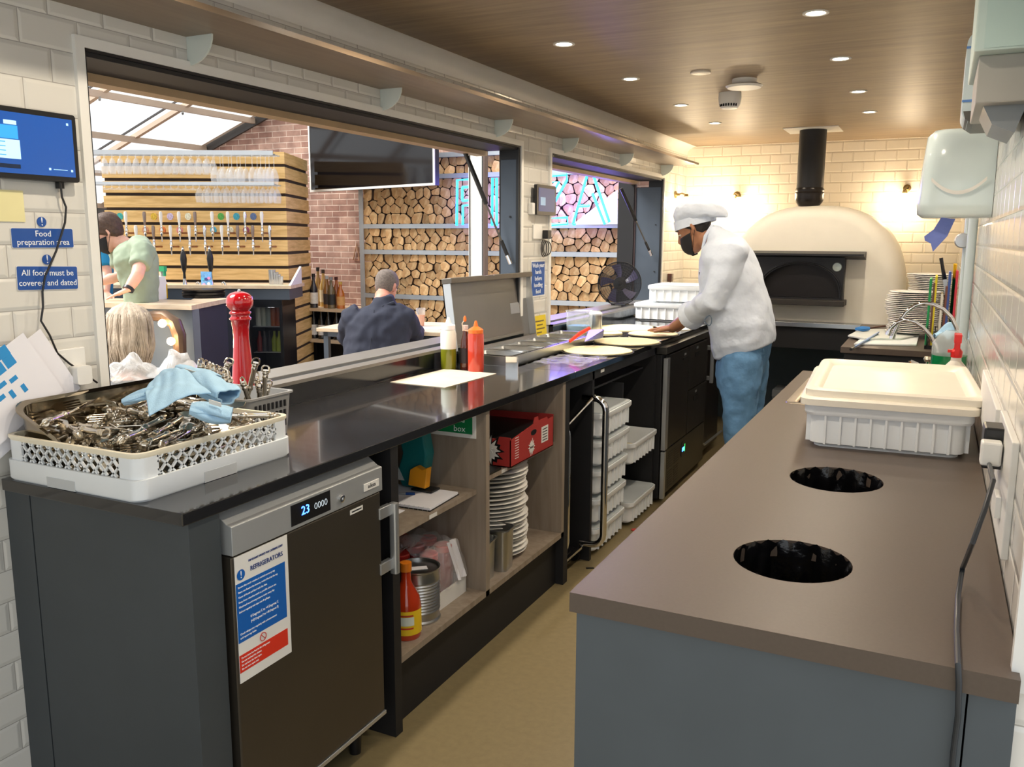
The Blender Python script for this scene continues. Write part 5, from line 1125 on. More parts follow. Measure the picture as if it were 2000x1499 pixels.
t = thing('red_box', (.12, 5.4, 1.25), 'small red box on the wall behind the coloured boards', 'box')
a_, b_ = at(1876, 538, 'y', 5.7), at(1900, 570, 'y', 5.7)
MB().box(a_.x, .149, 5.62, 5.78, b_.z, a_.z).build('case', M['redp'], t, bev=.004)
MB().box(a_.x + .01, .149, 5.64, 5.76, b_.z - .2, b_.z).build('white_body', M['white'], t, bev=.004)
for px, py, c, nm in ((1866, 516, 'f0c21a', 'yellow'), (1864, 545, '22a04a', 'green')):
    p = Vector(at(px, py, 'y', 5.45)); o = MB().tube([p, p + Vector((.0, .02, -.06)), p + Vector((0, .03, -.30))], [.010, .008, .006], 8).build('utensil', pm('utensil_' + nm, c, .4, 0, .02)); tag(o, nm + ' handled kitchen tool standing upright behind the blue board', 'utensil')
# back counter of the oven: tables, dome oven, flue
ot = thing('oven_table', (-1.0, 7.25, 0), 'black table with a steel edge that carries the white dome oven', 'table')
MB().box(-1.95, -.22, 6.72, 7.84, .955, .99).build('top', M['steel'], ot, bev=.002)
MB().box(-1.95, -.24, 6.76, 6.80, .79, .955).build('apron', M['blackm'], ot, smooth=0)
MB().box(-.36, -.24, 6.76, 6.88, 0, .79).build('leg', M['blackm'], ot, smooth=0); MB().box(-1.95, -1.83, 6.76, 6.88, 0, .79).build('leg', M['blackm'], ot, smooth=0)
MB().box(-1.95, -.24, 7.76, 7.80, 0, .955).build('back_board', pm('dusky_blue_board', '4d5c66', .6, 0, .05), ot, smooth=0)
for x in (-1.11, -1.08): MB().lathe([(0, -.006), (.007, -.004), (.007, 0)], n=10, M=Matrix.Translation((x, 6.757, .905)) @ Matrix.Rotation(PI / 2, 4, 'X'), cap=False).build('switch', M['alu'], ot)
oc = -.855
ov = thing('pizza_oven', (oc, 7.2, .99), 'white rounded dome pizza oven with a black arched mouth', 'oven')
def outl(s, y, zs):
    P = []; hw, hz, n = .655 * s, (.70 - (1 - s) * .5), 2.5
    for k in range(25):
        a = PI * k / 24; c, si = math.cos(a), math.sin(a)
        P.append(Vector((oc + hw * (1 if c >= 0 else -1) * abs(c) ** (2 / n), y, 1.16 + hz * abs(si) ** (2 / n))))
    P.append(Vector((oc - hw * .985, y, 1.08))); P.append(Vector((oc - hw * .93, y, .991))); P.append(Vector((oc + hw * .93, y, .991))); P.append(Vector((oc + hw * .985, y, 1.08)))
    return P
MB().rings([outl(s, y, 0) for s, y in ((.80, 6.83), (.88, 6.835), (.94, 6.86), (.98, 6.91), (1.0, 7.0), (1.0, 7.3), (.985, 7.5), (.93, 7.68), (.82, 7.79), (.7, 7.83))]).build('dome', pm('cream_render', 'efe9da', .55, 0, .015), ov, smooth=60)
mo = pm('oven_black', '232326', .45, .3, .05)
# mouth frame with a real arched opening
fx0, fx1, fz0, fz1, yf = -1.33, -.605, 1.165, 1.475, 6.72
arch = [(-1.20, 1.19)] + [(-.915 - .30 * math.cos(a), 1.19 + .235 * math.sin(a)) for a in [q * PI / 20 for q in range(1, 20)]] + [(-.625 - .0, 1.19)]
arch = [(-.915 - .285 * math.cos(a), 1.175 + .25 * abs(math.sin(a)) ** .8) for a in [q * PI / 24 for q in range(25)]]
lp = [[(fx0, fz0), (fx1, fz0), (fx1, fz1), (fx0, fz1)], arch]
tri = tessellate_polygon([[Vector((x, z, 0)) for x, z in l] for l in lp]); flat = [p for l in lp for p in l]; n_ = len(flat)
m = MB(); m.add([(x, yf, z) for x, z in flat] + [(x, 6.86, z) for x, z in flat], [tuple(t_) for t_ in tri]); off = 0
for l in lp:
    n = len(l); m.f += [[off + i, off + (i + 1) % n, n_ + off + (i + 1) % n, n_ + off + i] for i in range(n)]; m.m += [0] * n; off += n
m.build('mouth_frame', mo, ov, smooth=0)
MB().prism(arch, 'y', 6.80, 6.822).build('oven_door', pm('oven_inner_dark', '171112', .5, .2, .1), ov, smooth=0)
MB().tube([Vector((x * 1.0, yf - .004, z)) for x, z in [(-.915 - .30 * math.cos(a), 1.175 + .262 * abs(math.sin(a)) ** .8) for a in [q * PI / 24 for q in range(25)]]], .007, 6).build('arch_moulding', mo, ov)
MB().prism([(6.60, 1.488), (6.60, 1.502), (6.86, 1.52), (6.86, 1.455)], 'x', -1.36, -.47).build('canopy', mo, ov, smooth=0)
MB().box(-1.32, -.585, 6.62, 6.86, 1.125, 1.165).build('hearth_ledge', pm('ledge_iron', '3a3632', .5, .4, .08), ov, bev=.003)
MB().lathe([(0, -.012), (.03, -.01), (.034, 0)], n=22, M=Matrix.Translation((-.655, yf, 1.405)) @ Matrix.Rotation(PI / 2, 4, 'X') @ Matrix.Rotation(PI, 4, 'X'), cap=False).build('thermometer', pm('dial_face', 'aeb6ae', .2, .2, .1), ov)
fl = thing('oven_flue', (-.91, 7.05, 1.86), 'black flue pipe rising from the oven dome to the wooden ceiling', 'flue')
MB().lathe([(.098, 1.99), (.098, ZC - .001)], -.915, 7.0, 30).build('pipe', M['blackm'], fl)
MB().lathe([(.05, 1.83), (.075, 1.855), (.098, 1.885), (.106, 1.905), (.104, 1.93), (.108, 1.95), (.103, 1.96), (.106, 1.975), (.100, 1.99)], -.915, 7.0, 30).build('collar', pm('flue_collar', '241f1c', .3, .5, .05), fl)
MB().box(-1.11, -.72, 6.82, 7.18, ZC - .006, ZC - .001).build('ceiling_plate', M['white'], fl, smooth=0)
# things under the oven table
for nm, x0, x1, y0, y1, z1, mt, lb in (('storage_box', -1.10, -.98, 6.95, 7.2, .42, pm('grey_carton', '6d7176', .6, 0, .05), 'grey box standing on the floor under the oven table'), ('storage_box', -.97, -.86, 7.05, 7.3, .50, M['blackm'], 'black box standing beside the grey one under the oven table'), ('storage_box', -.80, -.60, 6.95, 7.2, .36, pm('dark_red_box', '4c2325', .6, 0, .06), 'dark red box under the right part of the oven table')):
    t = thing(nm, ((x0 + x1) / 2, (y0 + y1) / 2, 0), lb, 'box')
    MB().box(x0, x1, y0, y1, 0, z1).build('body', mt, t, bev=.004); MB().box(x0 - .003, x1 + .003, y0 - .003, y1 + .003, z1 - .05, z1 + .005).build('lid', mt, t, bev=.003)
o = MB().rings([[Vector((-.66 + r * (1 + .15 * math.sin(3 * a + z * 30)) * math.cos(a), 6.98 + r * math.sin(a), z)) for a in [q * PI / 12 for q in range(24)]] for r, z in ((.10, .37), (.14, .40), (.13, .45), (.10, .49), (.03, .52))]).build('oven_gloves', M['maskblack']); tag(o, 'black heap of oven gloves on the dark red box', 'gloves')
# wall lamps
def sconce(base, nrm, bulb, label):
    base, bulb = Vector(base), Vector(bulb); n = Vector(nrm)
    t = thing('wall_lamp', base, label, 'wall lamp', 'brass wall lamps around the oven')
    mb = M.setdefault('brass', pm('aged_brass', 'a08a5e', .3, .9, .05))
    q = n.to_track_quat('Z', 'Y').to_matrix().to_4x4(); q.translation = base
    MB().lathe([(0, 0), (.03, 0), (.03, .012), (.012, .018), (.01, .04)], n=18, M=q, cap=False).build('wall_plate', mb, t)
    MB().tube([base + n * .03, base + n * .06 + Vector((0, 0, .01)), bulb + Vector((0, 0, .035))], .006, 8).build('arm', mb, t)
    MB().lathe([(.016, .045), (.02, .02)], bulb.x, bulb.y, 14, Matrix.Translation((0, 0, bulb.z))).build('socket', mb, t)
    MB().lathe([(0, -.035), (.018, -.03), (.028, -.012), (.028, .004), (.016, .022), (0, .024)], bulb.x, bulb.y, 18, Matrix.Translation((0, 0, bulb.z)), cap=False).build('bulb', M['bulbw'], t)
    l = bpy.data.lights.new('bulb_light', 'POINT'); l.energy = 9; l.color = (1, .80, .54); l.shadow_soft_size = .035
    lo = bpy.data.objects.new('bulb_light', l); lo.location = bulb - base + n * .035 + Vector((0, 0, -.03)); lo.parent = t; COL.objects.link(lo)
sconce((XL, 7.50, 1.985), (1, 0, 0), (XL + .10, 7.50, 1.945), 'brass wall lamp on the side wall beside the right serving opening')
sconce((-1.64, YB, 1.99), (0, -1, 0), (-1.60, YB - .11, 1.945), 'brass wall lamp on the back wall, left of the flue')
sconce((-.27, YB, 2.02), (0, -1, 0), (-.28, YB - .11, 1.955), 'brass wall lamp on the back wall, right of the flue')
t = thing('back_wall_plug', (-2.09, 7.6, 1.18), 'dark plug with a cable on the side wall near the oven', 'plug')
p = at(1307, 546, 'x', XL + .01); MB().box(XL + .001, XL + .04, p.y - .03, p.y + .03, p.z - .02, p.z + .05).build('body', mbr, t, bev=.004); MB().tube([(XL + .02, p.y, p.z - .02), (XL + .02, p.y, p.z - .12)], .004, 6).build('cable', M['black'], t)
# pipe and dispensers on the right wall
t = thing('wall_pipe', (.13, 4.3, 1.0), 'pale vertical pipe on the right wall beside the taps', 'pipe')
mpp = pm('pale_blue_paint', 'c6d3d6', .4, 0, .02)
MB().tube([(.128, 4.35, 1.0), (.128, 4.35, 2.42)], .019, 14).build('pipe', mpp, t)
MB().lathe([(0, -.02), (.03, -.018), (.035, 0), (.03, .02), (0, .022)], n=18, M=Matrix.Translation((.095, 4.5, 1.60)) @ Matrix.Rotation(PI / 2, 4, 'X'), cap=False).build('valve', M['alu'], t)
MB().tube([(.11, 4.52, 1.0), (.11, 4.52, 2.42)], .012, 10).build('second_pipe', mpp, t)
MB().box(.12, .149, 4.3, 4.4, 1.05, 1.07).build('clip', M['black'], t, smooth=0)
md_ = pm('dispenser_white', 'd3e2e3', .18, 0, .02, coat=.4)
dp = thing('roll_dispenser', (.04, 3.45, 1.67), 'rounded pale centrefeed roll dispenser on the right wall with blue paper hanging out', 'dispenser')
DX0 = at(1787, 400, 'y', 3.3).x; DZ0, DZ1 = at(1850, 424, 'y', 3.3).z, at(1870, 248, 'y', 3.3).z
def ds_ring(z, e, bul): 
    P = []
    for k in range(17):
        a = -PI / 2 + PI * k / 16; P.append(Vector((.149 - (.149 - DX0 - e) * (.25 + .75 * max(0, math.cos(a)) ** .45) if k not in (0, 16) else .149, 3.46 + (.155 - e) * (1 if math.sin(a) > 0 else -1) * abs(math.sin(a)) ** .5, z)))
    return P
MB().rings([ds_ring(DZ0 + .02 * 0, .02, 0), ds_ring(DZ0 + .012, .005, 0), ds_ring(DZ0 + .05, .0, 0), ds_ring(DZ1 - .10, .012, 0), ds_ring(DZ1 - .02, .02, 0), ds_ring(DZ1, .04, 0)]).build('cover', md_, dp, smooth=50)
MB().grid(lambda u, v: (.125 - .165 * u, 3.298 + .001 - .004 + .012 * max(0, u - .9) * 10 * .3, DZ0 + .06 + .035 * (v - .5) * .35 + .05 * (2 * u - 1) ** 2 * .9 + .02), 20, 2).build('crescent_window', M['white'], dp, smooth=0, solid=.003)
bt = [Vector(at(px, py, 'y', 3.40)) for px, py in ((1838, 425), (1866, 428), (1850, 462), (1822, 492), (1818, 476), (1806, 470), (1805, 462), (1824, 448))]
bm_pts = [(p.x, p.z) for p in bt]; MB().prism([(x, z) for x, z in bm_pts], 'y', 3.40, 3.4015).build('blue_paper', pm('blue_paper_roll', '6f7fc4', .9, 0, .05, bump=.3, bs=40), dp, smooth=0)
up = thing('soap_dispenser', (.1, 2.7, 2.0), 'white rounded towel roll holder with two blue stripes high on the right wall', 'dispenser')
UXa = at(1884, 150, 'y', 2.75).x
m = MB(); prf = []
za, zb_ = at(1890, 60, 'y', 2.75).z, at(1890, 240, 'y', 2.75).z
pr = rrect(UXa, .149, zb_, za, .035, 6)
MB().prism(pr, 'y', 2.75, 2.98).build('body', pm('towel_roll_white', 'c3d2d6', .5, 0, .02), up, smooth=40)
for zz in (at(1890, 93, 'y', 2.75).z, at(1890, 197, 'y', 2.75).z): MB().box(UXa - .001, .149, 2.7485, 2.75, zz - .003, zz + .003).build('blue_stripe', pm('stripe_blue', '5c86c4', .5, 0, 0), up, smooth=0)
MB().prism([(UXa + .004, zb_ + .03), (.149, zb_ + .03), (.149, zb_ - .005), (UXa + .03, zb_ - .004), (UXa + .01, zb_ + .01)], 'y', 2.74, 2.99).build('metal_tray', M['steeld'], up, smooth=0)
cbx = thing('wall_cabinet', (.1, 2.2, 2.0), 'pale green-white cabinet fixed high on the right wall, cut by the frame', 'cabinet')
c0 = at(1906, 60, 'y', 2.15); cz = at(1950, 97, 'y', 2.15).z
MB().box(c0.x, .149, 2.15, 2.60, cz, cz + .30).build('case', pm('pale_mint_metal', 'c9ddd8', .35, 0, .02), cbx, bev=.003)
MB().box(c0.x + .018, .149, 2.147, 2.15, cz + .005, cz + .30).build('front', pm('mint_front', 'bfd8d3', .3, 0, .02), cbx, smooth=0)
MB().box(c0.x + .012, .149, 2.20, 2.58, cz - .10, cz).build('grey_base', pm('dispenser_grey', 'a9a8a1', .4, 0, .03), cbx, bev=.003)
MB().prism([(c0.x + .03, cz - .10), (.149, cz - .10), (.13, cz - .16), (c0.x + .05, cz - .14)], 'y', 2.25, 2.5).build('outlet', pm('outlet_grey', '83888a', .3, .2, .05), cbx, smooth=0)
# sockets, plug and trailing cable at the right
t = thing('socket_strip', (XR, 2.1, 1.1), 'white wall sockets with a black plug at the right edge of the picture', 'socket')
MB().box(XR - .012, XR, 2.10, 2.75, 1.12, 1.24).build('plate', M['white'], t, bev=.002)
MB().box(XR - .012, XR, 1.66, 1.98, 1.05, 1.26).build('near_plate', M['white'], t, bev=.002)
MB().box(XR - .022, XR - .012, 1.74, 1.80, 1.10, 1.14).build('switch', M['white'], t, bev=.001)
a_ = at(1946, 850, 'x', .128)
MB().box(.105, .145, a_.y - .04, a_.y + .03, a_.z - .06, a_.z + .02).build('plug', M['black'], t, bev=.004)
MB().box(.100, .135, a_.y - .08, a_.y - .045, a_.z - .045, a_.z - .0).build('white_plug', M['white'], t, bev=.004)
pts = [Vector((.118, a_.y, a_.z - .05)), Vector(at(1940, 940, 'x', .110)), Vector(at(1922, 1000, 'x', .098)), Vector(at(1900, 1060, 'x', .085)), Vector(at(1880, 1110, 'z', 1.03)), Vector(at(1871, 1165, 'z', 1.006)), Vector(at(1868, 1230, 'z', 1.006)), Vector(at(1871, 1300, 'z', 1.008)), Vector(at(1873, 1335, 'y', 1.292)), Vector(at(1871, 1400, 'y', 1.302)), Vector(at(1862, 1470, 'y', 1.305)), Vector(at(1855, 1560, 'y', 1.305))]
o = MB().tube(pts, .0042, 10).build('trailing_cable', pm('grey_black_cable', '2b3036', .35, 0, .03)); tag(o, 'black cable trailing over the right counter and down its front', 'cable')
# ---------------- people ----------------
def pair_rings(m, prs, y, n=28, pw=2.3, P=None, third=Vector((0, 1, 0))):
    """prs: (front px,py, back px,py, half width); closed body made of super-elliptic rings seen side-on"""
    rs = []
    for fx, fy, bx_, by_, hw in prs:
        a, c = (Vector(at(fx, fy, 'y', y)), Vector(at(bx_, by_, 'y', y))) if P is None else (P(fx, fy), P(bx_, by_)); mid = (a + c) / 2; h = (a - c) / 2; r = []
        for k in range(n):
            t = 2 * PI * k / n; ct, st = math.cos(t), math.sin(t)
            r.append(mid + h * ((1 if ct >= 0 else -1) * abs(ct) ** (2 / pw)) + third * (hw * (1 if st >= 0 else -1) * abs(st) ** (2 / pw)))
        rs.append(r)
    return m.rings(rs)
HEADR = [(-.003, .062, -.028, .020), (.008, .074, -.012, .034), (.03, .083, .02, .050), (.055, .086, .055, .060), (.085, .086, .078, .067), (.115, .084, .092, .0725), (.145, .088, .098, .075), (.175, .085, .099, .074), (.205, .070, .088, .065), (.228, .045, .062, .046), (.242, .012, .02, .014)]
def headr(z):
    for a, b in zip(HEADR, HEADR[1:]):
        if z <= b[0]:
            f = max(0, (z - a[0]) / (b[0] - a[0])); return [a[i] + (b[i] - a[i]) * f for i in range(4)]
    return list(HEADR[-1])
def hpt(z, ang, e=0):
    _, f, b, s = headr(z); cx = (f - b) / 2; rx = (f + b) / 2
    return Vector((cx + (rx + e) * math.cos(ang), (s + e) * math.sin(ang), z))
def add_head(m, T, s=1.0):
    S = T @ Matrix.Scale(s, 4)
    m.rings([[S @ hpt(z, 2 * PI * k / 26) for k in range(26)] for z, *_ in HEADR])
    m.tube([S @ Vector(p) for p in ((.082, 0, .140), (.092, 0, .115), (.104, 0, .088), (.094, 0, .078), (.080, 0, .072))], [.008 * s, .010 * s, .013 * s, .013 * s, .006 * s], 10)
    for q in (-1, 1):
        m.tube([S @ Vector((-.004, q * .074, .14)), S @ Vector((-.016, q * .084, .135)), S @ Vector((-.018, q * .084, .11)), S @ Vector((-.006, q * .077, .085))], [.008 * s, .011 * s, .010 * s, .006 * s], 8)
        m.tube([S @ Vector((.085, q * .012, .150)), S @ Vector((.082, q * .035, .154)), S @ Vector((.066, q * .055, .148))], .007 * s, 6)
    m.tube([S @ Vector((.083, -.022, .045)), S @ Vector((.089, 0, .047)), S @ Vector((.083, .022, .045))], [.004 * s, .007 * s, .004 * s], 8)
def add_face(root, T, s=1.0, glasses=False, col='2a1c14', lid=None):
    S = T @ Matrix.Scale(s, 4); mi = M.setdefault('iris', pm('dark_iris', col, .2, 0, 0)); mw_ = M.setdefault('eyewhite', pm('eye_white', 'e8e2da', .2, 0, 0))
    for q in (-1, 1):
        c = Vector((.0745, q * .032, .124))
        def ball(r, off): return MB().lathe([(r * math.sin(PI * k / 8), -r * math.cos(PI * k / 8)) for k in range(9)], n=12, M=S @ Matrix.Translation(c + off), cap=False)
        e = ball(.012, Vector((0, 0, 0))).build('eye', mw_, root); ball(.006, Vector((.0072, 0, -.004))).build('iris', mi, e)
        if lid: ball(.0132, Vector((-.0005, 0, .0035))).build('eyelid', lid, e)
    if glasses:
        for q in (-1, 1):
            MB().tube([S @ Vector((.095, q * .034 + .024 * math.cos(a), .124 + .017 * math.sin(a))) for a in [k * PI / 8 for k in range(16)]], .0022 * s, 5, closed=True).tube([S @ Vector((.093, q * .058, .128)), S @ Vector((-.005, q * .082, .132))], .002 * s, 5).build('glasses', M['black'], root)
def add_mask(root, T, s=1.0):
    S = T @ Matrix.Scale(s, 4)
    def fn(u, v):
        z = -.008 + .108 * v; a = (u * 2 - 1) * 1.45; p = hpt(z, a, .007 + .014 * math.exp(-(a / .5) ** 2) * math.sin(PI * v))
        return S @ p
    o = MB().grid(fn, 24, 12).build('face_mask', M['maskblack'], root, smooth=180, solid=.002 * s)
    for q in (-1, 1): MB().tube([S @ hpt(.085, q * 1.42, .007), S @ Vector((-.012, q * .088, .125)), S @ Vector((-.02, q * .088, .10)), S @ hpt(.015, q * 1.42, .006)], .0015 * s, 5).build('ear_loop', M['maskblack'], o)
def add_hair(root, T, s, mat, z0, e=.008, fr=.165, name='hair', ln=0):
    """cap of hair: above the line that runs from the nape (z0) to the forehead (fr)"""
    S = T @ Matrix.Scale(s, 4)
    def fn(u, v):
        a = 2 * PI * u; lo = fr + (z0 - fr) * (.5 - .5 * math.cos(a)) ** .7; z = lo + (.2425 - lo) * v
        p = hpt(z, a, e * (1 + .25 * math.sin(9 * a + 20 * v)) * (1 if v > .02 else .3)); p.z += e * v
        return S @ p
    return MB().grid(fn, 40, 14).build(name, mat, root, smooth=180)
def add_hand(m, P, d, pal, s=1.0, side=1, curl=.25, spread=.10):
    """P wrist, d direction of the fingers, pal palm normal, side +1/-1 thumb side"""
    d = Vector(d).normalized(); pal = Vector(pal); pal = (pal - d * pal.dot(d)).normalized(); w = d.cross(pal).normalized() * side; P = Vector(P)
    def q(a, b, c): return P + (d * a + w * b + pal * c) * s
    rs = []
    for a, hw, th in ((-.01, .026, .019), (.02, .032, .017), (.05, .039, .015), (.08, .042, .0125), (.095, .040, .011)):
        rs.append([q(a, hw * math.cos(t), th * math.sin(t)) for t in [k * PI / 8 for k in range(16)]])
    m.rings(rs)
    for k, (b, L) in enumerate(((.030, .070), (.010, .078), (-.010, .072), (-.029, .058))):
        sp = spread * (1.5 - k) / 1.5; c0 = .0
        p0 = (.085, b, 0); p1 = (.085 + L * .48, b + sp * L * .5, -.004 * 0 + curl * L * .12); p2 = (.085 + L * .78, b + sp * L * .75, curl * L * .34); p3 = (.085 + L * .98, b + sp * L * .9, curl * L * .62)
        m.tube([q(*p0), q(*p1), q(*p2), q(*p3)], [.0098 * s, .0092 * s, .0085 * s, .0065 * s], 8)
    m.tube([q(.012, .022, .004), q(.04, .050, .008), q(.062, .064, .012), q(.082, .070, .014)], [.014 * s, .012 * s, .0105 * s, .008 * s], 8)
def limb(m, pts, rr, n=16): m.tube([Vector(p) for p in pts], rr, n)

Yc = 5.12
chef = thing('person', (-.98, Yc, 0), 'person in white chef jacket, hat and black mask pressing dough on the worktop', 'person')
# head: faces -x, bowed
hc = Vector(at(1355, 496, 'y', Yc)); s_ = 1.10
def face_T(chin, yaw, bow, s=1.0):
    """yaw: heading of the face in the floor plane; bow: downward tilt; chin: world point of the chin"""
    R = Matrix.Rotation(yaw, 4, 'Z') @ Matrix.Rotation(bow, 4, 'Y'); return Matrix.Translation(Vector(chin) - (R @ Vector((.06 * s, 0, 0)))) @ R
Th = face_T(hc, PI - .05, math.radians(27), s_)
neck0 = Th @ Vector((-.015 * s_, 0, .03 * s_)); neck1 = Vector(at(1408, 470, 'y', Yc))
b = MB(); add_head(b, Th, s_)
limb(b, [Th @ Vector((-.02 * s_, 0, .06 * s_)), neck0.lerp(neck1, .5), neck1], [.062, .060, .068])
def arm(m, pts, rr): limb(m, pts, rr)
shL, elL, wrL = Vector(at(1432, 492, 'y', 4.92)), Vector(at(1393, 588, 'y', 4.86)), Vector(at(1314, 640, 'y', 5.15))
shR, elR, wrR = Vector(at(1425, 490, 'y', 5.34)), Vector(at(1380, 590, 'y', 5.42)), Vector(at(1322, 640, 'y', 5.40))
limb(b, [shL, elL, elL.lerp(wrL, .5), wrL, wrL + (wrL - elL).normalized() * .02], [.05, .048, .042, .031, .028])
limb(b, [shR, elR, elR.lerp(wrR, .5), wrR, wrR + (wrR - elR).normalized() * .02], [.05, .048, .042, .031, .028])
hd_l = Vector(at(1258, 654, 'y', 5.24)) - wrL; hd_l.z = -.012 - (wrL.z - 1.045)
wl_ = Vector((wrL.x, wrL.y, wrL.z))
add_hand(b, wl_, hd_l, (0, 0, -1), 1.1, side=1, curl=.12)
add_hand(b, wrR, Vector((-1, -.25, -.12)), (0, 0, -1), 1.1, side=-1, curl=.12)
# legs and trunk under the clothes keep the body one surface
for yy, off in ((5.0, 0), (5.25, .04)):
    hp, kn_, an = Vector(at(1455, 700, 'y', yy)), Vector(at(1442, 830, 'y', yy)), Vector(at(1450, 960, 'y', yy)); hp.x += off; kn_.x += off; an.x += off; an.z = .09
    limb(b, [hp, hp.lerp(kn_, .5), kn_, kn_.lerp(an, .4), an], [.065, .062, .050, .048, .040])
pair_rings(b, [(1425, 690, 1482, 682, .11), (1412, 640, 1485, 640, .14), (1395, 560, 1470, 560, .15), (1390, 500, 1450, 495, .17), (1392, 475, 1425, 470, .08)], Yc)
o = b.build('body', M['skin1'], chef, smooth=180); bake(o, .0055, 5)
add_face(chef, Th, s_, lid=M['skin1']); add_mask(chef, Th, s_)
add_hair(chef, Th, s_, M['hairb'], .055, .003, .20)
for q in (-1, 1): MB().tube([Th @ Vector((.088 * s_, q * .014 * s_, .143 * s_)), Th @ Vector((.088 * s_, q * .035 * s_, .148 * s_)), Th @ Vector((.072 * s_, q * .055 * s_, .141 * s_))], [.003, .0045, .003], 6).build('eyebrow', M['hairb'], chef)
# jacket
j = MB()
pair_rings(j, [(1400, 700, 1513, 670, .20), (1394, 680, 1514, 655, .225), (1387, 640, 1511, 625, .23), (1380, 605, 1503, 595, .225), (1372, 570, 1494, 562, .225), (1368, 535, 1483, 528, .235), (1368, 508, 1468, 497, .24), (1374, 488, 1450, 470, .215), (1383, 474, 1432, 455, .15), (1384, 462, 1414, 446, .095), (1382, 452, 1402, 438, .082)], Yc - .01)
cfL = elL.lerp(wrL, .52); cfR = elR.lerp(wrR, .5)
limb(j, [Vector(at(1438, 486, 'y', 5.0)), shL + Vector((0, -.0, 0)), shL.lerp(elL, .5), elL, cfL], [.07, .088, .084, .078, .066], 20)
limb(j, [Vector(at(1430, 486, 'y', 5.28)), shR, shR.lerp(elR, .5), elR, cfR], [.07, .085, .08, .076, .066], 20)
o = j.build('chef_jacket', M['chefwhite'], chef, smooth=180); bake(o, .009, 5, disp=.028, dscale=.13)
dv = (cfL - elL).normalized()
cu = MB().tube([cfL - dv * .045, cfL - dv * .02, cfL + dv * .008, cfL + dv * .012, cfL + dv * .004], [.070, .084, .087, .082, .058], 22, cap=False).build('rolled_cuff', M['chefwhite'], chef, smooth=60)
cu2 = MB().tube([cfR - dv * .05, cfR, cfR + dv * .01], [.07, .076, .06], 22, cap=False).build('rolled_cuff', M['chefwhite'], chef)
cp = Vector(at(1384, 626, 'y', 4.86)); MB().tube([cp + Vector((.020 * math.cos(a), -.012, .026 * math.sin(a) + .006 * math.sin(2 * a))) for a in [q * PI / 8 for q in range(16)]], .003, 6, closed=True).build('cuff_loop', pm('grey_cord', '5f7286', .5, 0, 0), chef)
MB().tube([Vector(at(1392, 440, 'y', Yc - .07)), Vector(at(1378, 462, 'y', Yc - .10)), Vector(at(1372, 486, 'y', Yc - .09))], [.012, .012, .008], 8).build('collar', M['chefwhite'], chef)
pp = Vector(at(1367, 532, 'y', Yc - .16)); MB().tube([pp, pp + Vector((.008, .0, -.035))], .006, 8).build('chest_pen', M['black'], chef)
# hat: band and floppy crown
pair_rings(MB(), [(1320, 453, 1398, 430, .099), (1317, 436, 1398, 414, .101)], Yc).build('hat_band', M['chefwhite'], chef, smooth=60)
h_ = MB(); pair_rings(h_, [(1319, 438, 1398, 420, .092), (1316, 424, 1410, 424, .105), (1318, 412, 1420, 425, .118), (1322, 404, 1421, 416, .12), (1334, 397, 1412, 405, .105), (1350, 393, 1398, 398, .075), (1364, 391, 1382, 393, .03)], Yc)
o = h_.build('hat_crown', M['chefwhite'], chef, smooth=180); bake(o, .006, 3, disp=.014, dscale=.06)
# jeans
jn_ = MB()
pair_rings(jn_, [(1404, 686, 1506, 664, .17), (1402, 705, 1502, 690, .19), (1401, 730, 1494, 722, .19), (1403, 752, 1482, 745, .18), (1410, 765, 1474, 760, .10)], Yc)
for yy, off in ((5.0, 0), (5.25, .04)):
    hp, kn_, an = Vector(at(1448, 702, 'y', yy)), Vector(at(1446, 835, 'y', yy)), Vector(at(1452, 960, 'y', yy)); hp.x += off; kn_.x += off - .01; an.x += off; an.z = .10
    limb(jn_, [hp + Vector((0, (5.125 - yy) * .35, .10)), hp, hp.lerp(kn_, .35), hp.lerp(kn_, .7), kn_, kn_.lerp(an, .4), an.lerp(kn_, .1), an], [.09, .122, .118, .098, .085, .078, .072, .078], 20)
o = jn_.build('jeans', M['denim'], chef, smooth=180); bake(o, .009, 6, disp=.022, dscale=.09)
for yy, off in ((5.0, 0), (5.25, .04)):
    an = Vector(at(1452, 960, 'y', yy)); an.x += off
    MB().rings([[Vector((an.x + .06 - .30 * u, yy + w * math.cos(t), .0 + .005 + (h if math.sin(t) > 0 else .004) * math.sin(t) + .0)) for t in [k * PI / 8 for k in range(16)]] for u, w, h in ((.0, .03, .06), (.15, .045, .10), (.45, .045, .09), (.75, .05, .055), (.95, .04, .04), (1.0, .02, .02))]).build('shoe', M['black'], chef, smooth=60)
# ---------------- the dining room beyond the openings ----------------
YW = 7.75
gz = lambda x: 2.56 + (x + 8.08) * .361
struct(MB().prism([(-10.5, -.02), (-2.35, -.02), (-2.35, 3.15), (-4.5, gz(-4.5)), (-10.5, gz(-10.5))], 'y', YW, YW + .2).build('wall_brick', M['brick'], smooth=0))
struct(MB().add([(-10.5, -1, gz(-10.5)), (-4.5, -1, gz(-4.5)), (-4.5, YW, gz(-4.5)), (-10.5, YW, gz(-10.5)), (-2.35, -1, 3.15), (-2.35, YW, 3.15)], [(0, 1, 2, 3), (1, 4, 5, 2)]).build('window_roof', M['pane'], smooth=0))
struct(MB().box(-2.4, -2.3, -1, YW, 2.6, 3.15).build('wall_upper', M['white'], smooth=0))
mbeam = pm('beam_beige', 'c3b09c', .5, 0, .04); mdark = pm('beam_dark', '3a3634', .5, 0, .05)
rf = struct(bpy.data.objects.new('trim_roof', None)); COL.objects.link(rf); MW[rf.name] = Matrix.Identity(4)
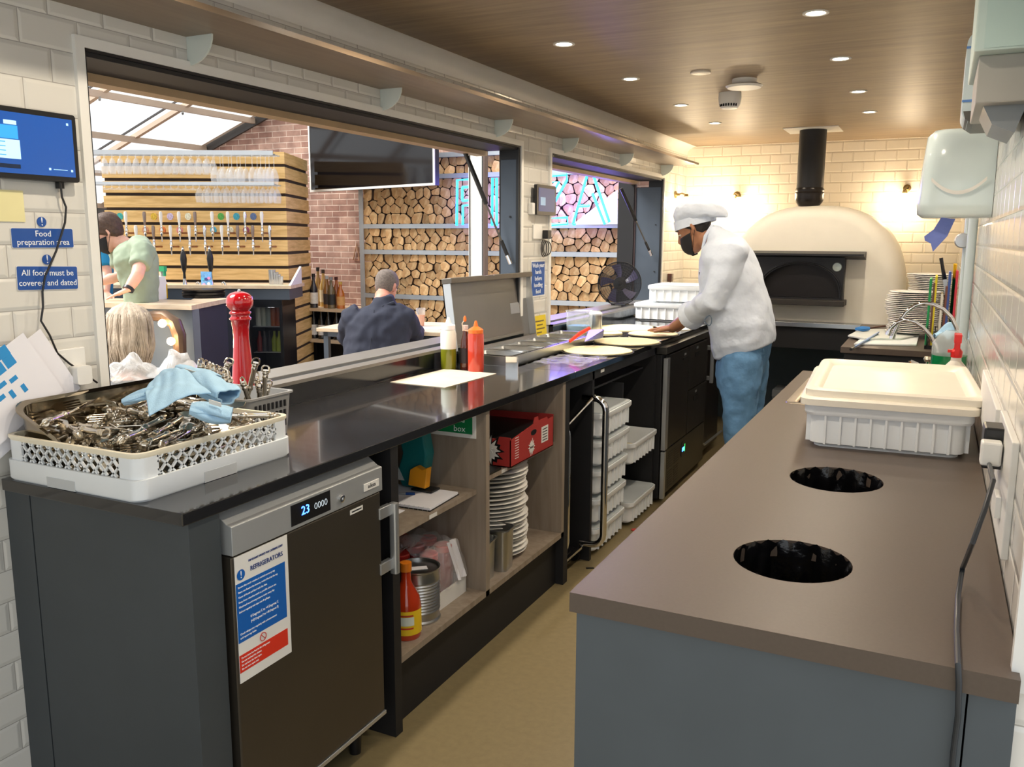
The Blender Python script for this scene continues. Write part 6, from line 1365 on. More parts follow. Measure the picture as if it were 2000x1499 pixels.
def rafter(y, w, mat, z=0, h=.05):
    MB().prism([(-10.5, gz(-10.5) + z - h), (-4.5, gz(-4.5) + z - h), (-4.5, gz(-4.5) + z), (-10.5, gz(-10.5) + z)], 'y', y - w / 2, y + w / 2).build('rafter', mat, rf, smooth=0)
for k in range(8):
    y = 6.70 - .97 * k; rafter(y, .045, mbeam); rafter(y - .13, .012, mdark, -.0, .02)
rafter(YW - .05, .03, mdark, .02, .13); rafter(YW - .12, .05, M['white'], .02, .06)
for x in (-7.0, -7.75, -8.6, -9.5, -6.2, -5.3): MB().box(x - .02, x + .02, -1, YW, gz(x) - .09, gz(x) - .03).build('purlin', mbeam, rf, smooth=0)
for k in range(8): MB().tube([(-7.04, 6.70 - .97 * k, gz(-7) - .03), (-6.96, 6.62 - .97 * k, gz(-7) - .12)], .012, 6).build('bracket', M['steel'], rf)
# white aluminium post close to the left opening
p0, p1 = at(920, 400, 'y', 4.5), at(950, 400, 'y', 4.5)
t = struct(MB().box(p0.x, p1.x, 4.47, 4.50, 0, 2.6).build('trim_post', M['white'], smooth=0))
MB().box(p1.x, p1.x + .010, 4.46, 4.50, 0, 2.6).build('brown_strip', pm('brown_strip', '5d4a42', .5, 0, .04), t, smooth=0)
MB().box(p1.x - .012, p1.x - .008, 4.466, 4.47, 0, 2.6).box(p0.x + .006, p0.x + .01, 4.466, 4.47, 0, 2.6).build('seal', M['black'], t, smooth=0)

# --- log racks
RF = 7.42
rx0, rx1 = at(703, 450, 'y', RF).x, at(1221, 437, 'y', RF).x
rails = [2.40, 2.20, 1.72, 1.46, 1.01, .56, .12]
rack = thing('log_rack', ((rx0 + rx1) / 2, RF, 0), 'tall galvanised metal rack filled with split firewood', 'rack')
mgal = pm('galvanised', 'bcc3c8', .4, .5, .05)
for z in rails: MB().box(rx0, rx1, RF - .01, RF + .30, z - .022, z + .022).build('shelf', mgal, rack, smooth=0)
for x in (rx0, rx1 - .05): MB().box(x, x + .05, RF - .012, RF + .0, .0, 2.42).build('post', mgal, rack, smooth=0)
MB().box(rx0, rx1, RF + .29, RF + .31, 0, 2.4).build('back_sheet', pm('rack_back', '3b2c20', .9, 0, .1), rack, smooth=0)
mlog = NT('log_end'); tcl = mlog.pos(obj=True, scale=(1, 1, 1))
n1 = mlog.n('ShaderNodeTexNoise', i_Scale=14.0, i_Detail=6.0, i_Distortion=1.0); mlog.l(tcl, n1.inputs['Vector'])
oi = mlog.n('ShaderNodeObjectInfo'); c_ = mlog.ramp(n1.outputs['Fac'], [(.3, lin('c08d58')), (.7, lin('ebc894'))])
hs_ = mlog.n('ShaderNodeHueSaturation'); mr_ = mlog.n('ShaderNodeMapRange'); mr_.inputs['To Min'].default_value = .62; mr_.inputs['To Max'].default_value = 1.08
mlog.l(oi.outputs['Random'], mr_.inputs['Value']); mlog.l(mr_.outputs[0], hs_.inputs['Value']); mlog.l(c_, hs_.inputs['Color']); mlog.l(hs_.outputs[0], mlog.p.inputs['Base Color']); mlog.p.inputs['Roughness'].default_value = .8
mlog = mlog.mat; mbark = pm('bark', '4a3424', .9, 0, .2, 30)
def clip(poly, a, b, c):   # keep a*x+b*y<=c
    out = []
    for i in range(len(poly)):
        p, q = poly[i], poly[(i + 1) % len(poly)]; dp, dq = a * p[0] + b * p[1] - c, a * q[0] + b * q[1] - c
        if dp <= 0: out.append(p)
        if dp * dq < 0: s = dp / (dp - dq); out.append((p[0] + (q[0] - p[0]) * s, p[1] + (q[1] - p[1]) * s))
    return out
lr = random.Random(5); cells = []
for hi, lo in zip(rails, rails[1:]):
    z0, z1 = lo + .024, hi - .024; h = z1 - z0; ny = max(2, round(h / .082)); x0, x1 = rx0 + .03, rx1 - .03; nx = int((x1 - x0) / .098)
    S = [((i + .5 + .5 * (j % 2) - .25 + lr.uniform(-.36, .36)) * (x1 - x0) / nx + x0, (j + .5 + lr.uniform(-.36, .36)) * h / ny + z0) for j in range(ny) for i in range(nx)]
    for s in S:
        poly = [(x0, z0), (x1, z0), (x1, z1), (x0, z1)]
        for q in S:
            if q is s or abs(q[0] - s[0]) > .3: continue
            a, b = q[0] - s[0], q[1] - s[1]; m_ = ((s[0] + q[0]) / 2, (s[1] + q[1]) / 2); L_ = math.hypot(a, b)
            poly = clip(poly, a, b, a * m_[0] + b * m_[1] - .0035 * L_)
            if len(poly) < 3: break
        if len(poly) > 2: cells.append((s, poly))
def proj(P):
    v = RW.transposed() @ (Vector(P) - CAMP); return CX + F * v.x / -v.z, CY - F * v.y / -v.z
def seen(s):
    px, py = proj((s[0], RF, s[1]))
    if 705 < px < 915 or 955 < px < 982: return 300 < py < 655 and not (608 < px < 850 and py < 365) and not (670 < px < 800 and py > 545) and py < 1085 - .45 * px + 0 * py + 200
    if 1072 < px < 1222: return 325 < py < 600
    return False
def area_(p): return abs(sum(p[i][0] * p[(i + 1) % len(p)][1] - p[(i + 1) % len(p)][0] * p[i][1] for i in range(len(p)))) / 2
order = sorted(cells, key=lambda c: (not seen(c[0]), -area_(c[1])))
def rough(poly, r):
    out = []
    for i in range(len(poly)):
        p, q = poly[i], poly[(i + 1) % len(poly)]; L_ = math.hypot(q[0] - p[0], q[1] - p[1])
        if L_ < .012: continue
        out.append((p[0] * .86 + q[0] * .14, p[1] * .86 + q[1] * .14)); out.append((p[0] * .14 + q[0] * .86, p[1] * .14 + q[1] * .86))
    return out
def log_mb(m, c):
    p = rough(c[1], lr); y0 = RF + lr.uniform(.0, .035); cx = sum(q[0] for q in p) / len(p); cz = sum(q[1] for q in p) / len(p)
    m.mi = 0; b = len(m.v); n = len(p)
    m.v += [Vector((q[0], y0, q[1])) for q in p] + [Vector((cx + (q[0] - cx) * .97, RF + .27, cz + (q[1] - cz) * .97)) for q in p]
    m.f.append(list(range(b, b + n))); m.m.append(0)
    for i in range(n): m.f.append([b + i, b + (i + 1) % n, b + n + (i + 1) % n, b + n + i]); m.m.append(1)
    return m
band = [('top shelf', 2.2), ('second shelf, behind the neon letters', 1.72), ('third shelf', 1.46), ('fourth shelf', 1.01), ('fifth shelf', .56), ('lowest shelf', .1)]
for c in order[:300]:
    if len(rough(c[1], lr)) < 3: continue
    o = log_mb(MB(), c).build('firewood_log', [mlog, mbark], smooth=0); bn = next(b for b, z in band if c[0][1] > z)
    px = proj((c[0][0], RF, c[0][1]))[0]; side = 'seen through the left opening' if px < 1030 else 'seen through the right opening'
    tag(o, 'split log, %s, %s' % (bn, side), 'log', 'split logs on the %s, %s' % (bn.split(',')[0], side))
m = MB()
for c in order[300:]:
    if len(rough(c[1], lr)) >= 3: log_mb(m, c)
o = m.build('firewood_pile', [mlog, mbark], smooth=0); tag(o, 'remaining smaller split logs filling the metal rack', 'logs', kind='stuff')

# --- neon sign
ns = thing('neon_sign', at(1030, 440, 'y', 7.30), 'blue neon letters spelling PIZZA in front of the firewood', 'neon sign')
mne = pm('neon_cyan', '2fd0ff', .3, 0, 0, emis=1.7)
def npath(L, closed=False): return [Vector(at(px, py, 'y', 7.30)) for px, py in L]
def letter(nm, paths):
    m = MB()
    for L, cl in paths: m.tube(npath(L), .0125, 8, closed=cl)
    m.build(nm, mne, ns)
letter('letter_p', [([(892, 441), (893, 352), (925, 350), (938, 360), (938, 388), (928, 400), (904, 402), (904, 440)], False), ([(903, 366), (903, 392)], False), ([(903, 366), (920, 365), (926, 372), (926, 384), (918, 391), (903, 392)], False)])
letter('letter_i', [([(961, 441), (962, 348), (970, 348), (970, 441)], True)])
letter('letter_z', [([(987, 347), (1036, 345), (1036, 357), (1002, 427), (1036, 427), (1036, 440), (986, 441), (986, 428), (1020, 358), (987, 359)], True)])
letter('letter_z', [([(1052, 345), (1107, 341), (1107, 352), (1066, 427), (1108, 425), (1109, 437), (1052, 441), (1052, 428), (1092, 355), (1052, 357)], True)])
letter('letter_a', [([(1119, 438), (1148, 338), (1157, 337), (1190, 434), (1181, 438), (1157, 378)], False), ([(1129, 403), (1151, 402)], False), ([(1119, 438), (1124, 438)], False)])
for px in (915, 1000, 1080, 1155):
    l = bpy.data.lights.new('neon_glow', 'AREA'); l.shape = 'RECTANGLE'; l.size = .35; l.size_y = .4; l.energy = 5; l.color = (.26, .13, 1.0)
    lo = bpy.data.objects.new('neon_glow', l); q = Vector(at(px, 392, 'y', 7.27)); lo.location = q - ns.location; lo.rotation_euler = (PI / 2, 0, PI); lo.parent = ns; COL.objects.link(lo)
    lo2 = lo.copy(); lo2.data = l.copy(); lo2.data.energy = 2.5; lo2.rotation_euler = (PI / 2, 0, 0); COL.objects.link(lo2)
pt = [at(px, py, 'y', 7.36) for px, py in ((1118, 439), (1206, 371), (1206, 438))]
o = MB().prism([(p.x, p.z) for p in pt], 'y', 7.36, 7.37).build('glare_triangle', pm('glare_white', 'fbfbff', .5, 0, 0), smooth=0); tag(o, 'white triangle standing in for bright glare behind the neon letter A', 'panel')  # flat white triangle shaped to stand in for a patch of glare

# --- television
PR = Vector(at(850, 362, 'y', 6.88)); tdir = Vector((-math.cos(math.radians(16.3)), math.sin(math.radians(16.3)), 0)); tn = Vector((tdir.y, -tdir.x, 0)) * 1
def onplane(px, py, p, n): d = RW @ _cr(px, py); return CAMP + d * ((p - CAMP).dot(n) / d.dot(n))
PL = onplane(607, 375, PR, tn); PT = onplane(595, 225, PR, tn); wv = (PL - PR).length; hv = PT.z - PL.z
zt = PR.z; MT = frame(PR, -tdir, (0, 0, 1))   # x to the right, y up, z towards viewer?
t = thing('television', (PR + PL) / 2 - Vector((0, 0, .0)), 'large wall-mounted television with a thin white frame, switched off', 'television')
def tb(x0, x1, y0, y1, z0, z1): return MB().box(x0, x1, y0, y1, z0, z1, MT)
zs = 1 if MT.to_3x3().col[2].y < 0 else -1
tb(-wv, 0, 0, hv, -.05 * zs, 0).build('housing', M['black'], t, smooth=0)
tb(-wv + .02, -.02, .022, hv - .012, .001 * zs, .004 * zs).build('screen', pm('dark_screen', '120f10', .09, 0, 0), t, smooth=0)
tb(-wv, 0, 0, .022, .0, .010 * zs).box(-wv, -wv + .02, .022, hv, 0, .010 * zs, MT).box(-.02, 0, .022, hv, 0, .010 * zs, MT).box(-wv + .02, -.02, hv - .012, hv, 0, .010 * zs, MT).build('frame', M['white'], t, smooth=0)
tb(-wv * .6, -wv * .4, .3, .5, -.12 * zs, -.05 * zs).build('wall_mount', M['black'], t, smooth=0)

# --- bar: boards, glasses, beer taps
rr_ = RW @ Vector((1, 0, 0)); rr_.z = 0; rr_.normalize(); ff_ = Vector((-rr_.y, rr_.x, 0))
B0 = cw(565, 560, 8.3); B0.z = 0
MBAR = frame(B0, rr_, ff_)
MBAR = Matrix((rr_.to_4d(), ff_.to_4d(), (0, 0, 1, 0), (0, 0, 0, 1))).transposed(); MBAR.col[3] = (B0.x, B0.y, 0, 1); MBAR[3][0] = MBAR[3][1] = MBAR[3][2] = 0
def lb_(px, py, yl):
    o = B0 + ff_ * yl; p = onplane(px, py, o, ff_); q = p - B0; return q.dot(rr_), p.z
def bw(px, py, yl): o = B0 + ff_ * yl; return onplane(px, py, o, ff_)
bwall = thing('bar_back_wall', B0, 'bar wall of pale wooden boards with dark gaps, where the beer taps hang', 'bar wall')
ztop = lb_(545, 297, 0)[1]; pitch = .1365; xl_ = lb_(203, 400, 0)[0]
MB().box(xl_ + .01, -.012, .03, .9, 0, ztop - .02, MBAR).build('dark_core', pm('dark_core', '3a302b', .8, 0, .05), bwall, smooth=0)
k = 0; z = ztop
while z > .1:
    full = k < 12
    MB().box(xl_ if full else -.20, .0, 0, .03, z - .108, z, MBAR).build('board', M['pallet'], bwall, bev=.002)
    MB().box(-.03, .0, .031, .93, z - .108, z, MBAR).build('side_board', M['pallet'], bwall, bev=.002)
    z -= pitch; k += 1
# glasses
def wineglass(name, h, r, st):
    return MB().lathe([(0, 0), (r * .85, 0), (r * .85, -.002), (.006, -.008), (.0035, -.014), (.0035, -h * st), (r * .5, -h * st - .012), (r * .95, -h * (st + (1 - st) * .45)), (r * .98, -h * (st + (1 - st) * .65)), (r * .8, -h)], n=14, cap=False)
zA, zB2 = lb_(480, 303, -.2)[1], lb_(480, 362, -.2)[1]
rk1 = thing('glass_rack', B0 + ff_ * -.2 + Vector((0, 0, zA)), 'upper metal rail of hanging glasses across the top of the bar wall', 'rack')
for yy in (-.30, -.22, -.14, -.06): MB().box(xl_ - .05, -.03, yy, yy + .012, zA, zA + .01, MBAR).build('rail', M['steel'], rk1, smooth=0)
MB().box(xl_ - .05, -.02, -.32, -.31, zA - .01, zA + .03, MBAR).build('front_lip', M['alu'], rk1, smooth=0)
rk2 = thing('glass_rack', B0 + ff_ * -.2 + Vector((0, 0, zB2)), 'lower metal rail of hanging glasses above the beer taps', 'rack')
for yy in (-.30, -.22, -.14, -.06): MB().box(xl_ - .05, -.03, yy, yy + .012, zB2, zB2 + .01, MBAR).build('rail', M['steel'], rk2, smooth=0)
MB().box(xl_ - .05, -.02, -.32, -.31, zB2 - .005, zB2 + .02, MBAR).build('front_lip', M['alu'], rk2, smooth=0)
mgl2 = film_mat('thin_glass', 'f2f6fa', .22, .03, 0)
def hang(proto, nm, h, r, st, xs, ys, z, label, group):
    o = None
    for x in xs:
        for y in ys:
            p = MBAR @ Vector((x, y, z))
            if o is None: o = wineglass(nm, h, r, st).xf(Matrix.Translation(p)).build(nm, mgl2, smooth=180); q0 = o.location - p; tag(o, label, 'glass', group)
            else: copy_tree(o, p + q0)
X = lambda px: lb_(px, 340, -.2)[0]
fr_x = lambda a, b, n: [X(a) + (X(b) - X(a)) * i / (n - 1) for i in range(n)]
hang(None, 'wine_glass', .26, .042, .42, fr_x(424, 474, 4) + fr_x(497, 530, 3), (-.26, -.10), zA, 'large wine glass hanging upside down at the right of the upper rail', 'large wine glasses on the upper rail')
hang(None, 'small_glass', .17, .036, .2, fr_x(196, 410, 15), (-.26, -.10), zA, 'short-stemmed glass hanging at the left of the upper rail', 'short glasses on the upper rail')
hang(None, 'gin_glass', .16, .040, .15, fr_x(392, 534, 9), (-.26, -.10), zB2, 'rounded short-stemmed glass hanging at the right of the lower rail', 'rounded glasses on the lower rail')
hang(None, 'stemmed_glass', .05, .036, .5, fr_x(208, 380, 13), (-.26,), zB2, 'small glass base showing on the left part of the lower rail', 'glass bases on the lower rail')
# beer taps
def beer_tap(x, ztop_, hcol, badge, label, rown):
    p = MBAR @ Vector((x, -.14, ztop_)); t = thing('beer_tap', p, label, 'beer tap', rown)
    T = Matrix.Translation(p)
    MB().lathe([(0, 0), (.013, -.004), (.017, -.03), (.014, -.08), (.008, -.13), (.006, -.14)], n=12, M=T, cap=False).build('handle', hcol, t)
    MB().lathe([(.008, -.13), (.013, -.145), (.010, -.155), (.014, -.165), (.017, -.18), (.010, -.195), (.016, -.205), (.012, -.22), (.007, -.235), (.005, -.28), (0, -.282)], n=12, M=T, cap=False).build('faucet', M['chrome'], t)
    a = MBAR @ Vector((x, -.14, ztop_ - .20)); c = MBAR @ Vector((x + .015, 0, ztop_ - .20)); MB().tube([a, c], .009, 8).build('shank', pm('shank_bronze', '9a6f55', .4, .6, .05) if 'shank' not in M else M['shank'], t)
    if badge:
        d0_, d1_ = MBAR @ Vector((x + .05, -.05, ztop_ - .05)), None
        MB().prism([(x + .055 + .03 * math.cos(a_), ztop_ - .045 + .034 * math.sin(a_)) for a_ in [q * PI / 7 for q in range(14)]], 'y', -.06, -.05, MBAR).build('badge', pm('badge', badge, .4, 0, .35, 60), t, smooth=0)
M['shank'] = pm('shank_bronze', '9a6f55', .4, .6, .05)
cols = {'w': M['white'], 'c': M['chrome'], 'b': pm('tap_brown', '8a7a70', .3, .3, .05)}
row1 = [(240, 'c', '3aa6a0'), (355, 'w', None), (492, 'b', 'd9b43a'), (612, 'w', 'c9b8d6'), (745, 'w', 'efe6c8'), (862, 'b', None), (988, 'w', '55a84a'), (1103, 'w', '3a9fb4'), (1228, 'c', '5a6f9a'), (1352, 'w', None)]
row2 = [(430, 'w', 'c98a6a'), (557, 'b', 'e07a3a'), (683, 'w', 'e08a90'), (820, 'w', None), (933, 'c', '49a9c9'), (1058, 'w', 'efe6c8'), (1175, 'b', '9a4a66'), (1285, 'b', None), (1410, 'c', None)]
nth = ['leftmost', 'second', 'third', 'fourth', 'fifth', 'sixth', 'seventh', 'eighth', 'ninth', 'rightmost']
for i, (cx_, c, bd_) in enumerate(row1): x, z_ = lb_(cx_ / 3.748 + 150, 413, -.14); beer_tap(x, z_, cols[c], bd_, '%s beer tap of the upper row, counted from the left' % nth[i], 'beer taps of the upper row')
for i, (cx_, c, bd_) in enumerate(row2): x, z_ = lb_(cx_ / 3.748 + 150, 440, -.14); beer_tap(x, z_, cols[c], bd_, '%s beer tap of the lower row, counted from the left' % (nth[i] if i < 8 else 'rightmost'), 'beer taps of the lower row')
# back counter and glass-door fridge below
bcn = thing('back_bar', MBAR @ Vector((-.9, -.3, 0)), 'pale topped back counter below the beer taps with a white bracket end', 'counter')
xr, zc_ = lb_(569, 558, -.5); x4, _ = lb_(300, 558, -.5)
MB().box(x4 - .6, xr, -.52, -.002, zc_ - .03, zc_, MBAR).build('top', M['ash'], bcn, smooth=0)
MB().box(x4 - .6, xr - .02, -.50, -.002, zc_ - .13, zc_ - .031, MBAR).build('apron', M['slate'], bcn, smooth=0)
MB().prism([(-.52, zc_), (-.10, zc_), (-.10, zc_ + .16)], 'x', xr - .02, xr, MBAR).build('bracket_end', M['white'], bcn, smooth=0)
MB().box(x4 - .6, lb_(484, 600, -.5)[0], -.49, -.002, 0, zc_ - .131, MBAR).build('carcase', M['navy'], bcn, smooth=0)
for i, (px, py) in enumerate(((531, 527), (537, 532), (541, 536), (546, 540), (534, 546))):
    p = bw(px, py, -.3); o = MB().lathe([(0, zc_ + .001), (.03, zc_ + .001), (.034, p.z), (.030, p.z), (.027, zc_ + .006)], p.x, p.y, 14, cap=False).build('steel_tumbler', M['steel']); tag(o, ['tallest steel tumbler at the left of the back counter end', 'second steel tumbler on the back counter', 'third steel tumbler on the back counter', 'rightmost steel tumbler, beside the white bracket', 'short steel tumbler in front of the tall ones'][i], 'tumbler', 'steel tumblers on the back counter')
fx0_, fx1_ = lb_(484, 640, -.5)[0], lb_(553, 640, -.5)[0]; fzt = zc_ - .135
bf = thing('bottle_fridge', MBAR @ Vector(((fx0_ + fx1_) / 2, -.25, 0)), 'black glass-door drinks fridge under the back counter, behind the red pepper mill', 'refrigerator')
MB().box(fx0_, fx0_ + .03, -.5, -.03, .02, fzt, MBAR).box(fx1_ - .03, fx1_, -.5, -.03, .02, fzt, MBAR).box(fx0_, fx1_, -.05, -.03, .02, fzt, MBAR).box(fx0_, fx1_, -.5, -.03, .02, .06, MBAR).box(fx0_, fx1_, -.5, -.03, fzt - .06, fzt, MBAR).build('case', M['black'], bf, smooth=0)
sz = [lb_(520, 637, -.4)[1], lb_(520, 687, -.4)[1], .07]
for z_ in sz[:2]: MB().box(fx0_ + .03, fx1_ - .03, -.45, -.06, z_ - .006, z_, MBAR).build('shelf', M['alu'], bf, smooth=0)
l = bpy.data.lights.new('fridge_lamp', 'POINT'); l.energy = .8; l.shadow_soft_size = .05; lo = bpy.data.objects.new('fridge_lamp', l); lo.location = Vector((0, 0, fzt - .1)) - ff_ * .05; lo.parent = bf; COL.objects.link(lo)
MB().box(fx0_, fx1_, -.515, -.505, .02, fzt, MBAR).build('glass_door', film_mat('fridge_glass', '20242a', .25, .03, 0), bf, smooth=0)
palette = [['c0c4bc', 'a8b0a4', '8e9a94', '9c5430', 'a04e2c'], ['7c2a2a', '3c3c40', '2c2c30', '8c9a30', 'a4b03a'], ['5e7468', '7a9488', '4e7c84', '5a7aa0', '3f6c8c', 'a08c3a']]
for r in range(3):
    for k, c in enumerate(palette[r]):
        x = fx0_ + .07 + (fx1_ - fx0_ - .14) * k / (len(palette[r]) - 1); p = MBAR @ Vector((x, -.38, 0)); zz = sz[r] + .001
        h = (.17, .19, .15)[r]
        pf2 = [(0, zz), (.03, zz), (.031, zz + h * .9), (.026, zz + h), (0, zz + h)] if r != 1 else [(0, zz), (.028, zz), (.028, zz + h * .55), (.012, zz + h * .8), (.012, zz + h), (0, zz + h)]
        o = MB().lathe(pf2, p.x, p.y, 12, cap=False).build(('jar', 'soft_drink_bottle', 'drink_can')[r], pm('fridge_item', c, .25, 0, .1)); tag(o, '%s in the bar fridge, %s from the left' % (('jar on the top shelf', 'drink bottle on the middle shelf', 'drink can on the bottom shelf')[r], nth[k] if k else 'first'), ('jar', 'bottle', 'can')[r], ('jars', 'bottles', 'cans')[r] + ' in the bar fridge')
# spirit shelf unit on the brick wall
YS = 7.25
us = thing('bottle_shelf', at(630, 740, 'y', YS), 'black shelf unit with pale shelves of bottles, left of the firewood', 'shelf'); us.location.z = 0; MW[us.name] = Matrix.Translation(us.location)
sx0, sx1 = at(578, 640, 'y', YS).x, min(at(703, 640, 'y', YS).x, rx0 - .012); s1, s2 = at(620, 603, 'y', YS).z, at(620, 664, 'y', YS).z
for z_ in (s1, s2): MB().box(sx0, sx1, YS, YW - .01, z_ - .03, z_).build('shelf', M['ash'], us, smooth=0)
MB().box(sx0, sx1, YW - .05, YW - .012, 0, s1 - .03).box(sx0, sx0 + .03, YS + .01, YW - .05, 0, s1 - .03).box(sx0, sx1, YS + .3, YW - .05, 0, s2 - .03).build('carcase', M['blackm'], us, smooth=0)
def bottle(nm, px, y, zb_, h, r, col, lab, cap_, label, group, neck=.35):
    x = at(px, 600, 'y', y).x; t = thing(nm, (x, y, zb_), label, 'bottle', group)
    MB().lathe([(0, zb_), (r, zb_), (r, zb_ + h * (1 - neck) * .85), (r * .4, zb_ + h * (1 - neck * .7)), (r * .35, zb_ + h * .93), (0, zb_ + h * .93)], x, y, 14, cap=False).build('glass', pm('btl', col, .08, 0, .1, coat=.5), t)
    MB().lathe([(r * 1.03, zb_ + h * .12), (r * 1.03, zb_ + h * .45)], x, y, 14, cap=False).build('label', pm('btl_label', lab, .5, 0, .1, 60), t)
    MB().lathe([(r * .45, zb_ + h * .90), (r * .45, zb_ + h), (0, zb_ + h)], x, y, 12, cap=False).build('cap', pm('btl_cap', cap_, .4, 0, .05), t)
px_sp = [(590, 7.33, .30, 'b9c4c8', 'd9c9cc', 'b0b8bc'), (597, 7.5, .34, '6a2a20', '40201c', '222222'), (606, 7.6, .40, '3a3026', '8a7a60', '191512'), (614, 7.33, .36, '2a2a30', 'e9e4da', '15151a'), (623, 7.55, .42, 'a8824a', 'c9b48a', '2a2018'), (633, 7.5, .40, 'c49a52', 'e3cfa8', '3a2a1c'), (640, 7.36, .34, '9a6a38', '3a3232', 'b9b9b9'), (648, 7.34, .33, '6a5a3c', '2a2a2a', '8a8a8a'), (658, 7.42, .33, 'a0541e', 'b8682c', '4a1a14'), (666, 7.38, .28, 'c06a26', 'd8a060', 'c9a24a')]
for i, (px, y, h, a, b_, c) in enumerate(px_sp): bottle('spirit_bottle', px, y, s1 + .001, h, .042, a, b_, c, '%s spirit bottle from the left on top of the black shelf unit' % ['leftmost', 'second', 'third', 'fourth', 'fifth', 'sixth', 'seventh', 'eighth', 'ninth', 'tenth'][i], 'spirit bottles on the shelf unit')
for i, px in enumerate((596, 612, 627, 641, 657, 671)): bottle('wine_bottle', px, 7.36, s2 + .001, .33, .040, '17181c', 'e6e4e0', '17181c', '%s dark wine bottle from the left in the shelf unit' % ['first', 'second', 'third', 'fourth', 'fifth', 'sixth'][i], 'wine bottles in the shelf unit')
a_ = [Vector(at(px, py, 'y', YW - .01)) for px, py in ((697, 476), (690, 508), (702, 509))]
o = MB().tube(a_, .006, 6, closed=True).build('rope_loop', pm('rope', 'b98f6a', .9, 0, .1)); tag(o, 'triangular rope loop hanging on the brick wall beside the log rack', 'rope')

# --- front bar counter
fb = thing('bar_counter', (-6.2, 4.9, 0), 'grey and navy bar counter with a pale wooden top', 'counter')
ZBc = 1.10
q1, q2, q3 = at(205, 592, 'z', ZBc), at(374, 597, 'z', ZBc), at(447, 583, 'z', ZBc)
L0 = q1 + (q1 - q2) * 1.2
top = [(L0.x, L0.y), (q2.x, q2.y), (q3.x, q3.y), (q3.x - .42, q3.y + .10), (q2.x - .45, q2.y + .42), (L0.x, L0.y + .42)]
MB().prism(top, 'z', ZBc - .035, ZBc).build('top', M['ash'], fb, smooth=0)
cxp = sum(p[0] for p in top) / 6; cyp = sum(p[1] for p in top) / 6
e_ = .03; n1_ = Vector((0, 1, 0))
MB().prism([(L0.x, L0.y + e_), (q2.x - e_, q2.y + e_), (q2.x - e_, q2.y + .10), (L0.x, L0.y + .10)], 'z', 0, ZBc - .035).build('grey_front', pm('bar_grey', '6b737b', .5, 0, .04), fb, smooth=0)
MB().prism([(q2.x - e_ + .001, q2.y + e_), (q3.x - e_, q3.y), (q3.x - .12, q3.y), (q2.x - .12, q2.y + .1)], 'z', 0, ZBc - .035).build('navy_side', M['navy'], fb, smooth=0)
t = thing('marquee_lamp', at(320, 700, 'y', 4.5), 'brown metal arch with glowing warm bulbs in front of the bar counter', 'lamp')
ar = [Vector(at(px, py, 'y', 4.55)) for px, py in ((278, 622), (300, 617), (322, 618), (342, 632), (350, 655), (352, 690), (352, 740))]
MB().tube(ar, [.035, .04, .045, .05, .05, .045, .045], 10).build('arch', pm('bronze_arch', '6a5340', .4, .5, .08), t)
for px, py in ((317, 632), (334, 667)):
    p = Vector(at(px, py, 'y', 4.48)); MB().lathe([(.030 * math.sin(PI * k / 8), -.030 * math.cos(PI * k / 8)) for k in range(9)], n=14, M=Matrix.Translation(p), cap=False).build('bulb', M['bulbw'], t)
    l = bpy.data.lights.new('bulb_light', 'POINT'); l.energy = 3; l.color = (1, .75, .45); l.shadow_soft_size = .03; lo = bpy.data.objects.new('bulb_light', l); lo.location = p - t.location + Vector((0, -.06, 0)); lo.parent = t; COL.objects.link(lo)
# things on the bar
def onbar(px, py): return Vector(at(px, py, 'z', ZBc + .001))
c = onbar(301, 585); o_ = thing('carton', c, 'white carton with a black label standing on the bar', 'carton')
w_b = .055; hC = at(301, 541, 'y', c.y).z - ZBc
MB().box(c.x - w_b, c.x + w_b, c.y, c.y + .08, ZBc + .001, ZBc + hC).build('box', M['white'], o_, smooth=0); MB().box(c.x - .03, c.x + .045, c.y - .001, c.y, ZBc + .005, ZBc + hC * .56).build('black_label', M['black'], o_, smooth=0)
MB().tube([Vector((c.x + .012 + .012 * math.cos(a), c.y - .002, ZBc + .05 + .018 * math.sin(a))) for a in [q * PI / 6 for q in range(12)]], .003, 5, closed=True).tube([Vector((c.x + .012 + .012 * math.cos(a), c.y - .002, ZBc + .085 + .014 * math.sin(a))) for a in [q * PI / 6 for q in range(12)]], .003, 5, closed=True).build('label_print', M['white'], o_)
c = onbar(318, 583); t = thing('spray_bottle', c, 'spray bottle with yellow liquid and a green trigger on the bar', 'bottle')
hS = at(318, 517, 'y', c.y).z - ZBc
MB().lathe([(0, ZBc + .001), (.04, ZBc + .001), (.042, ZBc + hS * .42)], c.x, c.y, 16, cap=False).build('yellow_liquid', pm('yellow_liquid', 'eec02a', .2, 0, .04), t)
MB().lathe([(.042, ZBc + hS * .42), (.03, ZBc + hS * .58), (.013, ZBc + hS * .70), (.013, ZBc + hS * .80)], c.x, c.y, 16, cap=False).build('bottle', M['cream'], t)
MB().box(c.x - .02, c.x + .05, c.y - .015, c.y + .015, ZBc + hS * .8, ZBc + hS * .95).box(c.x + .03, c.x + .045, c.y - .01, c.y + .01, ZBc + hS * .66, ZBc + hS * .82).build('trigger_head', pm('trigger_green', '23a066', .35, 0, .03), t, smooth=0)
c = onbar(370, 583); c.y += .16; t = thing('round_trays', c, 'stack of round black serving trays on the bar', 'tray')
for k in range(3): MB().lathe([(0, ZBc + .002 + k * .024), (.165 + (k % 2) * .006, ZBc + .002 + k * .024), (.175, ZBc + .02 + k * .024), (.165, ZBc + .022 + k * .024), (0, ZBc + .02 + k * .024)], c.x, c.y, 30, cap=False).build('tray', M['black'], t)
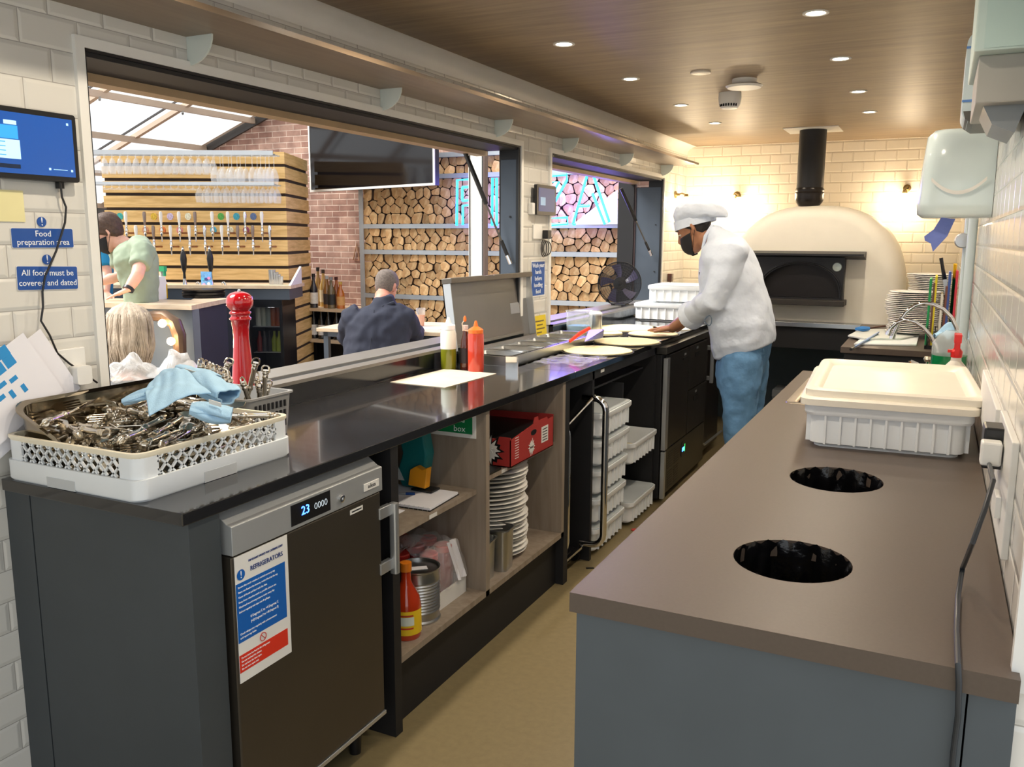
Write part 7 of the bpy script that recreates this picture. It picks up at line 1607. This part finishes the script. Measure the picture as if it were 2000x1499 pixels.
for i, (px, pyt) in enumerate(((358, 481), (410, 480))):
    c = onbar(px + 2, 578); c.y += .36; c2 = Vector((at(px, 500, 'y', c.y).x, c.y, 0)); zt_ = at(px, pyt, 'y', c.y).z; hh_ = zt_ - ZBc
    t = thing('beer_pump', (c2.x, c.y, ZBc), ['black hand-pulled beer pump standing behind the round trays', 'black hand-pulled beer pump with a colourful clip card'][i], 'beer pump', 'hand pumps on the bar')
    MB().lathe([(.03, ZBc - .3), (.03, ZBc + .0), (.028, ZBc + hh_ * .1), (.018, ZBc + hh_ * .2), (.014, ZBc + hh_ * .3)], c2.x, c.y, 16).build('chrome_base', M['chrome'], t)
    MB().lathe([(.014, ZBc + hh_ * .28), (.011, ZBc + hh_ * .42), (.022, ZBc + hh_ * .52), (.030, ZBc + hh_ * .72), (.022, ZBc + hh_ * .86), (.012, ZBc + hh_ * .90)], c2.x, c.y, 16).build('handle', M['black'], t)
    MB().lathe([(.013, ZBc + hh_ * .9), (.016, ZBc + hh_ * .93), (.007, ZBc + hh_ * .96), (.010, ZBc + hh_ * .985), (0, ZBc + hh_)], c2.x, c.y, 14, cap=False).build('finial', M['chrome'], t)
    if i:
        z0_, z1_ = at(px, 565, 'y', c.y - .05).z, at(px, 531, 'y', c.y - .05).z
        MB().box(c2.x - .065, c2.x + .065, c.y - .06, c.y - .052, z0_, z1_).build('clip_card', pm('clip_blue', '6fa6d8', .4, 0, .3, 30), t, smooth=0)
        for k, (dx, dz, cc) in enumerate(((-.03, .04, 'e8a8c8'), (.03, .05, 'e6e0f0'), (.0, .09, '3a3f8a'), (.035, .1, 'e08ab8'), (-.04, .09, '58c0e0'))): MB().prism([(c2.x + dx + .02 * math.cos(a), z0_ + dz + .014 * math.sin(a * 1.0)) for a in [q * PI / 4 for q in range(8)]], 'y', c.y - .063, c.y - .06).build('card_patch', pm('card_patch', cc, .5, 0, .1), t, smooth=0)
for i, px in enumerate((387, 437)):
    c = Vector(at(px, 560, 'y', 5.9)); t = MB().tube([(c.x - .025, c.y, 1.0), (c.x - .025, c.y, c.z + .0)] + [Vector((c.x - .025 * math.cos(a), c.y, c.z + .04 * math.sin(a) + .0)) for a in [q * PI / 8 for q in range(9)]] + [(c.x + .025, c.y, c.z - .03)], .008, 8).build('rinse_tap', M['chrome']); tag(t, ['small chrome swan-neck tap at the left behind the bar', 'small chrome swan-neck tap at the right behind the bar'][i], 'tap', 'small taps behind the bar')

# --- people in the dining room
def CWD(D): return lambda px, py: cw(px, py, D)
fz_ = ff_
def P3(px, py, D): return cw(px, py, D)
# bartender leaning on the bar
D = 6.75; Pf = CWD(D); yawL = math.atan2(-rr_.y, -rr_.x)
bt_ = thing('person', Vector((P3(262, 560, D).x, P3(262, 560, D).y, 0)), 'person in sage green t-shirt, glasses and black mask leaning on the bar', 'person')
Tb = face_T(P3(212, 494, D), yawL + .25, math.radians(24), 1.14)
b = MB(); add_head(b, Tb, 1.14)
limb(b, [Tb @ Vector((-.03, 0, .06)), P3(244, 478, D), P3(254, 488, D)], [.06, .062, .07])
lsh, lel, lwr = P3(280, 492, D - .22), P3(268, 538, D - .36), P3(250, 566, D - .42)
limb(b, [lsh, lel, lel.lerp(lwr, .5), lwr], [.055, .046, .042, .032])
rsh, rel, rwr = P3(232, 498, D + .12), P3(236, 538, D + .1), P3(200, 550, D + .05)
limb(b, [rsh, rel, rel.lerp(rwr, .5), rwr, P3(180, 553, D + .05)], [.055, .048, .044, .034, .03])
hdv = P3(222, 577, D - .45) - lwr; add_hand(b, lwr, hdv, (0, 0, -1), 1.05, side=-1, curl=.2, spread=.07)
pair_rings(b, [(240, 488, 285, 480, .17), (245, 530, 292, 520, .15), (255, 575, 300, 570, .15), (258, 640, 302, 640, .14)], 0, P=Pf, third=fz_)
for s in (-.1, .1): q = P3(280, 640, D) + fz_ * s; limb(b, [q, Vector((q.x, q.y, .5)), Vector((q.x, q.y, .08))], [.09, .065, .05])
o = b.build('body', M['skin2'], bt_, smooth=180); bake(o, .006, 5); add_face(bt_, Tb, 1.14, True, lid=M['skin2']); add_mask(bt_, Tb, 1.14)
add_hair(bt_, Tb, 1.14, pm('brown_hair', '4a3426', .6, 0, .3, 60, bump=.5, bs=120), .06, .016, .165)
j = MB(); pair_rings(j, [(226, 490, 262, 466, .10), (228, 500, 282, 474, .20), (232, 520, 297, 492, .23), (240, 545, 303, 520, .20), (248, 575, 305, 560, .17), (252, 600, 304, 600, .16)], 0, P=Pf, third=fz_)
limb(j, [P3(270, 482, D - .1), lsh, lsh.lerp(lel, .62)], [.09, .088, .072], 18); limb(j, [P3(238, 490, D + .05), rsh, rsh.lerp(rel, .6)], [.09, .08, .07], 18)
o = j.build('t_shirt', pm('sage_cotton', '93a089', .9, 0, .06, 8, bump=.2, bs=30), bt_, smooth=180); bake(o, .010, 5, disp=.03, dscale=.09)
j = MB(); pair_rings(j, [(252, 594, 304, 594, .165), (254, 640, 303, 640, .16)], 0, P=Pf, third=fz_)
for s in (-.1, .1): q = P3(280, 640, D) + fz_ * s; limb(j, [q, Vector((q.x, q.y, .5)), Vector((q.x, q.y, .06))], [.11, .085, .07])
o = j.build('trousers', pm('brown_trousers', '5a4a40', .9, 0, .05), bt_, smooth=180); bake(o, .014, 4)
w = lel.lerp(lwr, .86); MB().tube([w, w + (lwr - lel).normalized() * .022], .041, 18).build('watch', M['black'], bt_)
# second bartender, only a sleeve shows
D2 = 7.4; p2 = thing('person', Vector((P3(188, 560, D2).x, P3(188, 560, D2).y, 0)), 'person in bright blue t-shirt behind the bar, mostly hidden by the wall', 'person')
T2 = face_T(P3(165, 488, D2), yawL, math.radians(20), 1.06); b = MB(); add_head(b, T2, 1.06)
Pq = CWD(D2)
pair_rings(b, [(170, 480, 190, 478, .08), (165, 500, 205, 495, .17), (165, 560, 208, 560, .15), (168, 640, 208, 640, .15)], 0, P=Pq, third=fz_)
a0_, a1_, a2_ = P3(200, 492, D2 - .18), P3(208, 535, D2 - .2), P3(206, 572, D2 - .3)
limb(b, [a0_, a1_, a2_], [.055, .045, .033]); add_hand(b, a2_, a2_ - a1_ + Vector((0, 0, -.0)), fz_, 1.05, 1, .2)
for s in (-.1, .1): q = P3(188, 640, D2) + fz_ * s; limb(b, [q, Vector((q.x, q.y, .5)), Vector((q.x, q.y, .08))], [.09, .065, .05])
o = b.build('body', M['skin2'], p2, smooth=180); bake(o, .008, 5); add_face(p2, T2, 1.06); add_hair(p2, T2, 1.06, M['hairb'], .06, .012, .165)
j = MB(); pair_rings(j, [(166, 482, 200, 478, .13), (162, 500, 212, 488, .2), (162, 540, 214, 530, .2), (164, 600, 212, 600, .18)], 0, P=Pq, third=fz_)
limb(j, [P3(196, 488, D2 - .1), a0_, a0_.lerp(a1_, .7)], [.08, .08, .07], 18)
o = j.build('t_shirt', pm('blue_cotton', '1f7fae', .9, 0, .05, bump=.2, bs=30), p2, smooth=180); bake(o, .012, 5)
j = MB()
for s in (-.1, .1): q = P3(188, 605, D2) + fz_ * s; limb(j, [q, Vector((q.x, q.y, .5)), Vector((q.x, q.y, .06))], [.11, .085, .07])
o = j.build('trousers', M['blackm'], p2, smooth=180); bake(o, .014, 4)
# table and the man in the navy coat
ZT = .90
tt = thing('high_table', (-3.3, 5.4, 0), 'pale wooden high table on a grey steel frame where a person sits', 'table')
Q = [at(640, 652, 'z', ZT), at(800, 662, 'z', ZT), at(985, 650, 'z', ZT)]
tx0, tx1 = at(640, 650, 'z', ZT), at(900, 655, 'z', ZT)
ctr = (cw(745, 650, 6.95)); Mt = Matrix.Translation((ctr.x, ctr.y, 0)) @ Matrix.Rotation(math.atan2(rr_.y, rr_.x) - .30, 4, 'Z')
MB().box(-.42, .85, -.30, .45, ZT - .03, ZT, Mt).build('top', M['ash'], tt, bev=.003)
for x, y in ((-.36, -.24), (-.36, .38), (.78, -.24), (.78, .38)): MB().box(x - .02, x + .02, y - .02, y + .02, 0, ZT - .03, Mt).build('leg', M['slate'], tt, smooth=0)
MB().box(-.38, .80, -.26, -.22, ZT - .07, ZT - .03, Mt).build('rail', M['slate'], tt, smooth=0)
D = 6.2; Pm = CWD(D); mn = thing('person', Vector((P3(735, 650, D).x, P3(735, 650, D).y, 0)), 'person with short grey hair in a navy coat, seated with back to us', 'person')
yawM = math.atan2(ff_.y, ff_.x) - .45
Tm = face_T(P3(758, 596, D + .14), yawM, math.radians(20), 1.0); b = MB(); add_head(b, Tm, 1.0)
nb = P3(748, 585, D + .02); limb(b, [Tm @ Vector((-.03, 0, .05)), nb, P3(742, 600, D)], [.058, .062, .07])
sR, eR, wR_ = P3(792, 622, D), P3(806, 655, D + .18), P3(818, 645, D + .45); sL, eL, wL_ = P3(688, 622, D), P3(678, 660, D + .15), P3(720, 648, D + .5)
for s_, e2, w2, sd in ((sR, eR, wR_, -1), (sL, eL, wL_, 1)):
    limb(b, [s_, e2, e2.lerp(w2, .5), w2], [.055, .048, .042, .032]); add_hand(b, w2, w2 - e2 + Vector((0, 0, -.03)), (0, 0, -1), 1.0, sd, .3)
pair_rings(b, [(715, 608, 770, 608, .10), (690, 640, 795, 640, .11), (690, 700, 790, 700, .11), (690, 735, 790, 735, .13)], 0, P=Pm, third=fz_)
for s in (-1, 1):
    h0 = P3(738 + s * 28, 735, D); k0 = h0 + ff_ * .48 + Vector((0, 0, .02)); limb(b, [h0, h0.lerp(k0, .5), k0, Vector((k0.x, k0.y, .30)), Vector((k0.x, k0.y, .1))], [.09, .085, .062, .055, .045])
o = b.build('body', pm('ruddy_skin', 'c98a74', .5, 0, .08), mn, smooth=180); bake(o, .007, 5); add_face(mn, Tm, 1.0, True)
add_hair(mn, Tm, 1.0, pm('grey_short_hair', '6d625a', .8, 0, .25, 80, bump=.4, bs=200), .05, .006, .18)
j = MB(); pair_rings(j, [(732, 579, 768, 577, .068), (726, 590, 770, 588, .085), (712, 600, 780, 598, .11), (692, 612, 796, 612, .15), (680, 632, 804, 632, .17), (674, 660, 802, 662, .17), (670, 700, 794, 705, .18), (664, 750, 794, 750, .20)], 0, P=Pm, third=fz_)
limb(j, [P3(770, 612, D), sR, sR.lerp(eR, .5), eR, eR.lerp(wR_, .8)], [.09, .088, .082, .075, .058], 18); limb(j, [P3(705, 612, D), sL, sL.lerp(eL, .5), eL, eL.lerp(wL_, .8)], [.09, .088, .082, .075, .058], 18)
o = j.build('coat', pm('navy_coat', '232737', .85, 0, .06, 10, bump=.2, bs=40), mn, smooth=180); bake(o, .011, 5, disp=.035, dscale=.10)
MB().tube([P3(730, 596, D - .05), P3(748, 600, D - .085), P3(770, 592, D - .05)], .016, 8).build('collar', pm('navy_collar', '1d2130', .85, 0, .05), mn)
MB().tube([P3(731, 606, D - .135), P3(726, 650, D - .165), P3(722, 700, D - .175)], .0022, 5).build('back_seam', pm('seam_navy', '161925', .9, 0, .02), mn)
j = MB()
for s in (-1, 1):
    h0 = P3(738 + s * 28, 735, D); k0 = h0 + ff_ * .48 + Vector((0, 0, .02)); limb(j, [h0, h0.lerp(k0, .5), k0, Vector((k0.x, k0.y, .30)), Vector((k0.x, k0.y, .06))], [.11, .10, .08, .072, .065])
o = j.build('trousers', M['blackm'], mn, smooth=180); bake(o, .014, 4)
hp_ = P3(738, 735, D); st_ = thing('bar_stool', (hp_.x, hp_.y, 0), 'stool under the person in the navy coat', 'stool')
zs_ = hp_.z - .12
MB().cyl(hp_.x, hp_.y, zs_ - .04, zs_, .19, .20, 24).build('seat', M['ash'], st_)
for a in range(4):
    an_ = a * PI / 2 + .4; MB().tube([(hp_.x + .13 * math.cos(an_), hp_.y + .13 * math.sin(an_), zs_ - .04), (hp_.x + .2 * math.cos(an_), hp_.y + .2 * math.sin(an_), 0)], .014, 8).build('leg', M['slate'], st_)
gb = P3(822, 641, D + .75); gz_ = ZT + .001; t = thing('beer_glass', (gb.x, gb.y, gz_), 'glass of amber beer on the high table by the elbow of the seated person', 'glass')
MB().lathe([(0, gz_), (.026, gz_), (.034, gz_ + .09)], gb.x, gb.y, 16, cap=True).build('beer', pm('amber_beer', 'c9761c', .1, 0, .05, coat=.5), t)
MB().lathe([(.028, gz_), (.036, gz_ + .10), (.04, gz_ + .145)], gb.x, gb.y, 16, cap=False).build('glass', mgl2, t)
o = MB().box(.25, .55, -.15, .05, ZT + .001, ZT + .003, Mt).build('menu', M['cream'], smooth=0); tag(o, 'pale menu sheet on the high table right of the seated person', 'menu')
# person with long grey hair at the left
D = 4.5; Pg = CWD(D); wn = thing('person', Vector((P3(250, 700, D).x, P3(250, 700, D).y, 0)), 'person with long grey-blond hair seated below the bar, seen from behind', 'person')
yawW = math.atan2(ff_.y, ff_.x) + .25
Tw = face_T(P3(245, 690, D + .1), yawW, math.radians(8), 1.0); b = MB(); add_head(b, Tw, 1.0)
limb(b, [Tw @ Vector((-.02, 0, .05)), P3(250, 712, D), P3(250, 735, D)], [.055, .058, .07])
pair_rings(b, [(225, 735, 275, 735, .09), (180, 765, 320, 765, .11), (190, 830, 310, 830, .12), (200, 900, 300, 900, .13)], 0, P=Pg, third=fz_)
for s in (-1, 1):
    s0 = P3(250 + s * 62, 768, D); e0 = P3(250 + s * 75, 850, D + .1); w0 = P3(250 + s * 40, 880, D + .4); limb(b, [s0, e0, w0], [.05, .042, .03]); add_hand(b, w0, ff_, (0, 0, -1), .95, -s, .3)
    h0 = P3(250 + s * 30, 895, D); k0 = h0 + ff_ * .45; limb(b, [h0, h0.lerp(k0, .5), k0, Vector((k0.x, k0.y, .08))], [.085, .08, .06, .045])
o = b.build('body', M['skin2'], wn, smooth=180); bake(o, .008, 4); add_face(wn, Tw, 1.0)
hh = MB(); rs = []; gtop = P3(250, 591, D + .02)
for i in range(15):
    v = i / 14; py = 591 + 135 * v; w = [.02, .075, .100, .112, .118, .120, .122, .124, .126, .124, .118, .108, .096, .08, .055][i]; px = 246 + 4 * math.sin(3 * v); c = P3(px, py, D + .0)
    rs.append([c + rr_ * (w * math.cos(a) * (1 + .05 * math.sin(13 * a + 4 * v) + .03 * math.sin(23 * a))) + ff_ * (w * (.95 if math.sin(a) < 0 else .55) * math.sin(a) * (1 + .05 * math.sin(17 * a + 2 * v)) + .02) for a in [k * 2 * PI / 72 for k in range(72)]])
for k in range(260):
    a = 2 * PI * lr.random(); ph = lr.random()
    pts = []
    for i in range(2, 15):
        v = i / 14; w = [.02, .075, .100, .112, .118, .120, .122, .124, .126, .124, .118, .108, .096, .08, .055][i] * (1.0 + .035 * math.sin(5 * v + 9 * ph)); py = 591 + (135 + 22 * ph) * v; c = P3(246 + 4 * math.sin(3 * v), py, D); aa = a + .28 * math.sin(4 * v + 7 * ph) * v
        pts.append(c + rr_ * (w * math.cos(aa)) + ff_ * (w * (.95 if math.sin(aa) < 0 else .55) * math.sin(aa) + .02))
    hh.tube(pts, [.0022] * 8 + [.002, .0018, .0015, .0012, .0008], 4)
hh.rings(rs).build('long_hair', pm('grey_blond_hair', 'b5a48f', .65, 0, .3, 14, bump=.7, bs=90), wn, smooth=180)
j = MB(); pair_rings(j, [(222, 738, 278, 738, .10), (176, 765, 324, 765, .13), (184, 830, 316, 830, .14), (194, 900, 306, 900, .15)], 0, P=Pg, third=fz_)
for s in (-1, 1):
    s0 = P3(250 + s * 62, 768, D); e0 = P3(250 + s * 75, 850, D + .1); w0 = P3(250 + s * 40, 880, D + .4); limb(j, [s0, e0, e0.lerp(w0, .85)], [.065, .058, .045])
    h0 = P3(250 + s * 30, 895, D); k0 = h0 + ff_ * .45; limb(j, [h0, h0.lerp(k0, .5), k0, Vector((k0.x, k0.y, .06))], [.10, .095, .075, .065])
o = j.build('dark_clothes', M['blackm'], wn, smooth=180); bake(o, .013, 4)
hp_ = P3(250, 895, D); t = thing('dining_chair', (hp_.x, hp_.y, 0), 'chair under the person with long grey-blond hair', 'chair')
sz_ = hp_.z - .10; R_ = Matrix.Translation((hp_.x, hp_.y, 0)) @ Matrix.Rotation(math.atan2(ff_.y, ff_.x), 4, 'Z')
MB().box(-.2, .25, -.2, .2, sz_ - .03, sz_, R_).build('seat', M['ash'], t, smooth=0)
for x in (-.18, .23):
    for y in (-.18, .18): MB().box(x - .015, x + .015, y - .015, y + .015, 0, sz_ - .03, R_).build('leg', M['blackm'], t, smooth=0)
